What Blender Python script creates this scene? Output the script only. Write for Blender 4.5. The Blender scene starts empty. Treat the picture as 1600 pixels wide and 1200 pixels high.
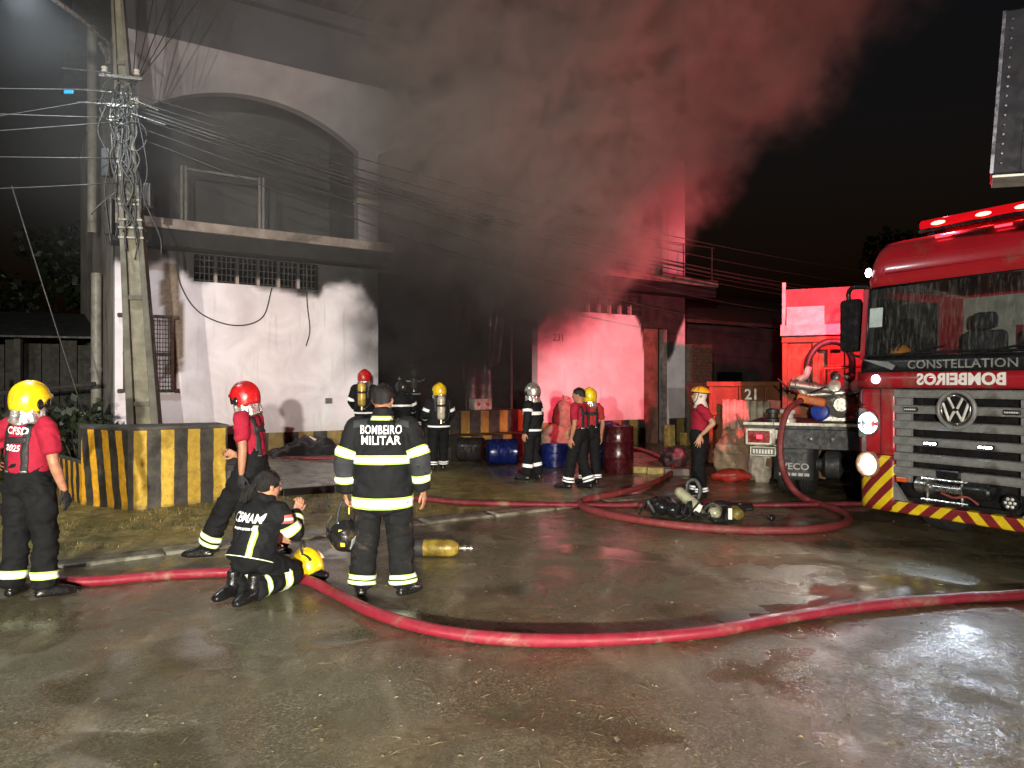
import bpy, bmesh, math, random
import numpy as np
from mathutils import Vector, Matrix, noise as mnoise
from mathutils.bvhtree import BVHTree

random.seed(7)
RNG = np.random.default_rng(7)
SC = bpy.context.scene
COL = SC.collection
R = math.radians

# ------------------------------------------------------------------ camera
FPX, EYE = 1155.6, 1.75
cam_data = bpy.data.cameras.new('camera')
cam_data.sensor_width = 36.0
cam_data.lens = 26.0
cam_data.clip_start = 0.05
cam_data.clip_end = 500.0
cam = bpy.data.objects.new('camera', cam_data)
cam.location = (0, 0, EYE)
cam.rotation_euler = (R(90), 0, 0)
COL.objects.link(cam)
SC.camera = cam

# ------------------------------------------------------------------ world: night sky
world = bpy.data.worlds.new('World')
SC.world = world
world.use_nodes = True
wn = world.node_tree
wbg = wn.nodes['Background']
sky = wn.nodes.new('ShaderNodeTexSky')
sky.sky_type = 'NISHITA'
sky.sun_disc = False
sky.sun_elevation = R(-2.5)
sky.sun_rotation = R(200)
wn.links.new(sky.outputs['Color'], wbg.inputs['Color'])
wbg.inputs['Strength'].default_value = 0.05

# ------------------------------------------------------------------ lamps of the place
def light(name, kind, loc, energy, color, target=None, size=0.1, spot=None, blend=0.5, sizey=None, spread=None):
    d = bpy.data.lights.new(name, kind)
    d.energy = energy
    d.color = color
    if kind == 'AREA':
        d.size = size
        if sizey:
            d.shape = 'RECTANGLE'; d.size_y = sizey
        if spread: d.spread = spread
    else:
        d.shadow_soft_size = size
    if kind == 'SPOT':
        d.spot_size = R(spot); d.spot_blend = blend
    o = bpy.data.objects.new(name, d)
    o.location = loc
    if target is not None:
        o.rotation_euler = (Vector(target) - Vector(loc)).to_track_quat('-Z', 'Y').to_euler()
    COL.objects.link(o)
    return o

# the two work lamps of the vehicle standing behind the photographer: they throw the shadows on the white walls
light('work_lamp_light', 'SPOT', (1.0, -8.0, 2.45), 16300, (1.0, 0.925, 0.79), (-5.0, 14.0, 0.6), 0.10, 58, 0.95)
light('work_lamp_light', 'SPOT', (-2.4, -8.0, 2.45), 10500, (1.0, 0.925, 0.775), (1.8, 17.0, 1.6), 0.10, 74, 0.95)
# LED street lamp on the pole's arm (its head hangs just above the picture)
light('street_lamp_light', 'SPOT', (-6.22, 9.40, 6.80), 650, (0.86, 0.95, 1.0), (-5.6, 9.2, 0.0), 0.12, 150, 0.5)

vs = SC.view_settings
vs.view_transform = 'Standard'
vs.look = 'None'
vs.exposure = 0.0
vs.gamma = 1.0
vs.use_curve_mapping = False
SC.cycles.use_denoising = True
SC.cycles.max_bounces = 5
SC.cycles.use_adaptive_sampling = True
SC.cycles.adaptive_threshold = 0.03
SC.cycles.diffuse_bounces = 2
SC.cycles.glossy_bounces = 2
SC.cycles.transmission_bounces = 4
SC.cycles.transparent_max_bounces = 12
SC.cycles.volume_bounces = 1
SC.cycles.caustics_reflective = False
SC.cycles.caustics_refractive = False
SC.cycles.sample_clamp_indirect = 4.0
SC.cycles.volume_step_rate = 0.5
SC.cycles.volume_max_steps = 48

# ------------------------------------------------------------------ pixels to places
def at(px, py, Y):
    return Vector(((px - 800) / FPX * Y, Y, EYE - (py - 600) / FPX * Y))
def ground(px, py, z=0.0):
    Y = (EYE - z) * FPX / (py - 600)
    return Vector(((px - 800) / FPX * Y, Y, z))

# ------------------------------------------------------------------ noise (vectorised)
_perm = RNG.permutation(512)
def _h(i, j, k):
    return _perm[(_perm[(_perm[i & 511] + j) & 511] + k) & 511] / 511.0
def vnoise(p):
    p = np.asarray(p, dtype=np.float64)
    i = np.floor(p).astype(int); f = p - i; f = f * f * (3 - 2 * f)
    x, y, z = i[:, 0], i[:, 1], i[:, 2]
    fx, fy, fz = f[:, 0], f[:, 1], f[:, 2]
    def l(a, b, t): return a + (b - a) * t
    c = [[[_h(x + a, y + b, z + d) for d in (0, 1)] for b in (0, 1)] for a in (0, 1)]
    return l(l(l(c[0][0][0], c[0][0][1], fz), l(c[0][1][0], c[0][1][1], fz), fy),
             l(l(c[1][0][0], c[1][0][1], fz), l(c[1][1][0], c[1][1][1], fz), fy), fx) * 2 - 1
def fbm(p, oct=3):
    p = np.asarray(p, dtype=np.float64); a, s, t = 1.0, np.zeros(len(p)), 0
    for o in range(oct):
        s += a * vnoise(p * (2 ** o) + 17.3 * o); t += a; a *= 0.5
    return s / t

# ------------------------------------------------------------------ objects
def tag(o, label=None, cat=None, group=None, kind=None):
    if label: o['label'] = label
    if cat: o['category'] = cat
    if group: o['group'] = group
    if kind: o['kind'] = kind
    return o
def empty(name, loc=(0, 0, 0), rz=0.0, label=None, cat=None, group=None, kind=None):
    o = bpy.data.objects.new(name, None)
    o.empty_display_size = 0.1
    o.location = loc
    o.rotation_euler = (0, 0, rz)
    COL.objects.link(o)
    return tag(o, label, cat, group, kind)
def link(name, me, mats=None, parent=None, smooth=False, loc=None, rot=None, bevel=None, angle=None):
    o = bpy.data.objects.new(name, me)
    COL.objects.link(o)
    if mats is not None:
        for m in (mats if isinstance(mats, (list, tuple)) else [mats]):
            me.materials.append(m)
    if smooth:
        me.polygons.foreach_set('use_smooth', [True] * len(me.polygons))
        if angle:
            me.set_sharp_from_angle(angle=R(angle))
    if parent is not None: o.parent = parent
    if loc is not None: o.location = loc
    if rot is not None: o.rotation_euler = rot
    if bevel:
        b = o.modifiers.new('bevel', 'BEVEL'); b.width = bevel; b.segments = 2; b.limit_method = 'ANGLE'; b.angle_limit = R(40)
    return o
def copy_tree(o, parent=None):
    c = o.copy(); COL.objects.link(c)
    c.parent = parent
    for ch in list(o.children):
        copy_tree(ch, c)
    return c

class MB:
    """collects faces for one mesh"""
    def __init__(self):
        self.v, self.f, self.m = [], [], []
    def add(self, verts, faces, mi=0):
        b = len(self.v)
        self.v.extend([tuple(x) for x in verts])
        self.f.extend([tuple(i + b for i in q) for q in faces])
        self.m.extend([mi] * len(faces))
        return self
    def box(self, c, s, mi=0, rot=None, taper=None):
        c = Vector(c); hx, hy, hz = s[0] / 2, s[1] / 2, s[2] / 2
        vs_ = []
        for sz in (-1, 1):
            k = 1.0 if (taper is None or sz < 0) else taper
            for sx, sy in ((-1, -1), (1, -1), (1, 1), (-1, 1)):
                p = Vector((sx * hx * k, sy * hy * k, sz * hz))
                if rot is not None: p = rot @ p
                vs_.append(c + p)
        return self.add(vs_, [(3, 2, 1, 0), (4, 5, 6, 7), (0, 1, 5, 4), (1, 2, 6, 5), (2, 3, 7, 6), (3, 0, 4, 7)], mi)
    def bb(self, x0, x1, y0, y1, z0, z1, mi=0):
        return self.box(((x0 + x1) / 2, (y0 + y1) / 2, (z0 + z1) / 2), (x1 - x0, y1 - y0, z1 - z0), mi)
    def prism(self, poly, y0, y1, mi=0, axis='y'):
        """poly of (a,b); extruded along axis"""
        n = len(poly)
        def pt(a, b, t):
            return (a, t, b) if axis == 'y' else ((t, a, b) if axis == 'x' else (a, b, t))
        vs_ = [pt(a, b, y0) for a, b in poly] + [pt(a, b, y1) for a, b in poly]
        fs = [tuple(range(n)), tuple(range(2 * n - 1, n - 1, -1))]
        fs += [(i, i + n, (i + 1) % n + n, (i + 1) % n) for i in range(n)]
        return self.add(vs_, fs, mi)
    def tube(self, pts, r, n=8, mi=0, cap=True, side=None):
        pts = [Vector(p) for p in pts]
        rr = r if isinstance(r, (list, tuple)) else [r] * len(pts)
        vs_, fs = [], []
        prev = None
        for i, p in enumerate(pts):
            t = (pts[min(i + 1, len(pts) - 1)] - pts[max(i - 1, 0)])
            t = t.normalized() if t.length > 1e-9 else Vector((0, 0, 1))
            if prev is None:
                a = Vector(side) if side is not None else (Vector((0, 0, 1)) if abs(t.z) < 0.9 else Vector((1, 0, 0)))
            else: a = prev
            a = (a - t * a.dot(t)); a.normalize(); prev = a
            b = t.cross(a)
            ri = rr[i]
            rx, ry = ri if isinstance(ri, (list, tuple)) else (ri, ri)
            for k in range(n):
                th = 2 * math.pi * k / n
                vs_.append(p + a * (math.cos(th) * rx) + b * (math.sin(th) * ry))
        for i in range(len(pts) - 1):
            for k in range(n):
                fs.append((i * n + k, i * n + (k + 1) % n, (i + 1) * n + (k + 1) % n, (i + 1) * n + k))
        if cap:
            fs.append(tuple(range(n - 1, -1, -1)))
            fs.append(tuple(range((len(pts) - 1) * n, len(pts) * n)))
        return self.add(vs_, fs, mi)
    def lathe(self, prof, o=(0, 0, 0), axis=(0, 0, 1), n=20, mi=0):
        """prof: (r, h) list along axis"""
        ax = Vector(axis).normalized(); o = Vector(o)
        a = Vector((1, 0, 0)) if abs(ax.x) < 0.9 else Vector((0, 1, 0))
        a = (a - ax * a.dot(ax)).normalized(); b = ax.cross(a)
        vs_, fs = [], []
        for r, h in prof:
            for k in range(n):
                th = 2 * math.pi * k / n
                vs_.append(o + ax * h + (a * math.cos(th) + b * math.sin(th)) * max(r, 1e-4))
        for i in range(len(prof) - 1):
            for k in range(n):
                fs.append((i * n + k, i * n + (k + 1) % n, (i + 1) * n + (k + 1) % n, (i + 1) * n + k))
        fs.append(tuple(range(n - 1, -1, -1)))
        fs.append(tuple(range((len(prof) - 1) * n, len(prof) * n)))
        return self.add(vs_, fs, mi)
    def ell(self, c, r, n=14, mi=0, rot=None):
        c = Vector(c); vs_, fs = [], []
        m = max(6, n // 2 + 1)
        for i in range(m + 1):
            ph = math.pi * (i + 0.02) / (m + 0.04)
            for k in range(n):
                th = 2 * math.pi * k / n
                p = Vector((r[0] * math.sin(ph) * math.cos(th), r[1] * math.sin(ph) * math.sin(th), r[2] * math.cos(ph)))
                if rot is not None: p = rot @ p
                vs_.append(c + p)
        for i in range(m):
            for k in range(n):
                fs.append((i * n + k, (i + 1) * n + k, (i + 1) * n + (k + 1) % n, i * n + (k + 1) % n))
        fs.append(tuple(range(n))); fs.append(tuple(range((m + 1) * n - 1, m * n - 1, -1)))
        return self.add(vs_, fs, mi)
    def grid(self, fn, nu, nv, mi=0, closed=False):
        vs_ = [fn(i / nu, j / nv) for j in range(nv + 1) for i in range(nu + 1)]
        w = nu + 1
        return self.add(vs_, [(j * w + i, j * w + i + 1, (j + 1) * w + i + 1, (j + 1) * w + i) for j in range(nv) for i in range(nu)], mi)
    def mesh(self, name='mesh'):
        me = bpy.data.meshes.new(name)
        me.from_pydata(self.v, [], self.f)
        if any(self.m):
            me.polygons.foreach_set('material_index', self.m)
        me.update()
        return me
    def build(self, name, mats, parent=None, smooth=False, **k):
        return link(name, self.mesh(name), mats, parent, smooth, **k)

def spline(pts, n=8):
    """Catmull-Rom through pts"""
    P = [np.array(p, float) for p in pts]
    P = [2 * P[0] - P[1]] + P + [2 * P[-1] - P[-2]]
    out = []
    for i in range(1, len(P) - 2):
        for k in range(n):
            t = k / n
            out.append(0.5 * (2 * P[i] + (P[i + 1] - P[i - 1]) * t + (2 * P[i - 1] - 5 * P[i] + 4 * P[i + 1] - P[i + 2]) * t ** 2
                              + (3 * P[i] - P[i - 1] - 3 * P[i + 1] + P[i + 2]) * t ** 3))
    out.append(P[-2])
    return out

def evaluated(me_obj):
    dg = bpy.context.evaluated_depsgraph_get()
    dg.update()
    return bpy.data.meshes.new_from_object(me_obj.evaluated_get(dg))
def remesh(me, voxel, smooth=6, factor=0.5):
    o = bpy.data.objects.new('tmp', me); COL.objects.link(o)
    m = o.modifiers.new('r', 'REMESH'); m.mode = 'VOXEL'; m.voxel_size = voxel
    if smooth:
        s = o.modifiers.new('s', 'SMOOTH'); s.iterations = smooth; s.factor = factor
    bpy.context.view_layer.update()
    out = evaluated(o)
    bpy.data.objects.remove(o); bpy.data.meshes.remove(me)
    return out
def text_mesh(s, size, bold=0.0, extrude=0.0, align='CENTER', shear=0.0, spacing=1.0, sx=1.0):
    c = bpy.data.curves.new('t', 'FONT'); c.body = s; c.size = size; c.align_x = align; c.align_y = 'CENTER'
    c.offset = bold; c.extrude = extrude; c.shear = shear; c.space_character = spacing; c.resolution_u = 3
    o = bpy.data.objects.new('tmp', c); COL.objects.link(o)
    bpy.context.view_layer.update()
    me = evaluated(o)
    bpy.data.objects.remove(o); bpy.data.curves.remove(c)
    if sx != 1.0:
        for v in me.vertices: v.co.x *= sx
    return me

# ------------------------------------------------------------------ materials
class Nodes:
    def __init__(self, name):
        self.mat = bpy.data.materials.new(name); self.mat.use_nodes = True
        self.nt = self.mat.node_tree
        self.b = self.nt.nodes['Principled BSDF']; self.out = self.nt.nodes['Material Output']
        self._co = None
    def n(self, t, ins=None, **props):
        nd = self.nt.nodes.new('ShaderNode' + t)
        for k, v in props.items(): setattr(nd, k, v)
        for k, v in (ins or {}).items(): self.set(nd.inputs[k], v)
        return nd
    def set(self, sock, v):
        if isinstance(v, bpy.types.NodeSocket): self.nt.links.new(v, sock)
        elif isinstance(v, bpy.types.Node): self.nt.links.new(v.outputs[0], sock)
        else:
            if hasattr(sock.default_value, '__len__') and not hasattr(v, '__len__'): v = [v] * len(sock.default_value)
            if hasattr(sock.default_value, '__len__') and len(sock.default_value) == 4 and len(v) == 3: v = (*v, 1)
            sock.default_value = v
    @property
    def co(self):
        if self._co is None: self._co = self.n('TexCoord')
        return self._co.outputs['Object']
    def noise(self, scale, detail=4, rough=0.55, co=None, dist=0.0, mapscale=None):
        co = co or self.co
        if mapscale: co = self.n('Mapping', {'Vector': co, 'Scale': mapscale}).outputs[0]
        return self.n('TexNoise', {'Vector': co, 'Scale': scale, 'Detail': detail, 'Roughness': rough, 'Distortion': dist}).outputs[0]
    def ramp(self, v, lo, hi, a=0.0, b=1.0, smooth=True):
        nd = self.n('MapRange', {0: v, 1: lo, 2: hi, 3: a, 4: b})
        if smooth: nd.interpolation_type = 'SMOOTHSTEP'
        return nd.outputs[0]
    def mix(self, f, a, b, mode='MIX'):
        nd = self.n('Mix', data_type='RGBA', blend_type=mode)
        self.set(nd.inputs[0], f); self.set(nd.inputs[6], a); self.set(nd.inputs[7], b)
        return nd.outputs[2]
    def math(self, op, a, b=0.0, c=None):
        nd = self.n('Math', operation=op); self.set(nd.inputs[0], a); self.set(nd.inputs[1], b)
        if c is not None: self.set(nd.inputs[2], c)
        return nd.outputs[0]
    def attr(self, name):
        return self.n('Attribute', attribute_name=name).outputs['Fac']
    def bump(self, h, strength=0.3, dist=0.01):
        return self.n('Bump', {'Height': h, 'Strength': strength, 'Distance': dist}).outputs[0]
    def P(self, **k):
        names = dict(color='Base Color', rough='Roughness', metal='Metallic', normal='Normal', spec='Specular IOR Level', coat='Coat Weight',
                     coatr='Coat Roughness', emit='Emission Color', es='Emission Strength', sheen='Sheen Weight', trans='Transmission Weight', alpha='Alpha', ior='IOR')
        for a, v in k.items(): self.set(self.b.inputs[names[a]], v)
        return self.mat

_mats = {}
def mat(name, color, rough=0.6, metal=0.0, var=0.25, scale=6.0, bump=0.0, bscale=40.0, dirt=None, dirtc=(0.03, 0.025, 0.02), rvar=0.12, coat=0.0, spec=0.5):
    """a plain surface with uneven tone, roughness and relief"""
    if name in _mats: return _mats[name]
    N = Nodes(name)
    n1 = N.noise(scale, 5, 0.6)
    dk = tuple(c * (1 - var) for c in color); lt = tuple(min(1, c * (1 + var * 0.6)) for c in color)
    c = N.mix(N.ramp(n1, 0.3, 0.7), dk, lt)
    if dirt:
        n2 = N.noise(scale * 0.45, 6, 0.7, dist=0.6)
        c = N.mix(N.ramp(n2, 0.62 - dirt * 0.35, 0.72, 0, 0.85), c, dirtc)
    N.P(color=c, rough=N.ramp(N.noise(scale * 2.3, 3), 0.3, 0.7, max(0.03, rough - rvar), min(1, rough + rvar)), metal=metal, coat=coat, spec=spec)
    if bump:
        N.P(normal=N.bump(N.noise(bscale, 4, 0.6), bump, 0.01))
    _mats[name] = N.mat
    return N.mat
def emission(name, color, strength):
    if name in _mats: return _mats[name]
    N = Nodes(name); N.P(color=(0.02, 0.02, 0.02), emit=color, es=strength)
    _mats[name] = N.mat
    return N.mat
# ================================================================== THE SETTING
U = Vector((0.8317, 0.5552, 0)); NRM = Vector((0.5552, -0.8317, 0)); MIN = -NRM      # along the street, towards the street, towards the building
GUT = Vector((-4.37, 7.02, 0))
FO = Vector((-2.986, 16.5, 0)); FANG = math.atan2(0.5552, 0.8317)                       # origin of the facade, turned with the street
def fac(s, y, z):                                                                      # facade place -> world
    return FO + U * s + MIN * y + Vector((0, 0, z))
def across(x, y):
    return (x - GUT.x) * MIN.x + (y - GUT.y) * MIN.y
def sstep(a, b, x):
    t = np.clip((x - a) / (b - a), 0, 1); return t * t * (3 - 2 * t)

def ground_z(x, y):
    x = np.atleast_1d(np.asarray(x, float)); y = np.atleast_1d(np.asarray(y, float))
    c = across(x, y)
    z = 0.05 * sstep(0.1, 1.2, c) - 0.012 * np.exp(-((c + 0.25) / 0.35) ** 2)
    p = np.stack([x * 0.55, y * 0.55, np.zeros_like(x)], 1)
    near = np.exp(-((x * x + (y - 6) ** 2) / 900.0))
    z = z + near * (0.018 * fbm(p, 2) + 0.007 * fbm(p * 5.0, 2))
    dr = (x - FO.x) * U.x + (y - FO.y) * U.y
    v = sstep(0.3, 1.0, c) * (1 - sstep(3.0, 3.6, c)) * (1 - sstep(-2.0, 1.5, dr))
    z = z + v * 0.035 * fbm(p * 7.0 + 3.1, 3)
    rough_r = sstep(0.2, 1.6, x - 0.18 * y) * (1 - sstep(4.2, 6.0, y))
    z = z + rough_r * 0.022 * fbm(p * 14.0 + 9.0, 3)
    return z
def gz(x, y): return float(ground_z(x, y)[0])

def make_ground():
    def axis(lo, hi, near0, near1, fine, coarse):
        a = list(np.arange(near0, near1, fine)); x = near0; st = fine; pre = []
        while x > lo: st *= coarse; x -= st; pre.append(x)
        x = a[-1]; st = fine
        while x < hi: st *= coarse; x += st; a.append(x)
        return np.array(sorted(pre) + a)
    xs = axis(-150, 150, -7.5, 8.0, 0.06, 1.12); ys = axis(-60, 260, 2.2, 15.0, 0.06, 1.12)
    X, Y = np.meshgrid(xs, ys)
    Z = ground_z(X.ravel(), Y.ravel())
    v = np.stack([X.ravel(), Y.ravel(), Z], 1)
    nx, ny = len(xs), len(ys)
    i = (np.arange(ny - 1)[:, None] * nx + np.arange(nx - 1)[None, :]).ravel()
    f = np.stack([i, i + 1, i + nx + 1, i + nx], 1)
    me = bpy.data.meshes.new('ground')
    me.from_pydata(v.tolist(), [], f.tolist()); me.update()
    N = Nodes('wet_road')
    pos = N.co
    c = N.math('SUBTRACT', N.n('VectorMath', {0: pos, 1: tuple(MIN)}, operation='DOT_PRODUCT').outputs['Value'], float(GUT.dot(MIN)))
    a = N.math('SUBTRACT', N.n('VectorMath', {0: pos, 1: tuple(U)}, operation='DOT_PRODUCT').outputs['Value'], float(FO.dot(U)))
    sep = N.n('SeparateXYZ', {0: pos})
    big = N.noise(0.55, 4, 0.6, dist=0.4); mid = N.noise(2.0, 5, 0.65); fine = N.noise(170, 3, 0.7); grit = N.noise(55, 4, 0.75)
    # asphalt with pale aggregate, muddy wash, pale runoff
    agg = N.n('TexVoronoi', {'Vector': pos, 'Scale': 95.0}); aggc = N.n('SeparateColor', {0: agg.outputs['Color']}).outputs[0]
    asph = N.mix(N.ramp(grit, 0.32, 0.72), (0.048, 0.046, 0.028), (0.185, 0.170, 0.100))
    asph = N.mix(N.math('MULTIPLY', N.ramp(aggc, 0.72, 0.95), 0.55), asph, (0.34, 0.33, 0.25))
    asph = N.mix(N.ramp(mid, 0.40, 0.62, 0, 0.5), asph, (0.078, 0.075, 0.044))
    mud = N.mix(N.ramp(N.noise(9, 5, 0.7, dist=1.0), 0.35, 0.7), (0.095, 0.075, 0.040), (0.215, 0.175, 0.100))
    streak = N.noise(0.8, 4, 0.55, dist=0.9, mapscale=(2.4, 0.8, 1))
    silt = N.mix(N.ramp(N.noise(30, 4, 0.7), 0.3, 0.7), (0.21, 0.185, 0.13), (0.33, 0.30, 0.22))
    mudf = N.ramp(N.math('ADD', big, N.math('MULTIPLY', N.ramp(sep.outputs[0], -1.5, 3.0), 0.16)), 0.50, 0.66, 0, .85)
    col = N.mix(mudf, asph, mud)
    siltf = N.math('MULTIPLY', N.ramp(streak, 0.52, 0.70), 0.62)
    col = N.mix(siltf, col, silt)
    # verge: soil and trampled grass between gutter and building
    veg = N.math('MULTIPLY', N.ramp(N.math('ADD', c, N.math('MULTIPLY', mid, 0.5)), 0.45, 0.9), N.ramp(N.math('ADD', a, mid), 1.8, 0.2))
    vegc = N.mix(N.ramp(N.noise(5, 6, 0.75, dist=0.8), 0.4, 0.62), (0.115, 0.112, 0.03), (0.36, 0.26, 0.085))
    vegc = N.mix(N.ramp(N.noise(42, 4, 0.8), 0.45, 0.7), vegc, (0.06, 0.065, 0.018))
    col = N.mix(veg, col, vegc)
    # yard in front of the gate: brown earth
    yard = N.math('MULTIPLY', N.ramp(N.math('ADD', c, N.math('MULTIPLY', big, 1.5)), 0.4, 1.8), N.ramp(N.math('ADD', a, mid), 0.8, 2.8))
    col = N.mix(N.math('MULTIPLY', yard, 0.8), col, N.mix(N.ramp(N.noise(7, 6, 0.75, dist=1.0), 0.35, 0.68), (0.050, 0.036, 0.02), (0.17, 0.12, 0.062)))
    # standing water
    pn = N.noise(0.75, 3, 0.5, dist=0.3)
    pud = N.ramp(N.math('SUBTRACT', pn, N.math('MULTIPLY', veg, 0.10)), 0.50, 0.60)
    glit = N.math('MULTIPLY', N.ramp(N.math('SUBTRACT', sep.outputs[0], N.math('MULTIPLY', sep.outputs[1], 0.18)), 0.3, 1.5), N.ramp(sep.outputs[1], 5.6, 4.6))
    pud = N.math('MULTIPLY', pud, N.math('SUBTRACT', 1.0, N.math('MULTIPLY', glit, 1.0)))
    col = N.mix(N.math('MULTIPLY', pud, 0.5), col, (0.085, 0.075, 0.045))
    glit = N.math('MULTIPLY', N.ramp(N.math('SUBTRACT', sep.outputs[0], N.math('MULTIPLY', sep.outputs[1], 0.18)), 0.3, 1.5), N.ramp(sep.outputs[1], 5.6, 4.6))
    wet = N.ramp(N.noise(1.7, 4, 0.6, dist=0.5), 0.35, 0.62)
    rough = N.math('ADD', N.ramp(wet, 0, 1, 0.42, 0.24, False), N.math('MULTIPLY', veg, 0.2))
    rough = N.math('ADD', rough, N.math('MULTIPLY', glit, 0.12))
    rough = N.math('ADD', N.math('MULTIPLY', rough, N.math('SUBTRACT', 1.0, pud)), N.math('MULTIPLY', pud, 0.13))
    h = N.math('ADD', N.math('MULTIPLY', fine, 0.35), N.math('MULTIPLY', grit, 0.6))
    h = N.math('ADD', h, N.math('MULTIPLY', N.noise(16, 4, 0.6), N.math('ADD', 0.5, N.math('MULTIPLY', glit, 2.2))))
    h = N.math('MULTIPLY', h, N.math('SUBTRACT', 1.0, N.math('MULTIPLY', pud, 0.96)))
    N.P(color=col, rough=rough, normal=N.bump(h, 0.65, 0.02), spec=0.5)
    film = N.math('ADD', N.math('MULTIPLY', wet, .35), N.math('MULTIPLY', N.math('MULTIPLY', glit, .62), N.ramp(N.noise(2.6, 4, .6, dist=.5), .40, .58)))
    rip = N.math('ADD', N.noise(34, 2, .6), N.math('MULTIPLY', N.noise(90, 1, .5), .35))
    N.P(coat=N.math('MULTIPLY', film, N.math('SUBTRACT', 1.0, veg)), coatr=.035)
    N.set(N.b.inputs['Coat Normal'], N.bump(rip, N.math('ADD', .15, N.math('MULTIPLY', glit, .85)), .011))
    o = link('ground', me, N.mat, smooth=True)
    tag(o, kind='structure')
    return o
make_ground()

# ---- pale concrete gutter strip along the road
def make_gutter():
    N = Nodes('gutter_concrete')
    col = N.mix(N.ramp(N.noise(7, 5, 0.65), 0.3, 0.7), (0.10, 0.095, 0.07), (0.26, 0.25, 0.19))
    col = N.mix(N.ramp(N.noise(2.0, 5, 0.7, dist=1.0), 0.52, 0.66), col, (0.07, 0.06, 0.038))
    N.P(color=col, rough=N.ramp(N.noise(5), 0.3, 0.7, 0.25, 0.6), normal=N.bump(N.noise(60, 4, 0.7), 0.4, 0.01))
    root = empty('kerb', kind='structure')
    L = 0.98
    for k in range(-7, 8):
        mb = MB()
        def top(u, v):
            a0 = k * 1.0 + u * L; wv = 0.04 * math.sin(k * 2.1) * 0.3
            p = GUT + U * a0 + MIN * (-0.02 + v * 0.30 + wv)
            return (p.x, p.y, max(gz(p.x, p.y), 0.0) + 0.016 + 0.01 * math.sin(k * 1.7))
        mb.grid(top, 12, 5)
        o = mb.build('gutter_slab', N.mat, root, smooth=True)
        m = o.modifiers.new('s', 'SOLIDIFY'); m.thickness = 0.08; m.offset = -1
make_gutter()

# ---- raised concrete apron left of the gate, with its dark kerb face
def make_apron():
    rampm = mat('apron_concrete', (0.21, 0.195, 0.155), 0.35, var=0.35, scale=2.2, bump=0.35, bscale=70, dirt=0.35, dirtc=(0.04, 0.036, 0.028), rvar=0.2)
    dark = mat('black_kerb_paint', (0.012, 0.012, 0.012), 0.45, var=0.4, scale=5, bump=0.2)
    root = empty('sidewalk', FO, FANG, kind='structure')
    mb = MB()
    mb.add([(-4.15, -4.0, 0.135), (-0.9, -4.0, 0.135), (-0.05, -0.04, 0.38), (-4.15, -0.04, 0.38), (-4.15, -4.0, -0.1), (-0.9, -4.0, -0.1), (-0.05, -0.04, -0.1), (-4.15, -0.04, -0.1)],
           [(0, 1, 2, 3), (4, 5, 1, 0), (5, 6, 2, 1), (7, 4, 0, 3)])
    mb.build('ramp_slab', rampm, root)
    for k in range(4):
        mb = MB(); mb.bb(-4.14 + k * 0.81, -4.14 + k * 0.81 + 0.795, -4.10, -4.004, -0.1, 0.15)
        mb.build('kerb_stone', dark, root, bevel=0.012)
make_apron()

# ================================================================== black and yellow painted platform the pole stands behind
def stripe_mat(name, period, duty, lean=0.0, off=0.0, yel=(0.62, 0.33, 0.025), wear=0.4, grime=(0.05, 0.04, 0.028)):
    N = Nodes(name)
    s = N.n('SeparateXYZ', {0: N.co})
    x = N.math('ADD', N.math('ADD', s.outputs[0], off), N.math('MULTIPLY', s.outputs[2], lean))
    x = N.math('ADD', x, N.math('MULTIPLY', N.math('SUBTRACT', N.noise(6, 3), 0.5), 0.03))
    fr = N.math('FRACT', N.math('DIVIDE', x, period))
    f = N.ramp(N.math('ABSOLUTE', N.math('SUBTRACT', fr, 0.5)), duty / 2 - 0.015, duty / 2 + 0.015, 1, 0)
    y = N.mix(N.ramp(N.noise(9, 5, 0.7), 0.3, 0.7), tuple(v * 0.62 for v in yel), yel)
    y = N.mix(N.ramp(N.noise(7, 6, 0.8, dist=0.7), 0.60, 0.70, 0, wear * 2), y, (0.05, 0.042, 0.03))
    b = N.mix(N.ramp(N.noise(5, 6, 0.75), 0.35, 0.75), (0.018, 0.018, 0.017), (0.085, 0.075, 0.058))
    col = N.mix(f, b, y)
    low = N.ramp(N.math('ADD', s.outputs[2], N.math('MULTIPLY', N.noise(4, 5, 0.7), 0.5)), 0.42, 0.24)
    col = N.mix(N.math('MULTIPLY', low, 0.7), col, grime)
    N.P(color=col, rough=0.62, normal=N.bump(N.noise(45, 5, 0.7), 0.4, 0.012))
    return N.mat
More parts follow.
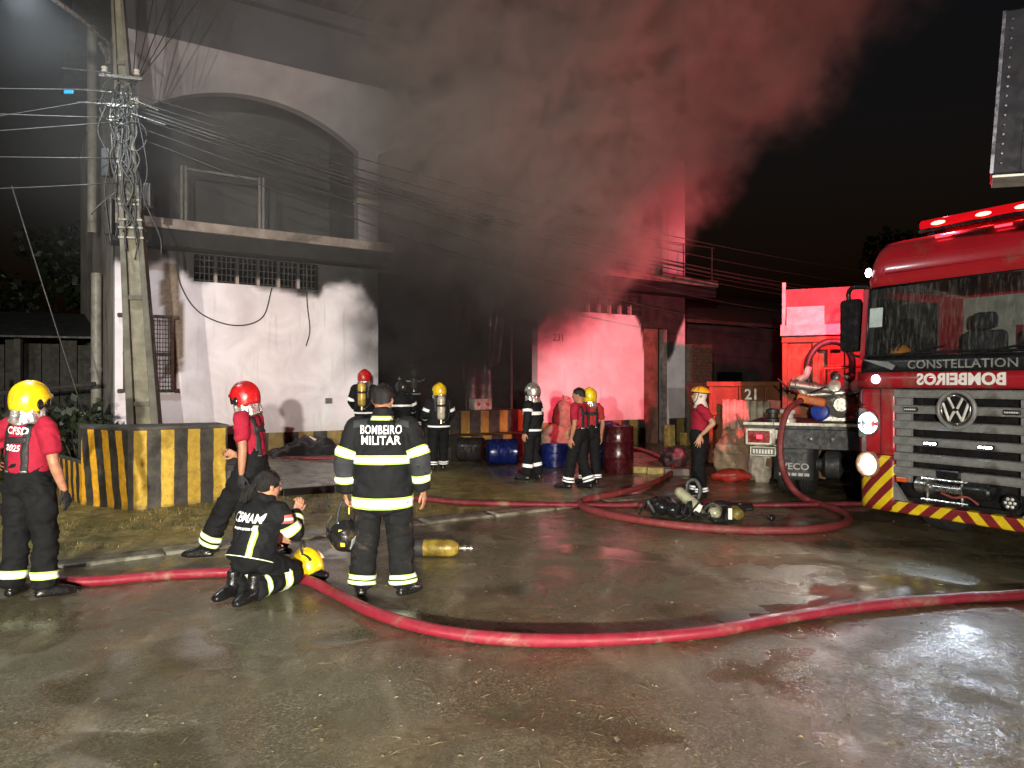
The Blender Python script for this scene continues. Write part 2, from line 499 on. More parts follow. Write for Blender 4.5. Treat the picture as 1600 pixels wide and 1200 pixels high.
def make_platform():
    root = empty('striped_wall', (0, 0, 0), 0, 'low concrete wall painted in black and yellow stripes around the pole', 'wall')
    c0 = Vector((-5.18, 9.97, 0)); r1 = Vector((-4.13, 10.73, 0)); l1 = Vector((-6.08, 10.44, 0)); l2 = Vector((-6.95, 11.35, 0))
    mR = stripe_mat('stripes_worn_shaded', 0.345, 0.48, 0.0, 0.02, (0.66, 0.44, 0.045), 0.6)  # right face: worn, and duller yellow with its weaker light painted in
    mL = stripe_mat('stripes_lit', 0.30, 0.46, 0.14, 0.08, (0.85, 0.43, 0.025), 0.2)  # left face: brighter copy, its stronger light put into the yellow
    cap = mat('platform_top', (0.075, 0.07, 0.06), 0.75, var=0.35, scale=5, bump=0.4, bscale=50)
    def face(p, q, z1, m, nm, parent):
        d = (q - p); L = d.length; ang = math.atan2(d.y, d.x)
        mb = MB()
        nx, nz = max(2, int(L / 0.05)), 22
        vs_ = []
        for j in range(nz + 1):
            for i in range(nx + 1):
                vs_.append((L * i / nx, 0, z1 * j / nz))
        arr = np.array(vs_); arr[:, 1] = 0.012 * fbm(arr * 6 + 5, 3) - 0.02 * sstep(0.9, 1.0, 1 - arr[:, 2] / z1)
        mb.add(arr.tolist(), [(j * (nx + 1) + i, j * (nx + 1) + i + 1, (j + 1) * (nx + 1) + i + 1, (j + 1) * (nx + 1) + i) for j in range(nz) for i in range(nx)])
        return mb.build(nm, m, parent, smooth=True, loc=p, rot=(0, 0, ang))
    zt = 1.115
    face(c0, r1, zt, mR, 'front_face', root)
    face(l1, c0, zt, mL, 'front_face', root)
    face(l2, l1, 0.62, mL, 'low_face', root)
    back = MIN * 0.70
    mb = MB()
    poly = [l1, c0, r1, r1 + back, c0 + back + Vector((-0.2, 0.1, 0)), l1 + back]
    n = len(poly)
    out = [p + (p - (c0 + back * .5)).normalized() * 0.02 for p in poly]
    vs_ = [(p.x, p.y, zt) for p in out] + [(p.x, p.y, zt + 0.05) for p in out]
    mb.add(vs_, [tuple(range(n - 1, -1, -1)), tuple(range(n, 2 * n))] + [(i, (i + 1) % n, (i + 1) % n + n, i + n) for i in range(n)])
    mb.build('cap_slab', cap, root, bevel=0.012)
    mb = MB()
    q = [r1 + Vector((-.03, .03, 0)), r1 + back, l1 + back, l1 + Vector((.03, .06, 0))]
    mb.add([(p.x, p.y, -0.05) for p in q] + [(p.x, p.y, zt - 0.003) for p in q], [(0, 1, 5, 4), (1, 2, 6, 5), (2, 3, 7, 6)])
    mb.build('rear_wall', cap, root)
    mb = MB(); q = [l2, l1, l1 + MIN * .3, l2 + MIN * .3]
    mb.add([(p.x, p.y, .621) for p in q] + [(p.x, p.y, .66) for p in q], [(4, 5, 6, 7), (0, 1, 5, 4), (3, 0, 4, 7), (2, 3, 7, 6), (1, 2, 6, 5)])
    mb.build('low_cap', cap, root)
make_platform()

# ================================================================== the burning building
def soot_shade_fn(s, z, noise_amp=0.34):
    """0 clean paint .. 1 black soot; smoke came from vents, gate and door; upper storey adds painted dimness"""
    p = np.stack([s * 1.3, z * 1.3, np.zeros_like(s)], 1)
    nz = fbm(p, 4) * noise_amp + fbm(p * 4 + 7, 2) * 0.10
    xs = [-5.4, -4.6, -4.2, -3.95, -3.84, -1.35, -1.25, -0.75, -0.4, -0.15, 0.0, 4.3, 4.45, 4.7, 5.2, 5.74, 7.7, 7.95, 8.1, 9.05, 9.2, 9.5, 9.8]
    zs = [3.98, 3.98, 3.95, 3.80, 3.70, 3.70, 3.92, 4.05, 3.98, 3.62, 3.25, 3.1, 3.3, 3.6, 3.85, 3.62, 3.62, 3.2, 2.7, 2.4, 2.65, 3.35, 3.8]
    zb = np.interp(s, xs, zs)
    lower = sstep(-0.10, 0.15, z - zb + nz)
    up = np.interp(s, [-5.4, -2.0, -0.6, 0.4, 1.5, 5.0, 8.5, 9.4, 9.8], [0.74, 0.74, 0.77, 0.90, 0.96, 0.97, 0.8, 0.12, 0.05]) + nz * 0.35 - 0.18 * sstep(6.5, 8.4, z)  # soot growing rightwards; its high base paints in the weaker light up here
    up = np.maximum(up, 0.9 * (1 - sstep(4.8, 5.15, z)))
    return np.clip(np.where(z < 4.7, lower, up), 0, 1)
def pole_shade_fn(s, z):
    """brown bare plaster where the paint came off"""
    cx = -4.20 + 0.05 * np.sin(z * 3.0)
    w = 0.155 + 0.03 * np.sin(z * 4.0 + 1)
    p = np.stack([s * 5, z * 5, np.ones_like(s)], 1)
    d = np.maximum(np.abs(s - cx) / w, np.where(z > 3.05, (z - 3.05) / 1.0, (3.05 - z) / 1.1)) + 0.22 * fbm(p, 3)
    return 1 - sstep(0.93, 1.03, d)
def make_wall_mat():
    N = Nodes('white_wall_paint')
    soot_shade = N.attr('soot_shade'); patch = N.attr('patch')
    sep = N.n('SeparateXYZ', {0: N.co})
    c = N.mix(N.ramp(N.noise(1.3, 5, 0.6, dist=0.6), 0.3, 0.7), (0.59, 0.545, 0.595), (0.77, 0.73, 0.785))
    drip = N.noise(1.0, 5, 0.65, mapscale=(7, 7, 0.55))
    c = N.mix(N.ramp(drip, 0.56, 0.75, 0, 0.45), c, (0.33, 0.29, 0.27))
    low = N.ramp(N.math('ADD', sep.outputs[2], N.math('MULTIPLY', N.noise(2.5, 5, 0.7), 0.9)), 1.75, 1.05, 0, 0.4)
    c = N.mix(low, c, (0.36, 0.33, 0.30))
    spk = N.ramp(N.noise(23, 3, 0.6), 0.70, 0.78, 0, 0.5)
    c = N.mix(spk, c, (0.2, 0.17, 0.16))
    c = N.mix(patch, c, N.mix(N.ramp(N.noise(18, 4, 0.7), 0.3, 0.7), (0.12, 0.085, 0.06), (0.22, 0.165, 0.125)))  # brown tone puts the pole's shadow into the wall colour
    c = N.mix(soot_shade, c, N.mix(N.ramp(N.noise(3, 4), 0.3, 0.7), (0.010, 0.010, 0.010), (0.030, 0.028, 0.027)))
    h = N.math('SUBTRACT', N.math('MULTIPLY', N.noise(60, 4, 0.65), 0.35), N.math('MULTIPLY', patch, 1.6))
    N.P(color=c, rough=0.72, normal=N.bump(h, 0.35, 0.012))
    return N.mat
WALLM = make_wall_mat()
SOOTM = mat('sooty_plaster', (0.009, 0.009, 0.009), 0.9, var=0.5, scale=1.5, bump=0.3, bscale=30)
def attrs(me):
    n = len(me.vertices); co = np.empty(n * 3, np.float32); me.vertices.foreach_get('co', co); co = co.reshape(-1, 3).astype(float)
    for nm, fn in (('soot_shade', soot_shade_fn), ('patch', pole_shade_fn)):
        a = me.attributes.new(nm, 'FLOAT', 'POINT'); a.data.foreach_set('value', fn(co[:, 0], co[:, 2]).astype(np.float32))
def wall_piece(name, parent, s0, s1, zlo, zhi, y=0.0, thick=0.25, step=0.07, m=None):
    """wall sheet from curve zlo(s) to curve zhi(s), thickened inwards"""
    fl = zlo if callable(zlo) else (lambda s: zlo)
    fh = zhi if callable(zhi) else (lambda s: zhi)
    nu = max(1, round((s1 - s0) / step)); mid = (s0 + s1) / 2
    nv = max(1, round((fh(mid) - fl(mid)) / step))
    mb = MB()
    def f(u, v):
        s = s0 + (s1 - s0) * u
        return (s, y, fl(s) + (fh(s) - fl(s)) * v)
    mb.grid(f, nu, nv)
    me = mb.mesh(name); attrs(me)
    o = link(name, me, m or WALLM, parent)
    if thick:
        md = o.modifiers.new('thick', 'SOLIDIFY'); md.thickness = thick; md.offset = -1.0
    return o
def make_building():
    B = empty('building', FO, FANG, 'two storey white warehouse blackened by fire, with arched upper openings', 'building')
    W = lambda *a, **k: wall_piece('wall', B, *a, **k)
    G0, G1 = -0.1, 4.60
    v0, v1 = 3.75, 4.28
    # ground floor, left of the gate, with a long vent under the ledge
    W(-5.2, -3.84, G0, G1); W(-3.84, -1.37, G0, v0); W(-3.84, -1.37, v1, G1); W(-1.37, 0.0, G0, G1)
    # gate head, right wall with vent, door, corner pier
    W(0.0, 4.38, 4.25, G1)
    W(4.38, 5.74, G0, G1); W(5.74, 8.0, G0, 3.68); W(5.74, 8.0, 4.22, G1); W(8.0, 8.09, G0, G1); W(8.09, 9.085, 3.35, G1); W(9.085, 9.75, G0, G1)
    # vents: pierced concrete blocks between little piers
    blk = mat('vent_block', (0.035, 0.033, 0.032), 0.85, var=0.4, scale=5, bump=0.3, dirt=0.5, dirtc=(0.02, 0.02, 0.02))
    pale = mat('vent_pier', (0.30, 0.25, 0.235), 0.8, var=0.4, scale=5, bump=0.3, dirt=0.75, dirtc=(0.03, 0.03, 0.03))
    NP = Nodes('vent_pier_sooted'); sp = NP.n('SeparateXYZ', {0: NP.co})
    NP.P(color=NP.mix(NP.ramp(NP.math('ADD', sp.outputs[2], NP.math('MULTIPLY', NP.noise(5, 4), .25)), 3.98, 4.10), NP.mix(NP.noise(9), (.22, .18, .17), (.40, .34, .32)), (.012, .012, .012)), rough=.85, normal=NP.bump(NP.noise(50), .3, .01))
    for a0, a1, z0, z1 in ((-3.84, -1.37, 3.75, 4.28), (5.74, 8.0, 3.68, 4.22)):
        n = 6; w = (a1 - a0) / n
        for k in range(1, n):
            mb = MB(); mb.bb(a0 + k * w - 0.03, a0 + k * w + 0.03, 0.03, 0.15, z0, z1)
            mb.build('vent_pier', NP.mat, B, bevel=0.006)
        for k in range(n):
            mb = MB(); x0, x1 = a0 + k * w + 0.035, a0 + (k + 1) * w - 0.035
            for j in range(1, 4): mb.bb(x0 + (x1 - x0) * j / 4 - 0.008, x0 + (x1 - x0) * j / 4 + 0.008, 0.06, 0.12, z0, z1)
            for j in range(0, 4): mb.bb(x0, x1, 0.064, 0.116, z0 + (z1 - z0) * (j + .3) / 4 - 0.008, z0 + (z1 - z0) * (j + .3) / 4 + 0.008)
            mb.build('vent_grid', blk, B)
    # plinth with faded stripes
    ps = stripe_mat('stripes_faded', 0.62, 0.5, 0.0, 0.1, (0.30, 0.22, 0.07), 0.6)
    for a0, a1 in ((-5.2, -0.01), (4.39, 8.07), (9.09, 9.77)):
        mb = MB(); mb.bb(a0, a1, -0.05, -0.003, -0.1, 0.75); mb.build('plinth', ps, B)
    # loading dock in the gate: two striped tiers
    ds = stripe_mat('stripes_dock', 0.55, 0.42, 0.0, 0.2, (0.42, 0.25, 0.05), 0.5)
    top = mat('dock_top', (0.06, 0.052, 0.045), 0.5, var=0.4, scale=3, bump=0.3)
    mb = MB(); mb.bb(1.55, 4.33, -0.95, -0.02, -0.1, 0.57); o = mb.build('dock_step', ds, B, bevel=0.015)
    mb = MB(); mb.bb(1.55, 4.33, 0.05, 6.0, -0.1, 1.10); o = mb.build('dock_platform', ds, B, bevel=0.015)
    mb = MB(); mb.bb(0.05, 1.52, -0.6, 6.0, -0.1, 0.30); mb.build('gate_ramp', top, B)
    mb = MB(); mb.bb(0.2, 1.52, 0.75, 6.0, 0.303, 0.62); mb.build('gate_step', top, B)
    # rooms behind: floors, back and side walls, all black with soot
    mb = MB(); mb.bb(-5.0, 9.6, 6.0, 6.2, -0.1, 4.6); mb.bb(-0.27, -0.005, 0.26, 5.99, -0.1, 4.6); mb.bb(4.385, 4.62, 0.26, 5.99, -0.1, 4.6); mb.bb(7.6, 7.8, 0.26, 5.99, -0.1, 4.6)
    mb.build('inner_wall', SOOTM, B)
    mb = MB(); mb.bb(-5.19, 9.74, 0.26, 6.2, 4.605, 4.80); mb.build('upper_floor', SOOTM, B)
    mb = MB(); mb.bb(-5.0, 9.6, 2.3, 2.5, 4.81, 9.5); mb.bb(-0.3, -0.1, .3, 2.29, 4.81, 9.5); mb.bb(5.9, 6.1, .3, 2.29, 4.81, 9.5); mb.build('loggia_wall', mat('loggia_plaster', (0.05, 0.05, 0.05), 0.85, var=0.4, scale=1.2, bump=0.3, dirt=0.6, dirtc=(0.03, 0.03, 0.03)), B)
    # side walls
    W2 = lambda x: None
    sidem = mat('side_wall', (0.34, 0.31, 0.29), 0.8, var=0.3, scale=1.4, bump=0.3, bscale=40, dirt=0.55, dirtc=(0.07, 0.065, 0.055))
    for sx in (-5.2, 9.52):
        mb = MB(); mb.bb(sx, sx + .23, 0.251, 9.0, -0.1, 8.36); mb.build('side_wall', sidem, B)
    # upper storey: piers and segmental arches
    Z1, ZT, ZS = 4.62, 8.36, 6.85
    def arch(a, b, rise=0.74):
        w = b - a; rad = (w * w / 4 + rise * rise) / (2 * rise); cz = ZS + rise - rad; cm = (a + b) / 2
        return lambda s: cz + math.sqrt(max(rad * rad - (s - cm) ** 2, 0))
    piers = [(-5.2, -4.83), (-0.467, 0.0), (5.7, 6.2), (9.085, 9.75)]
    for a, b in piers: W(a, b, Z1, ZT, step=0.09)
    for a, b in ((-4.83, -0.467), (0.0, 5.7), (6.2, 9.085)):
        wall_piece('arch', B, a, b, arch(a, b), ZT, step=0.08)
    # string course at the pier, faint in the smoke
    tr = mat('trim_plaster', (0.42, 0.38, 0.33), 0.8, var=0.4, scale=3, bump=0.3, dirt=0.4, dirtc=(0.06, 0.055, 0.05))
    mb = MB(); mb.bb(-0.50, 0.03, -0.03, 0.20, 5.72, 5.83); mb.build('pier_band', tr, B)
    # ledges (concrete balconies without a rail) left and right of the gate
    lg = mat('ledge_concrete', (0.26, 0.22, 0.195), 0.8, var=0.45, scale=2.5, bump=0.4, bscale=35, dirt=0.45, dirtc=(0.04, 0.036, 0.033))
    for a, b in ((-5.32, 0.10), (5.55, 10.5)):
        mb = MB(); mb.bb(a, b, -0.62, -0.004, 4.60, 4.79); mb.build('ledge', lg, B, bevel=0.015)
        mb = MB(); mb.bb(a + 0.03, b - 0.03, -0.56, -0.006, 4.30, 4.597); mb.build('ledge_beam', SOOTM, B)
    steel = mat('dull_steel', (0.12, 0.115, 0.11), 0.5, 0.6, var=0.4, scale=10)
    for s in (6.6, 7.7, 9.1, 10.3):
        mb = MB(); mb.tube([(s, -0.55, 4.79), (s, -0.55, 5.75)], 0.017); mb.build('rail_post', steel, B)
    mb = MB(); mb.tube([(5.6, -0.55, 5.75), (10.4, -0.55, 5.75)], 0.016); mb.build('rail', steel, B)
    # window frames standing in the first loggia
    fr = mat('window_frame_metal', (0.20, 0.20, 0.19), 0.5, 0.3, var=0.3, scale=8)
    mb = MB()
    for s in (-3.98, -3.90, -2.46, -2.38): mb.bb(s - 0.022, s + 0.022, 0.5, 0.55, 4.81, 6.1)
    mb.bb(-3.877, -2.483, 0.505, 0.545, 4.90, 4.95); mb.bb(-3.877, -2.483, 0.505, 0.545, 6.03, 6.07)
    mb.build('window_frame', fr, B)
    # frieze and roof with exposed rafters
    fz = mat('frieze_paint', (0.055, 0.062, 0.078), 0.8, var=0.3, scale=1.0, bump=0.2, dirt=0.4, dirtc=(0.05, 0.05, 0.055))
    mb = MB(); mb.bb(-5.15, 9.70, 0.10, 0.30, 8.363, 9.72); mb.bb(-5.2, 9.75, -0.10, 0.099, 9.45, 9.72); mb.build('frieze', fz, B)
    wood = mat('rafter_wood', (0.085, 0.08, 0.075), 0.85, var=0.4, scale=4, bump=0.3)
    for k in range(25):
        s = -5.0 + k * 0.62
        mb = MB(); mb.bb(s - 0.04, s + 0.04, -2.7, 1.5, 9.725, 9.88); mb.build('rafter', wood, B)
    rf = mat('roof_sheet', (0.10, 0.10, 0.10), 0.7, var=0.3, scale=3)
    mb = MB(); mb.bb(-5.7, 10.3, -2.8, 9.0, 9.885, 9.96); mb.build('roof', rf, B)
    # drain pipes on the side
    pipe = mat('pipe_plastic', (0.24, 0.23, 0.20), 0.55, var=0.3, scale=4, dirt=0.3, dirtc=(0.12, 0.11, 0.09))
    mb = MB(); mb.tube([(-5.33, 2.2, 0.2), (-5.33, 2.2, 4.05)], 0.10, 14); mb.lathe([(0.115, 0), (0.115, 0.09)], (-5.33, 2.2, 2.0), n=14); mb.build('drain_pipe', pipe, B, smooth=True, angle=40)
    mb = MB(); mb.tube([(-5.4, 2.3, 4.9), (-5.4, 2.3, 9.2)], 0.09, 14); mb.lathe([(0.105, 0), (0.105, 0.1)], (-5.4, 2.3, 7.0), n=14); mb.build('drain_pipe', pipe, B, smooth=True, angle=40)
    # window grille beside the pole, standing a hand off the wall
    gm = mat('grille_iron', (0.075, 0.05, 0.04), 0.7, 0.3, var=0.4, scale=12, bump=0.3)
    mb = MB()
    x0, x1, z0, z1 = -5.08, -4.22, 1.62, 3.02
    mb.bb(x0, x0 + .05, -.16, -.12, z0, z1); mb.bb(x1 - .05, x1, -.16, -.12, z0, z1)
    mb.bb(x0 - .09, x1 + .09, -.117, -.08, z0 - .03, z0 + .03); mb.bb(x0 - .09, x1 + .09, -.117, -.08, z1 - .03, z1 + .03); mb.bb(x0, x1, -.117, -.09, 2.28, 2.34)
    for k in range(1, 9): mb.bb(x0 + (x1 - x0) * k / 9 - .008, x0 + (x1 - x0) * k / 9 + .008, -.15, -.134, z0, z1)
    for k in range(1, 17): mb.bb(x0 + .05, x1 - .05, -.133, -.12, z0 + (z1 - z0) * k / 17 - .007, z0 + (z1 - z0) * k / 17 + .007)
    for x in (x0 - .07, x1 + .03):
        for z in (z0 - .04, z1 - .04): mb.bb(x, x + .07, -.079, -.001, z, z + .08)
    mb.build('window_grille', gm, B)
    # torn roller shutter hanging in the gate, scorched sheet
    sh = mat('scorched_sheet', (0.19, 0.15, 0.15), 0.45, 0.7, var=0.5, scale=5, bump=0.5, bscale=12)
    for tri in ([(2.1, .35, 3.9), (2.75, .5, 3.75), (2.6, .6, 2.45), (2.15, .4, 2.75)], [(2.9, .5, 4.2), (3.6, .3, 4.2), (3.42, .35, 2.3), (3.2, .55, 2.1)], [(2.6, .9, 2.4), (3.35, .7, 2.6), (3.5, .8, 1.15), (2.9, .9, 1.12)]):
        mb = MB()
        a, b, c, d = [Vector(t) for t in tri]
        def f(u, v):
            p = (a * (1 - u) + b * u) * (1 - v) + (d * (1 - u) + c * u) * v
            return p + Vector((0, 0.06 * math.sin(u * 9 + v * 3), 0))
        mb.grid(f, 14, 10)
        o = mb.build('shutter_sheet', sh, B, smooth=True); md = o.modifiers.new('s', 'SOLIDIFY'); md.thickness = 0.004
    for s, y in ((3.75, .25), (2.45, .3)):
        mb = MB(); mb.bb(s - .025, s + .025, y, y + .04, 1.103, 4.24); mb.build('shutter_rail', steel, B)
    # door leaf and frame at the right
    mb = MB(); mb.bb(8.10, 8.75, 0.10, 0.14, 0.05, 3.34); mb.build('door_leaf', mat('door_paint', (0.16, 0.085, 0.065), 0.6, var=0.4, scale=4, bump=0.2), B)
    mb = MB(); mb.bb(8.93, 9.07, 0.06, 0.2, 0.05, 3.34); mb.build('door_frame', pale, B)
    # house number
    nb = text_mesh('231', 0.26, 0.004)
    link('house_number', nb, mat('number_paint', (0.30, 0.14, 0.14), 0.8), B, loc=(5.05, -0.006, 2.95), rot=(R(90), 0, 0))
    # small junction box and loose wires on the wall
    mb = MB(); mb.bb(-1.22, -1.08, -0.06, -0.002, 1.33, 1.45); mb.build('junction_box', mat('grey_box', (0.12, 0.12, 0.12), 0.5), B, bevel=0.01)
    wire = mat('black_wire', (0.02, 0.019, 0.018), 0.5, var=0.2)
    mb = MB(); mb.tube(spline([(-4.15, -.05, 4.3), (-4.1, -.04, 3.7), (-3.75, -.03, 3.15), (-3.1, -.03, 2.92), (-2.55, -.03, 3.1), (-2.35, -.03, 3.72)], 8), 0.012, 6); mb.build('loose_wire', wire, B, smooth=True)
    mb = MB(); mb.tube(spline([(-1.64, -.05, 4.3), (-1.62, -.03, 3.5), (-1.56, -.03, 2.9), (-1.64, -.03, 2.55)], 6), 0.012, 6); mb.build('loose_wire', wire, B, smooth=True)
    return B
make_building()

# ================================================================== neighbours in the dark
def make_neighbours():
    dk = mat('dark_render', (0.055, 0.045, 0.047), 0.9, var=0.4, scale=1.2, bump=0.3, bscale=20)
    b = empty('dark_house', fac(11.2, 3.5, 0), FANG, 'unlit low house with sloping roof behind the skip', 'building')
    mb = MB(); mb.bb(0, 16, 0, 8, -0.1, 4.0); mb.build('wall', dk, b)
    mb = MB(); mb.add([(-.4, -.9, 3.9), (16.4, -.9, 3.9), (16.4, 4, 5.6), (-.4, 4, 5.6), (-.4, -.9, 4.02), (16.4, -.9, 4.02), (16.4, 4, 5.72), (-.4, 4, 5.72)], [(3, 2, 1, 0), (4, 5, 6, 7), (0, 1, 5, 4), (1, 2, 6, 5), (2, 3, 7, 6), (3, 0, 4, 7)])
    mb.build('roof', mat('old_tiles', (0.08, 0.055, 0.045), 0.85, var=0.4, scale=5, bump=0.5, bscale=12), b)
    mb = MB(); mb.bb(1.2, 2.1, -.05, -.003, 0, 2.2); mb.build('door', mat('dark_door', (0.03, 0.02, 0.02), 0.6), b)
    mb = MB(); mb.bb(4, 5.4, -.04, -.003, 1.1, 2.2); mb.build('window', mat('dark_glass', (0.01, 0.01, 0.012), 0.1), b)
    g = empty('brick_pier', fac(9.80, -0.25, 0), FANG, 'red brick gate pier at the corner of the white warehouse', 'pier')
    bm_ = mat('red_brick', (0.17, 0.06, 0.045), 0.85, var=0.45, scale=9, bump=0.4)
    mo = mat('mortar', (0.14, 0.12, 0.10), 0.9)
    mb = MB(); mb.bb(0.012, .85, .012, .30, -0.1, 2.92); mb.build('core', mo, g)
    for row in range(30):
        off = 0.0 if row % 2 else -0.11
        for k in range(5):
            x0, x1 = max(0, off + k * .22), min(.86, off + k * .22 + .205)
            if x1 - x0 < .04: continue
            mb = MB(); mb.bb(x0, x1, 0, .10, row * .098, row * .098 + .084)
            mb.build('brick', bm_, g)
    # left edge: a dark shed with a tin roof and posts
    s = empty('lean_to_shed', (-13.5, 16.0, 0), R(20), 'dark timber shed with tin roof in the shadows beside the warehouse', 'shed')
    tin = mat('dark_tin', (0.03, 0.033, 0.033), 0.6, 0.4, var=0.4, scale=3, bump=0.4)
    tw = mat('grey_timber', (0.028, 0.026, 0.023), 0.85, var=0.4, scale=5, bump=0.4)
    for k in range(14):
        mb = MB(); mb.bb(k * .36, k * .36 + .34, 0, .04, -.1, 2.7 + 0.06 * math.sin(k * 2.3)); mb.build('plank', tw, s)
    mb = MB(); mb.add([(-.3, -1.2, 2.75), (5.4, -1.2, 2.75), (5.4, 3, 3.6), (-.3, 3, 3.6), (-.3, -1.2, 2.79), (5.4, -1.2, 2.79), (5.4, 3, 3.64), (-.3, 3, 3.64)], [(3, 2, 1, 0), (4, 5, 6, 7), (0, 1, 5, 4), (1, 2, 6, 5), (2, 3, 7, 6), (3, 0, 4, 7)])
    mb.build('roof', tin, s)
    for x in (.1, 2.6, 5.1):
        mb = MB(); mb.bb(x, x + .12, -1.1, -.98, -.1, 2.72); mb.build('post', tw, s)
    for i, (p, q, r, lab) in enumerate([((-8.1, 13.8, 0), (-7.55, 14.6, 2.1), .05, 'weathered timber post leaning against the warehouse side wall'), ((-9.9, 14.0, 1.55), (-8.0, 14.2, 1.75), .045, 'bare timber rail nailed across beside the warehouse side')]):
        mb = MB(); mb.tube([p, q], r, 8); o = mb.build('timber_post' if i == 0 else 'timber_rail', tw, smooth=True, angle=40); tag(o, lab, 'timber')
    mb = MB(); mb.bb(-9.98, -9.86, 13.94, 14.06, -.1, 1.9); mb.build('rail_stake', tw, bpy.data.objects['timber_rail'])
make_neighbours()

def leaf_cluster(center, rx, ry, rz, n, size, seed):
    r = np.random.default_rng(seed)
    mb = MB()
    for _ in range(n):
        d = r.normal(size=3); d /= np.linalg.norm(d); k = r.uniform(.45, 1.0) ** .6
        p = Vector((center[0] + d[0] * rx * k, center[1] + d[1] * ry * k, center[2] + d[2] * rz * k))
        a = Vector(r.normal(size=3)).normalized(); b = a.cross(Vector(r.normal(size=3))).normalized()
        L = size * r.uniform(.6, 1.4); w = L * .32
        mb.add([p, p + a * L * .5 + b * w, p + a * L, p + a * L * .5 - b * w], [(0, 1, 2, 3)])
    return mb
def make_plants():
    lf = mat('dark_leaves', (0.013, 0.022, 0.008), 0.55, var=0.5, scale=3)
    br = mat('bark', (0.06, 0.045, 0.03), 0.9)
    spots = [((-7.35, 12.6, .75), .55, .75, 420, 'leafy shrub growing at the foot of the drain pipe', 1, .15),
             ((-8.6, 13.2, .7), .7, .8, 420, 'low dark shrub beside the leaning timber post', 2, .16)]
    for c, rx, rz, n, lab, sd, sz in spots:
        o = empty('shrub', (c[0], c[1], 0), 0, lab, 'shrub')
        leaf_cluster((0, 0, c[2]), rx, rx, rz, n, sz, sd).build('foliage', lf, o)
        mb = MB()
        for k in range(5): mb.tube([(0, 0, -.05), (.1 * math.cos(k * 1.3), .1 * math.sin(k * 1.3), .4), (.3 * math.cos(k * 1.3), .3 * math.sin(k * 1.3), c[2] + .2)], [.02, .015, .006], 6)
        mb.build('stem', br, o)
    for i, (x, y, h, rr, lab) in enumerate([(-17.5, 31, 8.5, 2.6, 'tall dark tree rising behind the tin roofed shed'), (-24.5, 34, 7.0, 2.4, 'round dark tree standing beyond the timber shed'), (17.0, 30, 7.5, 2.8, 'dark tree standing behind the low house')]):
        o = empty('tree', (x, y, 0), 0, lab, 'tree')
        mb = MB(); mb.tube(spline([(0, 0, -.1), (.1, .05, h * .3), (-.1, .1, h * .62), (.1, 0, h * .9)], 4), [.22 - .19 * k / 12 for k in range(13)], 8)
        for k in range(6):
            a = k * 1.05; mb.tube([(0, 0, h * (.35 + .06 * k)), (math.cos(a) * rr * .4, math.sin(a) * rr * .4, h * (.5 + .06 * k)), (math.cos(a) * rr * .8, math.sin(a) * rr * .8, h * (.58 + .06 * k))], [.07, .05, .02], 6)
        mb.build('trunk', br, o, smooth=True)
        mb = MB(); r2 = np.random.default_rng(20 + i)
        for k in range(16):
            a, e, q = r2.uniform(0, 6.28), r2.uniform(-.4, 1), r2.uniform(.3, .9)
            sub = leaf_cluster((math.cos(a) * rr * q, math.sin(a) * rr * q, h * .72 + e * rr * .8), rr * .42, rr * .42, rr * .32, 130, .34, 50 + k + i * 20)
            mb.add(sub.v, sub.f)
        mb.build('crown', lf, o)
make_plants()

def make_verge_grass():
    r = np.random.default_rng(3); mb = MB()
    for _ in range(9000):
        a = r.uniform(-6.0, 4.6); c = .55 + 2.3 * r.random()
        p = GUT + U * a + MIN * c
        if vnoise(np.array([[p.x * 1.6, p.y * 1.6, 4.0]]))[0] < -0.05: continue
        z = gz(p.x, p.y); h = r.uniform(.015, .06); th = r.uniform(0, 6.28); lean = r.uniform(.2, 1.3)
        d = Vector((math.cos(th), math.sin(th), 0)); s = Vector((-d.y, d.x, 0)) * r.uniform(.003, .006)
        b = Vector((p.x, p.y, z - .004))
        mb.add([b - s, b + s, b + d * h * lean + Vector((0, 0, h))], [(0, 1, 2)], int(r.random() < .55))
    o = mb.build('grass', [mat('grass_blade', (0.10, 0.115, 0.03), 0.6, var=0.4, scale=3), mat('straw_blade', (0.30, 0.23, 0.10), 0.7, var=0.4, scale=3)])
    tag(o, 'short trampled grass and straw on the verge before the striped wall', 'grass', kind='stuff')
    # leaf scraps, straw and grit washed over the road
    mb = MB()
    for k in range(2180):
        if k < 1300: x, y = r.uniform(-6, 7), 2.4 + 10 * r.random() ** 1.3
        elif k < 2100: x, y = r.normal(2.0, 1.6), abs(r.normal(3.6, .9)) + .4
        else: x, y = r.normal(.1, .55), abs(r.normal(3.5, .22)) + .1
        if across(x, y) > 3.0: continue
        z = gz(x, y) + .004; th = r.uniform(0, 6.28)
        d = Vector((math.cos(th), math.sin(th), r.uniform(-.1, .1)))
        if k < 2100 and r.random() < .7:
            L, w = (r.uniform(.012, .026), r.uniform(.008, .014)) if k < 130 else (r.uniform(.004, .016), r.uniform(.003, .008))
        else: L, w = r.uniform(.02, .07), r.uniform(.0008, .0018)
        s = Vector((-d.y, d.x, r.uniform(-.15, .15))) * w; b = Vector((x, y, z)); e = Vector((0, 0, r.uniform(.001, .008)))
        mb.add([b - d * L - s, b + d * L * .2 - s * 1.3 + e, b + d * L + s, b - d * L * .1 + s * 1.4 + e], [(0, 1, 2, 3)], 0 if k < 130 else int(r.integers(0, 3)))
    o = mb.build('litter', [mat('litter_pale', (0.36, 0.31, 0.2), 0.6, var=0.4), mat('litter_straw', (0.24, 0.19, 0.09), 0.7, var=0.4), mat('litter_leaf', (0.09, 0.085, 0.03), 0.6, var=0.5)])
    tag(o, 'leaf scraps, straw and grit washed across the wet road', 'litter', kind='stuff')
make_verge_grass()

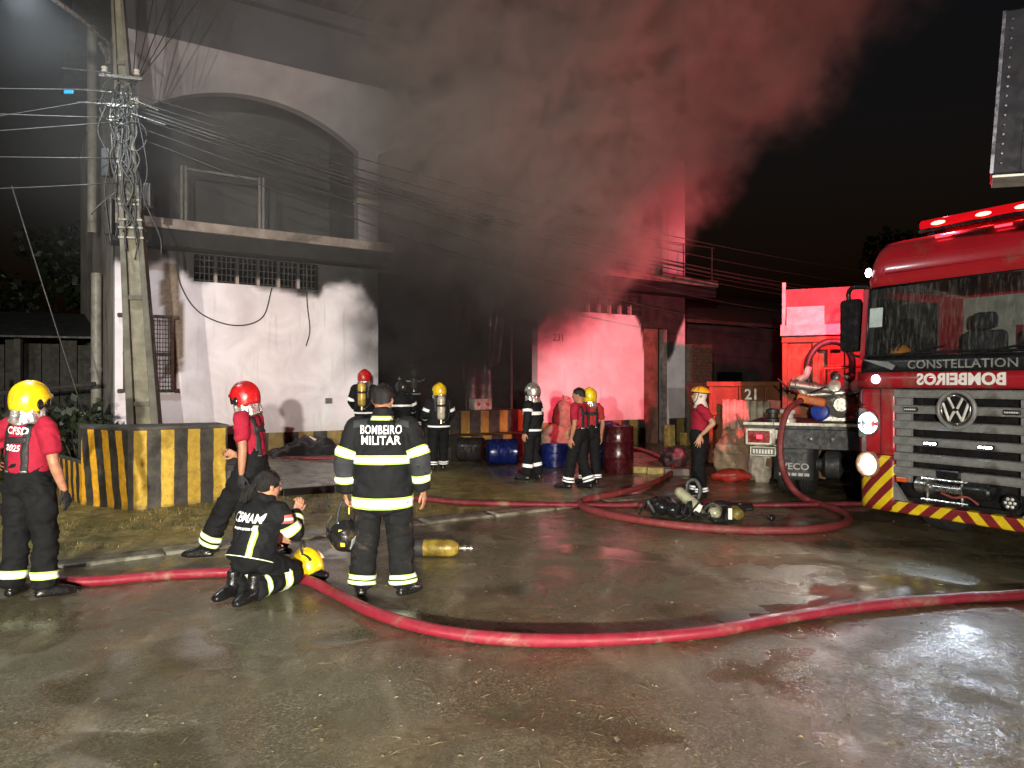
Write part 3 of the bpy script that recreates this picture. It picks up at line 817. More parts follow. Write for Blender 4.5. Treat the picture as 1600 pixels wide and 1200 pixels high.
# ================================================================== pole, lamp, cables
PB = Vector((-5.50, 11.22, 0)); PLEAN = Vector((-0.44, 0.0, 7.0)).normalized()       # pole leans to the side
def pole_pt(z, dx=0.0, dy=0.0):
    return PB + PLEAN * (z / PLEAN.z) + Vector((dx, dy, 0))
def make_pole():
    root = empty('utility_pole', PB, 0, 'grey concrete utility pole wrapped in cables behind the striped wall', 'pole')
    conc = mat('pole_concrete', (0.115, 0.11, 0.09), 0.8, var=0.4, scale=3, bump=0.5, bscale=30, dirt=0.45, dirtc=(0.08, 0.075, 0.06))
    web = mat('pole_web', (0.185, 0.172, 0.13), 0.85, var=0.35, scale=4, bump=0.5, bscale=30, dirt=0.3, dirtc=(0.13, 0.12, 0.09))
    rotz = Matrix.Rotation(R(14), 3, 'Z')
    def rel(z, x, y):
        return (pole_pt(z) - PB) + rotz @ Vector((x, y, 0))
    def width(z): return 0.245 - 0.021 * z       # half width
    def depth(z): return 0.16 - 0.011 * z
    zs = [-.1, 1.4, 3, 4.6, 6.2, 8, 9.6]
    def strip(xa, xb, ya, yb, m, name):
        mb = MB(); vs_ = []
        for z in zs:
            w, d = width(z), depth(z)
            for fx, fy in ((xa, ya), (xb, ya), (xb, yb), (xa, yb)):
                vs_.append(rel(z, fx * w, fy * d))
        fs = [(3, 2, 1, 0), tuple(range(4 * len(zs) - 4, 4 * len(zs)))]
        for i in range(len(zs) - 1):
            for k in range(4): fs.append((i * 4 + k, i * 4 + (k + 1) % 4, i * 4 + 4 + (k + 1) % 4, i * 4 + 4 + k))
        mb.add(vs_, fs); return mb.build(name, m, root, bevel=0.012)
    strip(-1, -.52, -1, 1, conc, 'flange'); strip(.52, 1, -1, 1, conc, 'flange'); strip(-.515, .515, -.35, .35, web, 'web')
    for z in (1.45, 3.05, 4.5, 5.6, 6.6):
        w, d = width(z), depth(z); mb = MB()
        mb.box(rel(z, 0, -.62 * d), (1.02 * w, .5 * d, .07), rot=rotz); mb.build('cross_web', conc, root, bevel=.008)
    gal = mat('galvanised_band', (0.24, 0.24, 0.23), 0.35, 0.7, var=0.3, scale=12)
    for z in (3.95, 4.1, 4.22, 4.45, 4.52, 4.88, 5.08, 5.28, 5.66, 5.78, 5.92, 6.12, 6.36):
        w, d = width(z) + .012, depth(z) + .012; mb = MB()
        tl = Matrix.Rotation(R(random.uniform(-4, 4)), 3, 'Y')
        ring = [(-w, -d), (w, -d), (w, d), (-w, d)]
        pts = [Vector(rel(z, a, b)) for a, b in ring]
        h = .026
        mb.add([p - Vector((0, 0, h / 2)) for p in pts] + [p + Vector((0, 0, h / 2)) for p in pts], [(0, 1, 5, 4), (1, 2, 6, 5), (2, 3, 7, 6), (3, 0, 4, 7), (4, 5, 6, 7), (3, 2, 1, 0)])
        mb.build('steel_band', gal, root)
    # bracket arms and porcelain
    for z, L in ((6.36, .30), (5.92, .22)):
        mb = MB(); c = Vector(rel(z, 0, -depth(z) - .03)); mb.box(c, (L * 2, .05, .05), rot=rotz)
        mb.build('bracket', gal, root, bevel=.006)
    por = mat('porcelain', (0.55, 0.53, 0.48), 0.25, var=0.2)
    for z, x in ((6.40, -.22), (6.40, .22), (5.96, .18), (5.66, -.16)):
        mb = MB(); mb.lathe([(.02, 0), (.045, .01), (.045, .03), (.028, .04), (.045, .055), (.04, .085), (.015, .095)], rel(z, x, -depth(z) - .04), n=14); mb.build('insulator', por, root, smooth=True, angle=50)
    # service cables tied up along the shaft
    blk = mat('cable_black', (0.028, 0.028, 0.028), 0.5, var=0.3)
    gry = mat('cable_grey', (0.035, 0.035, 0.034), 0.5, var=0.3)
    r = random.Random(4)
    for k in range(20):
        za = r.uniform(5.2, 6.3); zb = r.uniform(3.6, 5.0); sgn = 1 if k % 3 == 0 else -1
        pts = []
        for j in range(7):
            z = za + (zb - za) * j / 6; w, d = width(z), depth(z)
            pts.append(rel(z, sgn * (w + .01 + r.uniform(-.02, .05)) if k % 2 else r.uniform(-.7, .7) * w, -(d + r.uniform(.0, .07))))
        mb = MB(); mb.tube(spline(pts, 5), r.uniform(.008, .02), 6); mb.build('riser_cable', gry if k % 4 == 0 else blk, root, smooth=True)
    for k in range(9):
        z = r.uniform(5.3, 6.2); rad = r.uniform(.12, .24); cx = r.uniform(-.15, .15)
        c = Vector(rel(z, cx, -depth(z) - .06 - .02 * k / 3)); mb = MB()
        mb.tube([c + Vector((math.cos(t) * rad * .8, r.uniform(-.015, .015), math.sin(t) * rad)) for t in np.linspace(0, 6.1, 26)], .009, 6); mb.build('cable_coil', gry if k % 3 == 0 else blk, root, smooth=True)
    for pts in ([(.2, 5.9), (.30, 5.0), (.22, 4.6), (.30, 4.3), (.42, 3.95), (.42, 3.7)], [(-.15, 4.6), (-.38, 4.4), (-.50, 4.25)], [(-.2, 5.9), (-.34, 5.5), (-.22, 5.1), (-.3, 4.6), (-.26, 3.8)]):
        mb = MB(); mb.tube(spline([rel(z, x, -.2) for x, z in pts], 6), .011, 6); mb.build('loose_cable', gry, root, smooth=True)
    bx = mat('splice_box', (0.03, 0.03, 0.032), 0.45, var=0.2)
    for z, x, s in ((5.05, -.27, (.13, .13, .42)), (4.25, -.28, (.12, .12, .55)), (4.6, .27, (.12, .12, .36))):
        mb = MB(); mb.box(rel(z, x, -.1), s); mb.build('splice_box', bx, root, bevel=.02)
    mb = MB()
    tg = pole_pt(6.1) - PB + Vector((-.72, -.2, 0)); mb.box(tg, (.14, .02, .06))
    mb.build('blue_tag', mat('blue_tag', (0.03, 0.42, 0.9), 0.4, var=.1), root, bevel=.008)
    # preformed grips: white dashes on the cables
    for a, b in (((-.05, -.25, 6.36), (-.78, -.25, 6.44)), ((-.05, -.25, 6.08), (-.60, -.25, 6.12)), ((-.05, -.25, 5.90), (-.58, -.25, 5.93)), ((.2, -.2, 6.0), (.56, -.1, 5.86)), ((.2, -.2, 5.78), (.66, -.1, 5.64))):
        p = Vector(a) + (pole_pt(a[2]) - PB - Vector((0, 0, a[2]))); q = Vector(b) + (pole_pt(b[2]) - PB - Vector((0, 0, b[2])))
        mb = MB(); n = 9
        for k in range(n):
            s0, s1 = p.lerp(q, (k + .1) / n), p.lerp(q, (k + .7) / n); mb.tube([s0, s1], .014, 6)
        mb.tube([p, q], .008, 6); mb.build('cable_grip', gal, root)
    # the street lamp on its arm
    lamp = empty('street_lamp', pole_pt(6.74), 0, 'street lamp on a galvanised arm fixed to the concrete pole', 'street lamp')
    o = pole_pt(6.74); A = Vector((0, -.19, 0)); Bp = Vector((-6.21, 9.62, 6.93)) - o
    mb = MB(); mb.tube([A + Vector((-.1, 0, -.12)), A + Vector((-.1, 0, .02)), A.lerp(Bp, .1) + Vector((0, 0, .03)), A.lerp(Bp, .5) + Vector((0, 0, .05)), Bp], .032, 10); mb.build('arm', gal, lamp, smooth=True)
    mb = MB(); mb.box((-.1, -.17, -.04), (.06, .04, .34)); mb.add([(-.13, -.2, -.02), (-.07, -.2, -.02), (-.07, -.42, .0), (-.13, -.42, .0), (-.10, -.2, -.2)], [(0, 1, 2, 3), (0, 4, 1), (0, 3, 4), (1, 4, 2), (2, 4, 3)]); mb.build('bracket', gal, lamp)
    mb = MB(); mb.box(Bp + Vector((-.01, -.27, .03)), (.24, .56, .10), taper=.8); mb.build('head', mat('lamp_body', (.3, .3, .3), .4, .3), lamp, bevel=.03)
    mb = MB(); mb.box(Bp + Vector((-.01, -.28, -.025)), (.18, .40, .012)); mb.build('lens', emission('street_lamp_glow', (0.86, 0.95, 1.0), 60), lamp)
make_pole()

def cable(name, p, q, sag, r, label, group, n=26, m=None):
    p, q = Vector(p), Vector(q); pts = []
    for k in range(n + 1):
        t = k / n; x = p.lerp(q, t); x.z -= 4 * sag * t * (1 - t); pts.append(x)
    mb = MB(); mb.tube(pts, r, 6)
    o = mb.build(name, m or mat('cable_black', (0.028, 0.028, 0.028), 0.5), smooth=True)
    return tag(o, label, 'cable', group)
def make_cables():
    gry = mat('cable_grey', (0.035, 0.035, 0.034), 0.5)
    far = PB + U * 36
    for i, (z0, z1, sg, r) in enumerate([(6.12, 6.05, 1.00, .012), (6.02, 5.9, 1.25, .014), (5.95, 5.8, 1.45, .02), (5.90, 5.76, 1.5, .026), (5.86, 5.7, 1.55, .014), (5.80, 5.6, 1.6, .012), (5.66, 5.4, 1.9, .010), (5.5, 5.3, 2.3, .009)]):
        a = pole_pt(z0, .18, -.1 + .03 * i); b = far + Vector((.0 + .05 * i, .05 * i, z1))
        cable('overhead_cable', a, b, sg, r, 'black overhead cable running from the pole along the warehouse front', 'overhead cables along the street', m=gry if i == 0 else None)
    for i, (py0, py1) in enumerate([(140, 132), (150, 175), (184, 172), (190, 198), (247, 239), (285, 276)]):
        a = at(185, py0, 11.0); b = at(0, py1, 10.4); d = b - a
        cable('side_cable', a, a + d * 6, .10 if i < 5 else .3, .0075 if i != 1 else .005, 'thin cable running from the pole away from the warehouse', 'cables leaving the pole on the shed side', n=20, m=gry)
    for i in range(5):                                           # drop wires rising past the pole top to the eaves
        a = pole_pt(6.0 + .05 * i, .12, -.05); b = fac(-4.9 + .35 * i, -1.5, 9.6)
        cable('drop_wire', a, b, .12, .008, 'thin drop wire rising from the pole to the warehouse eaves', 'drop wires to the eaves', n=8)
    cable('guy_wire', at(18, 290, 11.5), at(135, 660, 12.3), .02, .012, 'slanting guy wire beside the drain pipe', None, n=6, m=gry)
make_cables()

# ---- dark metal box on an arm, above the fire engine
def make_hanging_box():
    root = empty('sign_box', (4.55, 4.72, 0), 0, 'dark riveted metal box with pale underside hung from a post', 'sign box')
    dk = mat('box_paint', (0.014, 0.014, 0.021), 0.6, 0.0, var=0.3, scale=5, bump=0.1, spec=.25)
    c = at(1592, 148, 5.0); c.x += .22
    o = Vector((4.55, 4.72, 0)); rel = c - o
    rot = Matrix.Rotation(R(-32), 3, 'Z') @ Matrix.Rotation(R(4), 3, 'Y')
    def box(dc, s, nm, m, **k):
        mb = MB(); mb.box(rel + rot @ Vector(dc), s, rot=rot); return mb.build(nm, m, root, **k)
    box((0, 0, 0), (.62, .34, 1.10), 'box_body', dk, bevel=.012)
    box((0, 0, -.562), (.60, .32, .018), 'under_plate', mat('white_plate', (.72, .72, .66), .5), bevel=.004)
    box((-.14, -.176, 0), (.012, .012, 1.06), 'seam', dk)
    gal = mat('rivet', (.22, .22, .27), .3, .8)
    mb = MB()
    for k in range(16):
        p = rel + rot @ Vector((-.255, -.172, -.48 + k * .064)); mb.lathe([(.012, 0), (.012, .004), (.007, .009)], p, rot @ Vector((0, -1, 0)), 8)
    mb.build('rivet_row', gal, root)
    mb = MB(); mb.box(rel + rot @ Vector((-.306, -.165, 0)), (.02, .02, 1.09), rot=rot); mb.build('edge_trim', gal, root)
    mb = MB(); mb.tube([rel + rot @ Vector((.3, 0, .3)), Vector((0, 0, rel.z + .3))], .05, 10); mb.tube([(0, 0, -.1), (0, 0, rel.z + .6)], .07, 12); mb.build('post', dk, root, smooth=True, angle=40)
make_hanging_box()
# ================================================================== FIRE ENGINE
RED = (0.40, 0.012, 0.022)
def chevron_mat(name, cx=1.2, period=0.235, slope=1.0):
    N = Nodes(name); s = N.n('SeparateXYZ', {0: N.co})
    d = N.math('ABSOLUTE', N.math('SUBTRACT', s.outputs[0], cx))
    t = N.math('ADD', d, N.math('MULTIPLY', N.math('ADD', s.outputs[2], N.math('MULTIPLY', s.outputs[1], 0.0)), slope))
    f = N.ramp(N.math('ABSOLUTE', N.math('SUBTRACT', N.math('FRACT', N.math('DIVIDE', t, period)), 0.5)), 0.235, 0.25, 1, 0)
    y = N.mix(N.ramp(N.noise(12, 5, 0.7), 0.35, 0.7), (0.72, 0.50, 0.01), (0.85, 0.62, 0.02))
    r = N.mix(N.ramp(N.noise(12, 5, 0.7), 0.35, 0.7), (0.17, 0.012, 0.015), (0.24, 0.016, 0.02))
    c = N.mix(f, r, y)
    c = N.mix(N.ramp(N.noise(6, 6, 0.75, dist=0.5), 0.62, 0.75, 0, 0.5), c, (0.10, 0.07, 0.04))
    N.P(color=c, rough=N.ramp(N.noise(20), 0.3, 0.7, 0.3, 0.5), coat=0.3)
    return N.mat
def paint_mat(name, col, coat=0.7, dirt=0.6):
    N = Nodes(name)
    s = N.n('SeparateXYZ', {0: N.co})
    c = N.mix(N.ramp(N.noise(2.2, 4), 0.3, 0.7), tuple(x * .88 for x in col), col)
    dn = N.noise(3.2, 6, 0.72, dist=0.6, mapscale=(1, 1, .5))
    dust = N.math('MULTIPLY', N.ramp(N.math('SUBTRACT', dn, N.math('MULTIPLY', s.outputs[2], .035)), .44, .62), dirt)
    c = N.mix(dust, c, (0.17, 0.12, 0.085))
    N.P(color=c, rough=N.math('ADD', .3, N.math('MULTIPLY', dust, .5)), coat=coat, coatr=0.12, spec=.5)
    N.P(normal=N.bump(N.noise(300, 2), .03, .002))
    return N.mat
def glass_mat(name, tint=(0.75, 0.8, 0.8), refl=0.05):
    if name in _mats: return _mats[name]
    N = Nodes(name)
    t = N.n('BsdfTransparent', {'Color': tint}); g = N.n('BsdfGlossy', {'Color': (1, 1, 1), 'Roughness': 0.03})
    fr = N.n('Fresnel', {'IOR': 1.5})
    streak = N.noise(7, 5, .7, mapscale=(5, 1, .8))
    d = N.n('BsdfDiffuse', {'Color': (.5, .5, .48)})
    m = N.n('MixShader', {0: N.math('MULTIPLY', N.math('ADD', fr.outputs[0], .02), 1.0), 1: t.outputs[0], 2: g.outputs[0]})
    m2 = N.n('MixShader', {0: N.ramp(streak, .45, .75, .015, .17), 1: m.outputs[0], 2: d.outputs[0]})  # grey diffuse streaks, strengthened to paint in pale reflections on the glass
    N.nt.links.new(m2.outputs[0], N.out.inputs['Surface'])
    _mats[name] = N.mat
    return N.mat

def wheel(parent, c, r=.5, w=.3, axis=(1, 0, 0)):
    tyre = mat('tyre_rubber', (0.022, 0.022, 0.022), 0.85, var=0.4, scale=14, bump=0.4, bscale=60, dirt=0.3, dirtc=(.06, .05, .035))
    rim = mat('steel_rim', (0.18, 0.17, 0.16), 0.5, 0.6, var=0.4, scale=10, dirt=0.4, dirtc=(.05, .04, .03))
    ax = Vector(axis).normalized(); o = Vector(c) - ax * w / 2
    e = empty('wheel'); e.parent = parent
    mb = MB()
    prof = [(r * .56, .01), (r * .62, -.005), (r * .82, -.005), (r * .93, .02), (r, .05)]
    for k in range(4):
        a = .05 + (w - .1) * k / 4; prof += [(r, a + .002), (r, a + (w - .1) / 4 - .022), (r - .018, a + (w - .1) / 4 - .018), (r - .018, a + (w - .1) / 4 - .004)]
    prof += [(r, w - .05), (r * .93, w - .02), (r * .82, w + .005), (r * .62, w + .005), (r * .56, w - .01)]
    mb.lathe(prof, o, ax, 40); mb.build('tyre', tyre, e, smooth=True, angle=35)
    mb = MB(); mb.lathe([(.03, -.01), (r * .2, -.01), (r * .24, .05), (r * .42, .07), (r * .5, .01), (r * .565, -.004), (r * .565, w + .004), (r * .5, w - .01), (r * .3, w - .06), (.03, w - .06)], o, ax, 28)
    mb.build('rim', rim, e, smooth=True, angle=35)
    return e

TR0 = Vector((4.035, 8.63, 0)); TRA = math.atan2(-0.874, 0.485)
TRX = Vector((.485, -.874, 0)); TRY = Vector((.874, .485, 0))
def truck_w(x, y, z): return TR0 + TRX * x + TRY * y + Vector((0, 0, z))
def make_fire_engine():
    T = empty('fire_engine', TR0, TRA, 'red fire engine with chevron bumper, winch and lit beacons', 'fire engine')
    red = paint_mat('engine_red', RED); grey = mat('grille_grey', (0.23, 0.235, 0.235), 0.42, 0.1, var=0.25, scale=8, dirt=0.25, dirtc=(.1, .08, .06))
    black = mat('trim_black', (0.012, 0.012, 0.013), 0.35, var=0.3, scale=8); chev = chevron_mat('chevron_paint')
    chrome = mat('chrome', (0.75, 0.75, 0.75), 0.12, 1.0, var=0.1); steel = mat('winch_steel', (0.45, 0.44, 0.42), 0.3, 0.9, var=0.35, scale=12)
    W = 2.4
    # --- roof and fascia, one curved shell
    mb = MB()
    prof = [(.03, 2.86), (.00, 2.90), (-.005, 3.02), (.02, 3.14), (.07, 3.26), (.18, 3.36), (.40, 3.41), (.9, 3.43), (1.5, 3.43), (2.05, 3.41), (2.1, 3.33), (2.1, 2.86)]
    nx = 28
    def corner(u):
        a = abs(2 * u - 1); return max(0, (a - .80) / .20)
    vs_, fs = [], []
    for j, (y, z) in enumerate(prof):
        for i in range(nx + 1):
            u = i / nx; k = corner(u); zz = 2.86 + (z - 2.86) * (1 - .26 * k ** 2.4) ; yy = y + .22 * k ** 2 if y < 1 else y
            x = .0 + W * u; x = W / 2 + (x - W / 2) * (1 - .05 * max(0, (z - 2.95)) / .4)
            vs_.append((x, yy, zz))
    for j in range(len(prof) - 1):
        for i in range(nx): fs.append((j * (nx + 1) + i, j * (nx + 1) + i + 1, (j + 1) * (nx + 1) + i + 1, (j + 1) * (nx + 1) + i))
    fs.append(tuple(j * (nx + 1) for j in range(len(prof)))[::-1]); fs.append(tuple(j * (nx + 1) + nx for j in range(len(prof))))
    mb.add(vs_, fs); roof = mb.build('roof', red, T, smooth=True, angle=38)
    # pressed panel line on the fascia
    mb = MB(); pts = [(.35, -.012, 2.99), (.32, -.01, 3.02), (.36, .018, 3.12), (.5, .022, 3.13), (1.9, .022, 3.13), (2.04, .018, 3.12), (2.08, -.01, 3.02), (2.05, -.012, 2.99), (.35, -.012, 2.99)]
    mb.tube(pts, .008, 6); mb.build('fascia_panel_line', red, roof, smooth=True)
    for x in (.95, 1.55):
        mb = MB(); mb.box((x, .085, 3.32), (.16, .015, .018), rot=Matrix.Rotation(R(-40), 3, 'X')); mb.build('roof_marker_lamp', emission('red_marker', (1, .03, .05), 5), roof)
    # --- cab sides and back, with side windows
    for x0, x1 in ((0.0, .05), (2.35, 2.4)):
        mb = MB(); mb.prism([(.25, .55), (2.1, .55), (2.1, 2.0), (.30, 2.0), (.06, 2.0), (.05, 1.0)], x0, x1, axis='x'); mb.bb(x0, x1, 1.55, 2.1, 2.001, 2.858); mb.bb(x0, x1, .14, 1.549, 2.76, 2.858)
        side = mb.build('cab_side', red, T)
        mb = MB(); mb.bb(x0 + .02, x1 - .02, .14, 1.549, 2.001, 2.759); mb.build('side_window', glass_mat('cab_glass'), side)
        mb = MB(); xx = x0 - .02 if x0 == 0 else x1 + .004; mb.bb(xx, xx + .016, 1.2, 1.4, 1.75, 1.79); mb.build('door_handle', black, side)
    mb = MB(); mb.bb(.05, 2.35, 2.04, 2.09, .6, 2.855); mb.build('cab_back', mat('cab_lining', (.30, .29, .27), .8), T)
    mb = MB(); mb.bb(.052, 2.348, .3, 2.035, .95, 1.05); mb.build('cab_floor', black, T)
    # pillars
    for xa, xb in ((.0, .085), (2.315, 2.4)):
        mb = MB(); mb.add([(xa, .025, 2.03), (xb, .02, 2.03), (xb, .10, 2.862), (xa, .10, 2.862), (xa, .14, 2.03), (xb, .14, 2.03), (xb, .2, 2.862), (xa, .2, 2.862)], [(0, 1, 2, 3), (7, 6, 5, 4), (1, 5, 6, 2), (4, 0, 3, 7), (3, 2, 6, 7), (4, 5, 1, 0)])
        mb.build('pillar', red, T, bevel=.012)
        xi = .087 if xa == 0 else 2.243
        mb = MB(); mb.add([(xi, .035, 2.06), (xi + .07, .03, 2.06), (xi + .10 if xa == 0 else xi + .07, .105, 2.85), (xi if xa == 0 else xi - .03, .11, 2.85)], [(0, 1, 2, 3)])
        o = mb.build('pillar_trim', mat('pillar_grey', (.30, .32, .32), .6), T); o.modifiers.new('s', 'SOLIDIFY').thickness = .01
    # windscreen, curved
    mb = MB(); mb.grid(lambda u, v: (.09 + 2.22 * u, .022 + .078 * v - .035 * (1 - (2 * u - 1) ** 2), 2.055 + .80 * v), 16, 6)
    scr = mb.build('windscreen', glass_mat('cab_glass'), T, smooth=True)
    mb = MB(); mb.grid(lambda u, v: (.13 + .16 * u, .034 + .02 * v - .012, 2.40 + .22 * v), 2, 2); o = mb.build('sticker', mat('sticker_pale', (.45, .55, .55), .5), scr); o.modifiers.new('s', 'SOLIDIFY').thickness = .002
    mb = MB(); mb.tube([(.09, -.01, 2.07), (1.1, -.04, 2.09), (2.3, -.01, 2.07)], .012, 6); mb.tube([(.45, -.02, 2.06), (1.05, -.045, 2.15)], .012, 6); mb.tube([(1.35, -.045, 2.06), (1.95, -.03, 2.15)], .012, 6); mb.build('wiper', black, T)
    mb = MB(); mb.tube([(.095, .012, 2.062), (1.2, -.022, 2.058), (2.305, .012, 2.062)], .012, 6); mb.tube([(.095, .094, 2.848), (1.2, .058, 2.852), (2.305, .094, 2.848)], .012, 6)
    mb.tube([(.093, .012, 2.06), (.093, .094, 2.85)], .012, 6); mb.tube([(2.307, .012, 2.06), (2.307, .094, 2.85)], .012, 6); mb.build('screen_seal', black, T, smooth=True)
    mb = MB(); mb.tube(spline([(.12, -.05, 1.50), (.10, -.075, 1.53), (.10, -.075, 1.66), (.12, -.05, 1.69)], 4), .013, 8); mb.build('grab_handle', black, T, smooth=True)
    # interior
    mb = MB(); mb.grid(lambda u, v: (.09 + 2.22 * u, .10 + .50 * v, 2.02 + .03 * math.sin(v * 3.1)), 12, 4); mb.bb(.1, 2.3, .6, .64, 1.1, 2.03); mb.build('dashboard', mat('dash', (.035, .035, .036), .7, var=.3, scale=8, bump=.2), T, smooth=True)
    seat = mat('seat_cloth', (.02, .021, .03), .9, var=.3, scale=12, bump=.3)
    for x in (.55, 1.25, 1.85):
        e = empty('seat'); e.parent = T
        mb = MB(); mb.box((x, 1.35, 1.55), (.5, .5, .18)); mb.build('cushion', seat, e, bevel=.05)
        mb = MB(); mb.box((x, 1.62, 2.0), (.5, .15, .8)); mb.build('backrest', seat, e, bevel=.06)
        mb = MB(); mb.box((x, 1.62, 2.52), (.28, .12, .2)); mb.build('headrest', seat, e, bevel=.05)
    mb = MB(); mb.tube([(1.75 + .22 * math.cos(t), .82 + .10 * math.sin(t), 2.12 + .18 * math.sin(t)) for t in np.linspace(0, 6.283, 25)], .018, 8, cap=False); mb.build('steering_wheel', black, T, smooth=True)
    mb = MB(); mb.box((.95, 2.02, 2.3), (.5, .02, .34)); mb.build('cab_locker', mat('locker_red', (.20, .012, .02), .6), T)
    # --- front: cowl, name band, grille
    mb = MB(); mb.grid(lambda u, v: (.05 + 2.3 * u, -.005 + .025 * v - .045 * (1 - (2 * u - 1) ** 2), 1.885 + .165 * v), 16, 3); o = mb.build('cowl', black, T, smooth=True); o.modifiers.new('s', 'SOLIDIFY').thickness = .03
    mb = MB(); mb.add([(.06, -.012, 2.035), (.46, -.045, 1.905), (.50, -.048, 1.955), (.40, -.042, 2.0)], [(0, 1, 2, 3)]); mb.add([(2.34, -.012, 2.035), (1.94, -.045, 1.905), (1.90, -.048, 1.955), (2.0, -.042, 2.0)], [(3, 2, 1, 0)]); mb.build('cowl_trim', mat('cowl_grey', (.22, .24, .25), .4), T)
    mb = MB(); mb.grid(lambda u, v: (.0 + 2.4 * u, .0 - .05 * (1 - (2 * u - 1) ** 2), 1.70 + .18 * v), 16, 2); o = mb.build('name_band', red, T, smooth=True); o.modifiers.new('s', 'SOLIDIFY').thickness = .04
    for x0, x1 in ((0.0, .47), (1.93, 2.4)):
        mb = MB(); mb.grid(lambda u, v: (x0 + (x1 - x0) * u, (.03 * ((1 - u) if x0 == 0 else u) ** 2) - .02 * (u if x0 == 0 else 1 - u), .955 + .742 * v), 8, 8); o = mb.build('corner_panel', red, T, smooth=True); o.modifiers.new('s', 'SOLIDIFY').thickness = .05
    for x in (.30, 2.10):
        mb = MB(); mb.tube([(x, -.014, .97), (x, -.014, 1.69)], .004, 6); mb.build('panel_seam', black, T)
    for z in (1.702, 1.884):
        mb = MB(); mb.tube([(x_, -.002 - .05 * (1 - (2 * x_ / 2.4 - 1) ** 2), z) for x_ in np.linspace(.01, 2.39, 17)], .005, 6); mb.build('panel_seam', black, T)
    def lettering(s, size, x, z, m, bold=0., mirror=False, spacing=1.0, sx=1.0, nm='lettering', y=-.062):
        me = text_mesh(s, size, bold, .003, spacing=spacing, sx=sx)
        if mirror:
            me.transform(Matrix.Scale(-1, 4, (1, 0, 0))); me.flip_normals()
        for v in me.vertices:                                    # text lies on the bowed panel
            u = (x + v.co.x) / 2.4; v.co.z += .05 * (1 - (2 * u - 1) ** 2) - .05
        o = link(nm, me, m, T, loc=(x, y, z), rot=(R(90), 0, 0)); return o
    lettering('CONSTELLATION', .125, 1.2, 1.955, mat('letter_silver', (.50, .50, .50), .35, .6), .001, sx=1.10, spacing=1.03, nm='model_lettering')
    lettering('BOMBEIROS', .165, 1.2, 1.795, mat('letter_white', (.85, .84, .83), .5, var=.05), .006, mirror=True, sx=1.02, nm='service_lettering')
    mb = MB(); mb.bb(.47, 1.93, .10, .12, .45, 1.70); mb.build('grille_backing', black, T)
    for z in (1.645, 1.475, 1.305, 1.13, .955, .80):
        mb = MB(); mb.prism([(-.035, -.045), (-.045, -.02), (-.045, .032), (-.02, .046), (.05, .046), (.05, -.045)], .475, 1.925, axis='x')
        o = mb.build('grille_slat', grey, T, loc=(0, 0, z), bevel=.006)
        mb = MB(); mb.bb(.48, 1.92, -.049, -.046, .034, .040); mb.build('slat_edge', mat('slat_edge', (.5, .5, .5), .25, .7), o)
        for xe in (.478, 1.752):
            mb = MB(); mb.bb(xe, xe + .17, .0, .04, -.125, -.05); mb.build('slat_spacer', grey, o)
    # emblem: ring with stacked V and W
    em = empty('emblem', (1.19, -.09, 1.487)); em.parent = T
    mb = MB(); mb.tube([(.185 * math.cos(t), 0, .185 * math.sin(t)) for t in np.linspace(0, 6.2832, 41)], .022, 10, cap=False); mb.build('outer_ring', grey, em, smooth=True)
    mb = MB(); mb.tube([(.148 * math.cos(t), -.012, .148 * math.sin(t)) for t in np.linspace(0, 6.2832, 41)], .013, 8, cap=False); mb.build('ring', chrome, em, smooth=True)
    mb = MB(); mb.lathe([(.15, 0), (.15, .02)], (0, .02, 0), (0, -1, 0), 32); mb.build('disc', black, em)
    mb = MB()
    def stroke(p, q, w=.030): mb.tube([(p[0], -.018, p[1]), (q[0], -.018, q[1])], [(w / 2, .014)] * 2, 4, side=(1, 0, 0))
    for s in (-1, 1):
        stroke((s * .075, .125), (s * .018, .012)); stroke((s * .128, .065), (s * .066, -.115)); stroke((s * .066, -.115), (s * .012, -.015))
    stroke((-.03, .006), (.03, .006), .022)
    mb.build('letters', mat('emblem_silver', (.72, .72, .70), .38, .35, var=.1), em)
    # grille LED bars: two lit, two dark
    for x, z, lit in ((.90, 1.12, 1), (1.46, 1.12, 1), (.68, 1.475, 0), (1.70, 1.475, 0)):
        e = empty('led_lamp', (x, -.055, z)); e.parent = T
        mb = MB(); mb.box((0, 0, 0), (.16, .03, .05)); mb.build('case', black, e, bevel=.012)
        mb = MB()
        for k in range(6): mb.lathe([(.010, 0), (.010, .004)], (-.055 + k * .022, -.016, 0), (0, -1, 0), 10)
        mb.build('diode_row', emission('led_white', (.72, .85, 1), 85) if lit else mat('diode_off', (.6, .6, .6), .2), e)
    # headlamps
    gl = mat('lamp_chrome', (.35, .36, .38), .3, .8, var=.1); cl = glass_mat('lamp_glass', (.95, .95, .95))
    for x, sgn in ((.145, 1), (2.255, -1)):
        e = empty('headlamp', (x, -.006, 1.30)); e.parent = T
        mb = MB(); mb.lathe([(.135, 0), (.135, .03), (.12, .034), (.10, .0), (.02, -.04)], (0, .02, 0), (0, -1, 0), 28); mb.build('bowl', gl, e, smooth=True, angle=40)
        mb = MB(); mb.tube([(.105 * math.cos(t), -.02, .105 * math.sin(t)) for t in np.linspace(.2, 2.95, 18)], .014, 8); mb.tube([(.105 * math.cos(t), -.02, .105 * math.sin(t)) for t in np.linspace(3.35, 6.05, 18)], .014, 8); mb.build('light_ring', emission('led_ring', (.86, .92, 1), 12), e, smooth=True)
        mb = MB(); mb.lathe([(.05, 0), (.05, .01), (.02, .02)], (0, -.005, .035), (0, -1, 0), 16); mb.lathe([(.05, 0), (.05, .01), (.02, .02)], (0, -.005, -.05), (0, -1, 0), 16); mb.build('bulb', emission('headlamp_glow', (.95, .95, 1), 2.2), e, smooth=True)
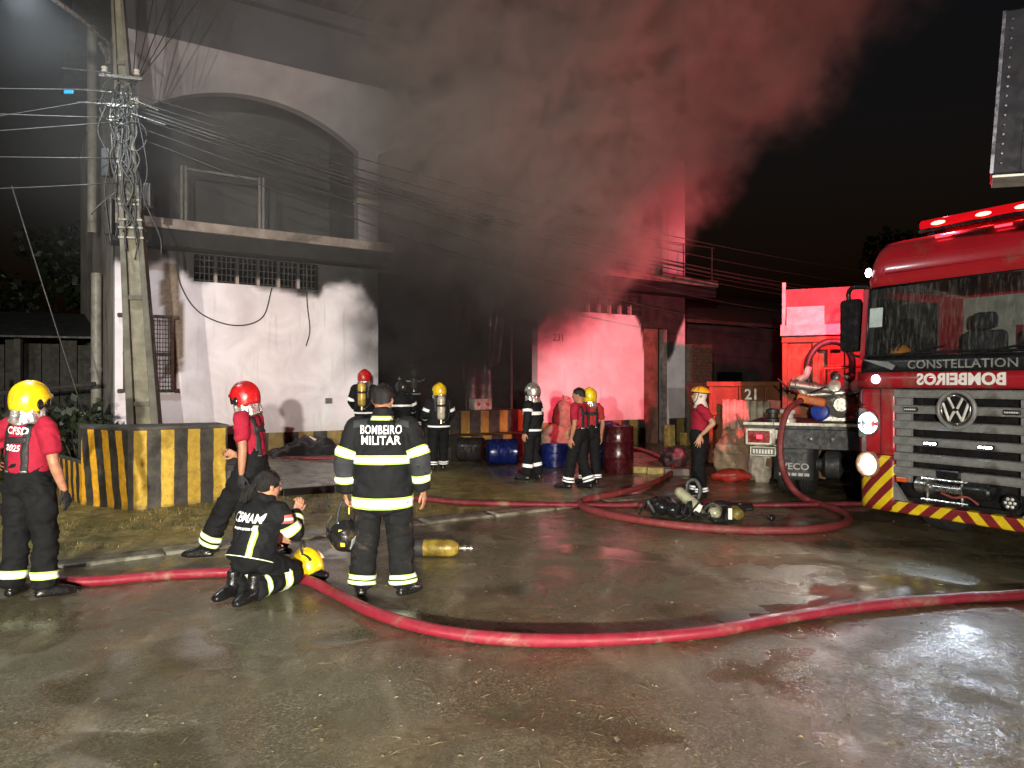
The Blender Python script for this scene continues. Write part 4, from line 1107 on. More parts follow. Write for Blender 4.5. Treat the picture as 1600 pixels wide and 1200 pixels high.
        mb = MB(); mb.box((0, .035, 0), (.30, .03, .34)); mb.box((.02 * sgn, .036, -.24), (.26, .03, .2)); mb.build('surround', grey, e, bevel=.03)
        f = empty('dipped_lamp', (x + .01, -.02, .83)); f.parent = T
        mb = MB(); mb.lathe([(.145, -.03), (.145, .03), (.125, .036), (.10, .005), (.02, -.03)], (0, .0, 0), (0, -1, 0), 28); mb.build('bezel', mat('bezel_tan', (.55, .36, .26), .3, .5), f, smooth=True, angle=40)
        mb = MB(); mb.lathe([(.098, .012), (.09, .025), (.05, .035), (.01, .038)], (0, 0, 0), (0, -1, 0), 24); mb.build('lens', emission('lamp_warm', (1, .88, .70), 10), f, smooth=True)
        g = empty('marker_lamp', (x + .10 * sgn, -.02, 1.805)); g.parent = T
        mb = MB(); mb.lathe([(.05, 0), (.048, .012), (.02, .02)], (0, 0, 0), (0, -1, 0), 16); mb.build('lens', emission('marker_white', (.85, .88, 1), 16), g, smooth=True)
        k = empty('roof_lamp', (x - .03 * sgn, .045, 3.035)); k.parent = T
        mb = MB(); mb.lathe([(.05, 0), (.048, .015), (.02, .025)], (0, 0, 0), (-.3 * sgn, -1, 0), 14); mb.build('lens', emission('marker_roof', (.95, .88, 1), 30), k, smooth=True)
        mb = MB(); mb.lathe([(.06, -.02), (.06, .008)], (0, 0, 0), (-.3 * sgn, -1, 0), 14); mb.build('base', black, k)
    # --- bumper with chevrons
    for x0, x1 in ((0.0, .47), (1.93, 2.4)):
        L = x0 == 0
        mb = MB(); mb.grid(lambda u, v: (x0 + (x1 - x0) * u, -.03 + (.10 * ((1 - u) if L else u) ** 3), .33 + .615 * v), 10, 8); o = mb.build('bumper_end', chev, T, smooth=True); o.modifiers.new('s', 'SOLIDIFY').thickness = .06
    mb = MB(); mb.prism([(-.06, .335), (-.075, .35), (-.06, .46), (.10, .47), (.10, .335)], .471, 1.929, axis='x'); mb.build('bumper_lip', chev, T, bevel=.008)
    mb = MB(); mb.add([(.471, -.04, .47), (.62, -.05, .47), (.471, -.04, .66)], [(0, 1, 2)]); mb.add([(1.929, -.04, .47), (1.78, -.05, .47), (1.929, -.04, .66)], [(2, 1, 0)]); o = mb.build('bumper_gusset', grey, T); o.modifiers.new('s', 'SOLIDIFY').thickness = .05
    mb = MB(); mb.box((.56, -.02, .70), (.12, .04, .05)); mb.build('side_marker', mat('amber_lens', (.75, .12, .02), .25), T, bevel=.008)
    # winch
    wn_ = empty('winch', (1.08, 0, .64)); wn_.parent = T
    mb = MB(); mb.lathe([(.02, -.17), (.075, -.17), (.075, -.155), (.05, -.15), (.05, .15), (.075, .155), (.075, .17), (.02, .17)], (-.02, -.02, .02), (1, 0, 0), 20); mb.build('drum', steel, wn_, smooth=True, angle=35)
    mb = MB(); mb.lathe([(.02, 0), (.08, 0), (.085, .02), (.085, .24), (.07, .26), (.02, .27)], (.17, -.02, .03), (1, 0, 0), 20); mb.build('motor', black, wn_, smooth=True, angle=35)
    mb = MB(); mb.lathe([(.02, 0), (.085, 0), (.085, .12), (.02, .13)], (-.33, -.02, .03), (1, 0, 0), 20); mb.build('gearbox', steel, wn_, smooth=True, angle=35)
    mb = MB(); mb.box((.0, .0, .17), (.26, .12, .1)); mb.build('control_box', black, wn_, bevel=.02)
    mb = MB()
    for x in (-.20, .16): mb.tube([(x, -.07, -.13), (x, -.07, .14)], .016, 8)
    for z in (-.11, .11): mb.tube([(-.26, -.08, z), (.22, -.08, z)], .014, 8)
    mb.build('frame', steel, wn_)
    mb = MB(); mb.box((.0, .05, -.15), (1.15, .1, .04)); mb.build('tray', black, wn_)
    mb = MB(); mb.tube(spline([(-.05, -.09, -.02), (.1, -.12, -.05), (.22, -.1, -.03), (.34, -.11, -.09)], 6), .012, 6); mb.build('hook_cable', mat('rope_red', (.3, .06, .05), .7), wn_, smooth=True)
    fl = empty('work_lamp', (1.68, -.04, .60)); fl.parent = T
    mb = MB(); mb.lathe([(.02, -.05), (.075, -.05), (.08, 0), (.075, .01)], (0, 0, 0), (0, -1, 0), 20); mb.build('case', black, fl, smooth=True, angle=40)
    mb = MB()
    for k in range(7):
        a = k * 1.047; rr = .042 if k else 0; mb.lathe([(.017, .01), (.016, .014), (.005, .02)], (rr * math.cos(a), 0, rr * math.sin(a)), (0, -1, 0), 10)
    mb.build('reflector', mat('diode_off', (.6, .6, .6), .2), fl)
    # mirror
    mr = empty('mirror', (-.29, .28, 2.46)); mr.parent = T
    mb = MB(); mb.box((0, 0, 0), (.27, .12, .64)); o = mb.build('housing', mat('mirror_black', (.014, .014, .016), .22, var=.2), mr, bevel=.045)
    mb = MB(); mb.tube(spline([(.25, .0, .44), (.05, -.02, .46), (-.04, 0, .40), (-.03, 0, .28)], 6), .028, 8); mb.tube(spline([(-.02, .0, -.28), (.02, 0, -.36), (.25, .0, -.40)], 6), .015, 8); mb.build('arm', black, mr, smooth=True)
    # light bar
    lb = empty('light_bar', (0, .80, 3.53)); lb.parent = T
    mb = MB(); mb.bb(.30, 2.10, -.13, .13, -.02, .03); mb.build('base', black, lb, bevel=.01)
    for x in (.45, 1.95):
        mb = MB(); mb.bb(x - .04, x + .04, -.10, .10, -.11, -.02); mb.build('foot', black, lb)
    Nd = Nodes('red_dome'); t = Nd.n('BsdfTransparent', {'Color': (1, .22, .2)}); gg = Nd.n('BsdfGlossy', {'Color': (1, .1, .1), 'Roughness': .1}); em_ = Nd.n('Emission', {'Color': (1, .01, .02), 'Strength': 1.0})
    m1 = Nd.n('MixShader', {0: .12, 1: t.outputs[0], 2: gg.outputs[0]}); m2 = Nd.n('MixShader', {0: .45, 1: m1.outputs[0], 2: em_.outputs[0]}); Nd.nt.links.new(m2.outputs[0], Nd.out.inputs[0])
    mb = MB(); mb.prism([(-.125, .032), (-.125, .10), (-.10, .135), (.10, .135), (.125, .10), (.125, .032)], .31, 2.09, axis='x'); mb.build('dome', Nd.mat, lb, bevel=.02)
    for x in (.52, 1.02, 1.42, 1.90):
        mb = MB(); mb.ell((x, -.09, .08), (.085, .02, .022), 14); mb.build('beacon', emission('beacon_glow', (1, .16, .10), 110), lb, smooth=True)
    # wheels, chassis, bodywork behind
    for x in (.34, 2.06):
        wheel(T, (x, 1.25, .51), .51, .34)
        wheel(T, (x, 5.2, .51), .51, .34)
    mb = MB(); mb.bb(.7, 1.7, .3, 7.6, .48, .8); mb.build('chassis', black, T)
    for x0 in (.05, 1.85):
        mb = MB(); mb.prism([(.5, .85), (.62, 1.04), (.9, 1.14), (1.6, 1.14), (1.88, 1.04), (2.0, .85), (2.0, 1.2), (.5, 1.2)], x0, x0 + .5, axis='x'); mb.build('wheel_arch', black, T)
    mb = MB(); mb.bb(0.0, 2.4, 2.35, 7.9, .85, 3.25); mb.build('body', red, T, bevel=.03)
    for k in range(3):
        mb = MB(); mb.bb(-.02, -.002, 2.55 + k * 1.75, 4.15 + k * 1.75, 1.05, 2.75); mb.build('locker_shutter', mat('shutter_alu', (.5, .5, .5), .4, .8), T)
    return T
make_fire_engine()
# light of the beacons and the dipped lamps
for i, x in enumerate((.52, 1.90)):
    light('beacon_light', 'POINT', truck_w(x, .80, 3.80), 205, (1.0, 0.045, 0.075), size=0.06)
# the beacon's rear reflector throws its beam on the far end of the warehouse and into the smoke
light('beacon_beam', 'SPOT', truck_w(.60, .98, 3.71), 8000, (1.0, 0.06, 0.105), (3.6, 19.8, 2.6), .05, 60, 1.0)
light('beacon_beam', 'SPOT', truck_w(1.2, .98, 3.71), 1050, (1.0, 0.08, 0.11), (2.6, 17.0, 9.5), .05, 92, 1.0)
light('dipped_light', 'SPOT', truck_w(.155, -.10, .83), 120, (1.0, .92, .78), truck_w(.155, -10, -.4), .08, 70, .6)
light('headlamp_light', 'SPOT', truck_w(.145, -.10, 1.30), 85, (.9, .95, 1.0), truck_w(.0, -10, .0), .08, 80, .6)
light('grille_light', 'SPOT', truck_w(1.2, -.12, 1.12), 105, (.75, .87, 1.0), truck_w(1.2, -8, -.6), .10, 110, .6)

def orange_helmet(name, loc, rz, label, parent=None):
    e = empty(name, loc, rz, label, 'helmet')
    mb = MB(); mb.grid(lambda u, v: ((.118 * math.cos(u * 6.2832) * math.cos(v * 1.5)), (.145 * math.sin(u * 6.2832) * math.cos(v * 1.5)), .02 + .135 * math.sin(v * 1.5)), 24, 8)
    mb.build('shell', mat('helmet_orange', (.75, .25, .02), .3, coat=.5), e, smooth=True)
    mb = MB()
    for x in (-.05, 0, .05): mb.tube([(x, -.145 * math.cos(t) * .97, .035 + .128 * math.sin(t)) for t in np.linspace(.35, 2.6, 12)], [(.013, .008)] * 12, 6)
    mb.build('vent_strip', mat('trim_black', (.012, .012, .013), .35), e, smooth=True)
    mb = MB(); mb.tube([(.121 * math.cos(t), .148 * math.sin(t), .012) for t in np.linspace(0, 6.2832, 25)], .012, 8, cap=False); mb.build('rim', mat('helmet_orange', (.75, .25, .02), .3), e, smooth=True)
    return e
orange_helmet('climbing_helmet', truck_w(.36, .26, 2.045), TRA, 'orange climbing helmet lying on the fire engine dashboard')

# ================================================================== PUMP TRUCK seen from behind
IV0 = Vector((3.55, 11.35, 0))
def make_pump_truck():
    T = empty('pump_truck', IV0, R(-26), 'flatbed truck with a pump and hose fittings on its tail', 'truck')
    dk = mat('chassis_grey', (.055, .058, .065), .6, .2, var=.35, scale=7, bump=.2, dirt=.3, dirtc=(.07, .055, .04)); blk = mat('trim_black', (.012, .012, .013), .35)
    alu = mat('cast_alu', (.42, .41, .38), .42, .7, var=.35, scale=14, bump=.3, dirt=.25, dirtc=(.08, .07, .06)); pale = mat('deck_edge', (.60, .58, .48), .5, .2, var=.35, scale=9, dirt=.3, dirtc=(.1, .09, .07))
    mb = MB(); mb.bb(0, 2.45, .03, 6.0, 1.08, 1.155); mb.build('deck', dk, T)
    mb = MB(); mb.bb(.0, .44, -.02, .028, 1.13, 1.17); mb.build('deck_edge', pale, T)
    mb = MB(); mb.bb(.45, 2.45, -.02, .028, 1.13, 1.17); mb.build('deck_edge', pale, T)
    mb = MB(); mb.bb(.5, 2.2, .05, .16, .78, 1.075); mb.build('rear_beam', dk, T, bevel=.01)
    for x in (.95, 1.25, 1.55):
        mb = MB(); mb.lathe([(.03, 0), (.03, .012), (.012, .014)], (x, .05, .93), (0, -1, 0), 12); mb.build('beam_bolt', blk, T)
    for x, lit in ((.03, 1), (1.98, 1)):
        e = empty('tail_lamp', (x, -.03, .82)); e.parent = T
        mb = MB(); mb.bb(0, .44, 0, .08, 0, .26); mb.build('case', pale, e, bevel=.02)
        mb = MB(); mb.bb(.04, .36, -.012, -.001, .04, .22); mb.build('lens', mat('red_lens', (.22, .01, .015), .25), e, bevel=.008)
        mb = MB(); mb.bb(.17, .25, -.018, -.013, .10, .16); mb.build('bulb', emission('tail_glow', (1, .02, .04), 6), e)
    pl = empty('number_plate', (.10, -.02, .66)); pl.parent = T
    mb = MB(); mb.bb(0, .38, 0, .02, 0, .14); mb.build('plate', pale, pl, bevel=.006)
    mb = MB(); mb.bb(.02, .36, -.004, -.001, .015, .125); mb.build('plate_field', mat('plate_dark', (.07, .07, .06), .4), pl)
    mb = MB()
    for k in range(7): mb.bb(.045 + k * .043, .045 + k * .043 + .028, -.007, -.0045, .035, .10)
    mb.build('plate_characters', mat('plate_white', (.7, .68, .6), .4), pl)
    mb = MB(); mb.bb(.46, .56, -.01, .03, .92, 1.06); mb.build('reflector', mat('plate_white', (.7, .68, .6), .4), T, bevel=.01)
    for x in (.42, 1.62):
        e = empty('mud_flap', (x, .18, .30)); e.parent = T
        mb = MB(); mb.grid(lambda u, v: (.56 * u, .03 * math.sin(v * 2.5), .50 * v), 4, 6); o = mb.build('flap', mat('flap_rubber', (.035, .037, .042), .6, var=.3, scale=8), e, smooth=True); o.modifiers.new('s', 'SOLIDIFY').thickness = .012
        link('flap_lettering', text_mesh('IVECO', .135, .003, .002, sx=1.12), mat('flap_letter', (.42, .42, .42), .6), e, loc=(.29, -.012, .20), rot=(R(90), 0, 0))
        mb = MB()
        for k in range(5): mb.bb(.08 + k * .09, .08 + k * .09 + .07, -.006, -.002, .06, .105)
        mb.build('flap_small_print', mat('flap_letter', (.42, .42, .42), .6), e)
        mb = MB(); mb.bb(.0, .56, .0, .025, .50, .52); mb.build('flap_bar', pale, e)
    for x in (.55, .86, 1.62, 1.92): wheel(T, (x, .95, .48), .48, .26)
    mb = MB(); mb.tube([(.5, .95, .48), (2.0, .95, .48)], .09, 12); mb.lathe([(.1, -.16), (.22, -.1), (.22, .1), (.1, .16)], (1.22, .95, .48), (1, 0, 0), 20); mb.build('axle', dk, T, smooth=True, angle=40)
    mb = MB(); mb.bb(.75, .87, .2, 7.6, .70, 1.07); mb.bb(1.58, 1.70, .2, 7.6, .70, 1.07); mb.build('frame_rail', dk, T)
    # pump set on the tail
    pu = empty('pump', (1.35, .55, 1.155)); pu.parent = T
    mb = MB(); mb.lathe([(.05, 0), (.22, 0), (.25, .04), (.25, .2), (.20, .26), (.10, .30), (.10, .36)], (0, .3, .28), (0, -1, 0), 24); mb.build('volute', alu, pu, smooth=True, angle=35)
    mb = MB(); mb.bb(-.28, .30, .05, .45, .0, .12); mb.bb(.18, .62, .1, .5, .05, .42); mb.build('gear_casing', alu, pu, bevel=.03)
    mb = MB(); mb.lathe([(.02, 0), (.135, 0), (.14, .03), (.12, .06), (.05, .075)], (-.28, -.10, .17), (-.2, -1, .1), 18); mb.build('blue_cap', mat('cap_blue', (.02, .06, .42), .4), pu, smooth=True, angle=35)
    for (p, q, r) in (((-.5, .0, .42), (.5, .05, .5), .055), ((-.1, .0, .50), (-.65, -.12, .58), .07), ((.28, -.05, .50), (.75, -.02, .78), .05), ((.05, .1, .3), (.1, .1, .72), .05), ((.4, 0, .35), (.78, -.1, .62), .045)):
        mb = MB(); p, q = Vector(p), Vector(q); mb.tube([p, q], r, 14)
        d = (q - p).normalized()
        for t in (.02, .5, .96): mb.lathe([(r * 1.35, -.02), (r * 1.35, .02)], p.lerp(q, t), d, 14)
        mb.build('pipe', alu, pu, smooth=True, angle=40)
    for c, ax in (((-.66, -.14, .585), (-1, -.25, .1)), ((.78, -.05, .80), (.5, -.6, .6)), ((-.08, -.16, .56), (0, -1, .2)), ((.22, -.12, .56), (0, -1, .1))):
        mb = MB(); mb.lathe([(.03, -.05), (.085, -.05), (.085, -.02), (.07, -.01), (.07, .03), (.09, .035), (.09, .06), (.03, .07)], c, ax, 18); mb.build('coupling', alu, pu, smooth=True, angle=35)
    for c in ((-.08, .06, .72), (.12, .06, .70)):
        g = MB(); g.lathe([(.02, -.03), (.075, -.03), (.075, .01), (.065, .015)], c, (0, -1, .15), 18); o = g.build('gauge', blk, pu, smooth=True, angle=35)
        g = MB(); g.lathe([(.06, .012), (.06, .014)], c, (0, -1, .15), 18); g.build('gauge_face', mat('gauge_white', (.7, .7, .66), .4), o)
    mb = MB(); mb.tube(spline([(-.45, .0, .60), (-.48, .0, .86), (-.40, .05, 1.10), (-.22, .1, 1.24), (.0, .12, 1.22), (.14, .14, 1.02), (.15, .15, .70)], 7), .05, 12); mb.build('suction_hose', mat('hose_black', (.02, .02, .02), .55), pu, smooth=True)
    mb = MB(); mb.tube(spline([(-.5, -.05, .42), (-.62, -.08, .62), (-.50, -.03, .72), (-.46, 0, .86)], 6), .055, 12); mb.build('elbow', mat('elbow_white', (.62, .62, .58), .35, .3), pu, smooth=True)
    for pq in (((-.70, -.1, .48), (-.90, -.1, .68)), ((-.2, -.15, .55), (-.42, -.2, .46)), ((.3, -.12, .62), (.48, -.15, .74))):
        mb = MB(); mb.tube(pq, .013, 8); mb.build('lever', blk, pu)
    # side gear on the deck
    for x, y, z, r, c, nm in ((.40, .25, 1.155, .11, (.03, .03, .03), 'valve'), (.62, .2, 1.155, .12, (.7, .7, .66), 'valve'), (.52, .5, 1.155, .10, (.45, .18, .02), 'valve')):
        mb = MB(); mb.lathe([(r, 0), (r, .06), (r * .7, .08), (r * .7, .14), (r * .95, .15), (r * .95, .20), (r * .3, .22)], (x, y, z), (0, 0, 1), 18); mb.build(nm, mat('valve_%d' % int(c[0] * 100), c, .45, .1), T, smooth=True, angle=35)
    mb = MB(); mb.box((1.75, .35, 1.28), (.36, .3, .24)); mb.build('tool_box', dk, T, bevel=.02)
    mb = MB(); mb.box((.95, .4, 1.50), (.42, .3, .13), rot=Matrix.Rotation(R(12), 3, 'Y')); mb.build('fuel_can', mat('can_orange', (.55, .14, .02), .5), T, bevel=.03)
    # rail at the back, red tubes
    mb = MB(); mb.tube([(1.1, .9, 1.16), (1.1, .9, 2.0), (2.2, .9, 2.05), (2.2, .9, 1.16)], .03, 10); mb.build('guard_rail', mat('rail_red', (.35, .02, .02), .4), T, smooth=True)
    org = mat('skip_orange', (.14, .040, .009), .6, .1, var=.4, scale=3, bump=.25, dirt=.4, dirtc=(.10, .04, .02))
    D = empty('tipper_body', (.38, 2.2, 1.16)); D.parent = T
    mb = MB(); mb.bb(0, 2.05, 0, 3.6, .0, 1.40); mb.build('box', org, D)
    mb = MB(); mb.bb(-.05, 2.10, -.08, -.003, 1.32, 1.43); mb.build('top_rim', org, D, bevel=.01)
    for x in (-.04, .46, .98, 1.50, 2.0):
        mb = MB(); mb.bb(x, x + .09, -.07, -.003, .01, 1.315); mb.build('rib', org, D, bevel=.008)
    mb = MB(); mb.tube([(.72, -.12, .5), (.72, -.12, 1.2)], .03, 8); mb.tube([(.50, -.12, 1.2), (.94, -.12, 1.2)], .03, 8); mb.build('latch_bar', org, D)
    mb = MB(); mb.bb(.1, 2.35, 6.2, 7.9, .9, 2.4); mb.build('cab', mat('cab_dark', (.05, .045, .05), .5), T, bevel=.05)
    for x in (.3, 2.1): wheel(T, (x, 6.6, .48), .48, .26)
make_pump_truck()

# ================================================================== skip with number 21, tall container, boards and rubble
def make_containers():
    org = mat('skip_orange', (.14, .040, .009), .6, .1, var=.4, scale=3, bump=.25, dirt=.4, dirtc=(.10, .04, .02))
    S = empty('skip', (3.98, 15.0, 0), R(4), 'orange steel rubbish skip numbered 21, heaped with rubble in front', 'skip')
    mb = MB(); mb.add([(.25, 0, .1), (1.5, 0, .1), (1.66, 0, 1.78), (0, 0, 1.78), (.25, 1.5, .1), (1.5, 1.5, .1), (1.66, 1.5, 1.78), (0, 1.5, 1.78)], [(0, 1, 2, 3), (1, 5, 6, 2), (5, 4, 7, 6), (4, 0, 3, 7), (3, 2, 6, 7), (4, 5, 1, 0)]); mb.build('tub', org, S)
    mb = MB(); mb.bb(-.05, 1.7, -.06, -.003, 1.70, 1.80); mb.build('rim', org, S, bevel=.01)
    mb = MB(); mb.bb(.0, 1.66, -.05, -.003, 1.12, 1.2); mb.build('belt', org, S, bevel=.01)
    for x in (.0, .62, 1.16, 1.58):
        mb = MB(); mb.bb(x, x + .08, -.055, -.003, .15, 1.699); mb.build('rib', org, S, bevel=.008)
    link('skip_number', text_mesh('21', .30, .006, .002), mat('number_white', (.75, .74, .70), .6), S, loc=(.90, -.012, 1.53), rot=(R(90), 0, 0))
    # boards thrown on top
    wb = mat('board_white', (.46, .45, .40), .7, var=.35, scale=4, dirt=.3, dirtc=(.2, .17, .13)); rb = mat('board_red_lit', (.20, .045, .045), .6, var=.4, scale=3, dirt=.35, dirtc=(.2, .14, .12))  # the wide board is white; red lamp light is put into its colour
    RT = Matrix.Rotation(R(-26), 3, 'Z')
    for c, s, rx, rz, m, lab in (((1.02, 2.30, 3.02), (1.35, .03, .85), -8, 1, rb, 'wide white board with painted red light, propped upright on the orange tipper body'), ((.36, 2.24, 3.06), (.06, .05, 1.0), -3, 0, wb, 'pale narrow post standing at the red-lit board edge'),
                                 ((.72, 2.18, 2.87), (.62, .03, .50), -12, 2, wb, 'square white panel leaning against the red-lit board'), ((.92, 2.08, 2.69), (1.20, .03, .20), -20, 1, wb, 'long white strip lying along the orange tipper rim'), ((1.85, 2.15, 2.76), (.5, .03, .30), -10, 0, wb, 'small pale panel beside the fire engine mirror')):
        mb = MB(); mb.box((0, 0, 0), s); o = mb.build('board', m, loc=IV0 + RT @ Vector(c), rot=(R(rx), 0, R(rz - 26)), bevel=.006); tag(o, lab, 'board')
    # rubble in front of the skip
    cor = mat('asbestos_sheet', (.36, .33, .25), .8, var=.35, scale=4, bump=.3, dirt=.4, dirtc=(.14, .11, .07))
    mb = MB(); mb.grid(lambda u, v: (.92 * u - .46, .025 * math.sin(u * 44), 1.0 * v - .5), 44, 6); o = mb.build('corrugated_sheet', cor, smooth=True, loc=(4.62, 14.55, .95), rot=(R(-18), R(3), R(-6))); o.modifiers.new('s', 'SOLIDIFY').thickness = .008; tag(o, 'grey corrugated sheet leaning on the orange skip', 'sheet')
    mb = MB(); mb.box((0, 0, 0), (.62, .03, .52)); o = mb.build('pink_board', mat('pink_board', (.48, .15, .13), .7, var=.35, scale=4), loc=(5.36, 14.60, 1.16), rot=(R(-14), R(4), R(-5)), bevel=.006); tag(o, 'faded pink board beside the corrugated sheet', 'board')
    ply = mat('wet_plywood', (.24, .145, .085), .6, var=.4, scale=3, bump=.3, dirt=.35, dirtc=(.07, .045, .03))
    for c, s, rx, ry, rz, lab in (((4.80, 13.6, .62), (1.5, .03, 1.05), -28, -24, -10, 'large sheet of wet brown plywood tilted against the rubble'), ((4.32, 13.55, .75), (.05, .04, 1.0), -6, -22, 0, 'pale broken batten standing before the plywood'), ((5.0, 13.0, .40), (1.0, .03, .5), -40, 12, -14, 'short brown board flat at the foot of the plywood')):
        mb = MB(); mb.box((0, 0, 0), s); o = mb.build('plywood_board', ply, loc=c, rot=(R(rx), R(ry), R(rz)), bevel=.005); tag(o, lab, 'board')
    for c, r, col, lab, sd in (((4.15, 14.0, .42), (.30, .28, .45), (.30, .22, .14), 'crumpled brown sack slumped beside the corrugated sheet', 1), ((4.45, 13.25, .32), (.20, .22, .36), (.50, .44, .36), 'torn pale plastic bag caught in the rubble', 2), ((3.98, 13.3, .10), (.34, .22, .13), (.38, .03, .02), 'red plastic bundle lying on the ground by the rubble', 3), ((3.35, 15.3, .22), (.26, .22, .26), (.02, .02, .022), 'black bag by the kerb behind the gold helmeted man', 4)):
        mb = MB(); mb.ell((0, 0, 0), r, 40)
        a = np.array(mb.v); n = fbm(a * 7 + sd * 9, 4); a = a * (1 + .5 * n[:, None]); a[:, 2] = np.maximum(a[:, 2], -r[2] * .9)
        mb.v = a.tolist(); o = mb.build('rubbish_sack', mat('sack_%d' % sd, col, .5, var=.35, scale=6, bump=.4, bscale=25), smooth=True, loc=c); tag(o, lab, 'sack')
make_containers()
# ================================================================== PEOPLE
V = Vector
def M_cloth(name, col, rough=.85, var=.35, sheen=.15, dirt=None, dirtc=(.09, .06, .04)):
    if name in _mats: return _mats[name]
    N = Nodes(name)
    c = N.mix(N.ramp(N.noise(7, 5, .65), .3, .7), tuple(x * (1 - var) for x in col), tuple(x * (1 + var * .5) for x in col))
    if dirt:
        c = N.mix(N.ramp(N.noise(4.5, 6, .75, dist=.8), .66 - dirt * .4, .74, 0, .8), c, dirtc)
    w = N.noise(420, 2, .5)
    N.P(color=c, rough=rough, spec=.22, normal=N.bump(N.math('ADD', N.math('MULTIPLY', w, .3), N.noise(38, 4, .6)), .28, .006))
    _mats[name] = N.mat; return N.mat
def M_skin(name, col):
    if name in _mats: return _mats[name]
    N = Nodes(name)
    c = N.mix(N.ramp(N.noise(26, 4, .6), .3, .7), tuple(x * .82 for x in col), tuple(min(1, x * 1.1) for x in col))
    N.P(color=c, rough=.5, spec=.4, normal=N.bump(N.noise(240, 3), .12, .002)); N.b.inputs['Subsurface Weight'].default_value = .08
    _mats[name] = N.mat; return N.mat
NAVY = lambda: M_cloth('turnout_black', (.0078, .0086, .0105), .8)
TROU = lambda: M_cloth('trouser_black', (.0062, .0066, .0078), .85)
MUDT = lambda: M_cloth('trouser_muddy', (.0085, .009, .010), .85, dirt=.30, dirtc=(.10, .068, .045))
TEE = lambda: M_cloth('red_tee', (.32, .013, .036), .85, .18)
SKIN = lambda: M_skin('skin_brown', (.36, .17, .10))
SKIN2 = lambda: M_skin('skin_tan', (.46, .24, .15))
WHITEB = lambda: mat('reflective_silver', (.90, .91, .92), .35, var=.06, scale=30)
LIME = lambda: mat('reflective_lime', (.52, .80, .10), .5, var=.08, scale=30)
BOOT = lambda: mat('boot_leather', (.010, .010, .011), .32, var=.4, scale=20, bump=.25)
GLOVE = lambda: M_cloth('glove_dark', (.018, .019, .022), .7)
HAIR = lambda: mat('hair_black', (.006, .005, .005), .42, var=.6, scale=40, bump=1.0, bscale=160)

def loft(mb, pts, radii, side, n=18, sub=4, mi=0):
    """closed tube of elliptical rings; radii: (along side, across) per point"""
    P = spline([tuple(p) for p in pts], sub) if len(pts) > 2 else [np.array(p, float) for p in pts]
    k = len(P); src = np.linspace(0, len(pts) - 1, k)
    rr = np.array([(r, r) if not hasattr(r, '__len__') else r for r in radii], float)
    rx = np.interp(src, range(len(pts)), rr[:, 0]); ry = np.interp(src, range(len(pts)), rr[:, 1])
    rings, ctr = [], []
    for i in range(k):
        t = V(P[min(i + 1, k - 1)] - P[max(i - 1, 0)]).normalized()
        a = V(side); a = (a - t * a.dot(t)); a.normalize(); b = t.cross(a)
        ctr.append((V(P[i]), t, a, b, rx[i], ry[i]))
    def ring(c, s=1.0, off=0.0):
        p, t, a, b, x, y = c
        return [p + t * off + a * (math.cos(th) * x * s) + b * (math.sin(th) * y * s) for th in np.linspace(0, 2 * math.pi, n, endpoint=False)]
    c0, c1 = ctr[0], ctr[-1]
    all_r = [ring(c0, .55, -.30 * min(c0[4], c0[5]))] + [ring(c) for c in ctr] + [ring(c1, .55, .30 * min(c1[4], c1[5]))]
    vs_ = [v for r in all_r for v in r]; fs = []
    for i in range(len(all_r) - 1):
        for j in range(n): fs.append((i * n + j, i * n + (j + 1) % n, (i + 1) * n + (j + 1) % n, (i + 1) * n + j))
    fs.append(tuple(range(n - 1, -1, -1))); fs.append(tuple(range((len(all_r) - 1) * n, len(all_r) * n)))
    mb.add(vs_, fs, mi)
    return ctr
def wrinkle(me, amp, seed=0.0, scale=(9, 9, 15)):
    n = len(me.vertices); co = np.empty(n * 3, np.float32); me.vertices.foreach_get('co', co); co = co.reshape(-1, 3).astype(float)
    no = np.empty(n * 3, np.float32); me.vertices.foreach_get('normal', no); no = no.reshape(-1, 3).astype(float)
    q = co * np.array(scale) + seed
    a = 1 - np.abs(vnoise(q + 1.5 * vnoise(q * .6 + 4)[:, None])) * 2            # ridged folds
    b = fbm(co * 22 + seed, 2)
    co += no * (amp * (a * .75 + b * .35))[:, None]
    me.vertices.foreach_set('co', co.astype(np.float32).ravel()); me.update()
def bvh_of(me):
    bm = bmesh.new(); bm.from_mesh(me); t = BVHTree.FromBMesh(bm); bm.free(); return t
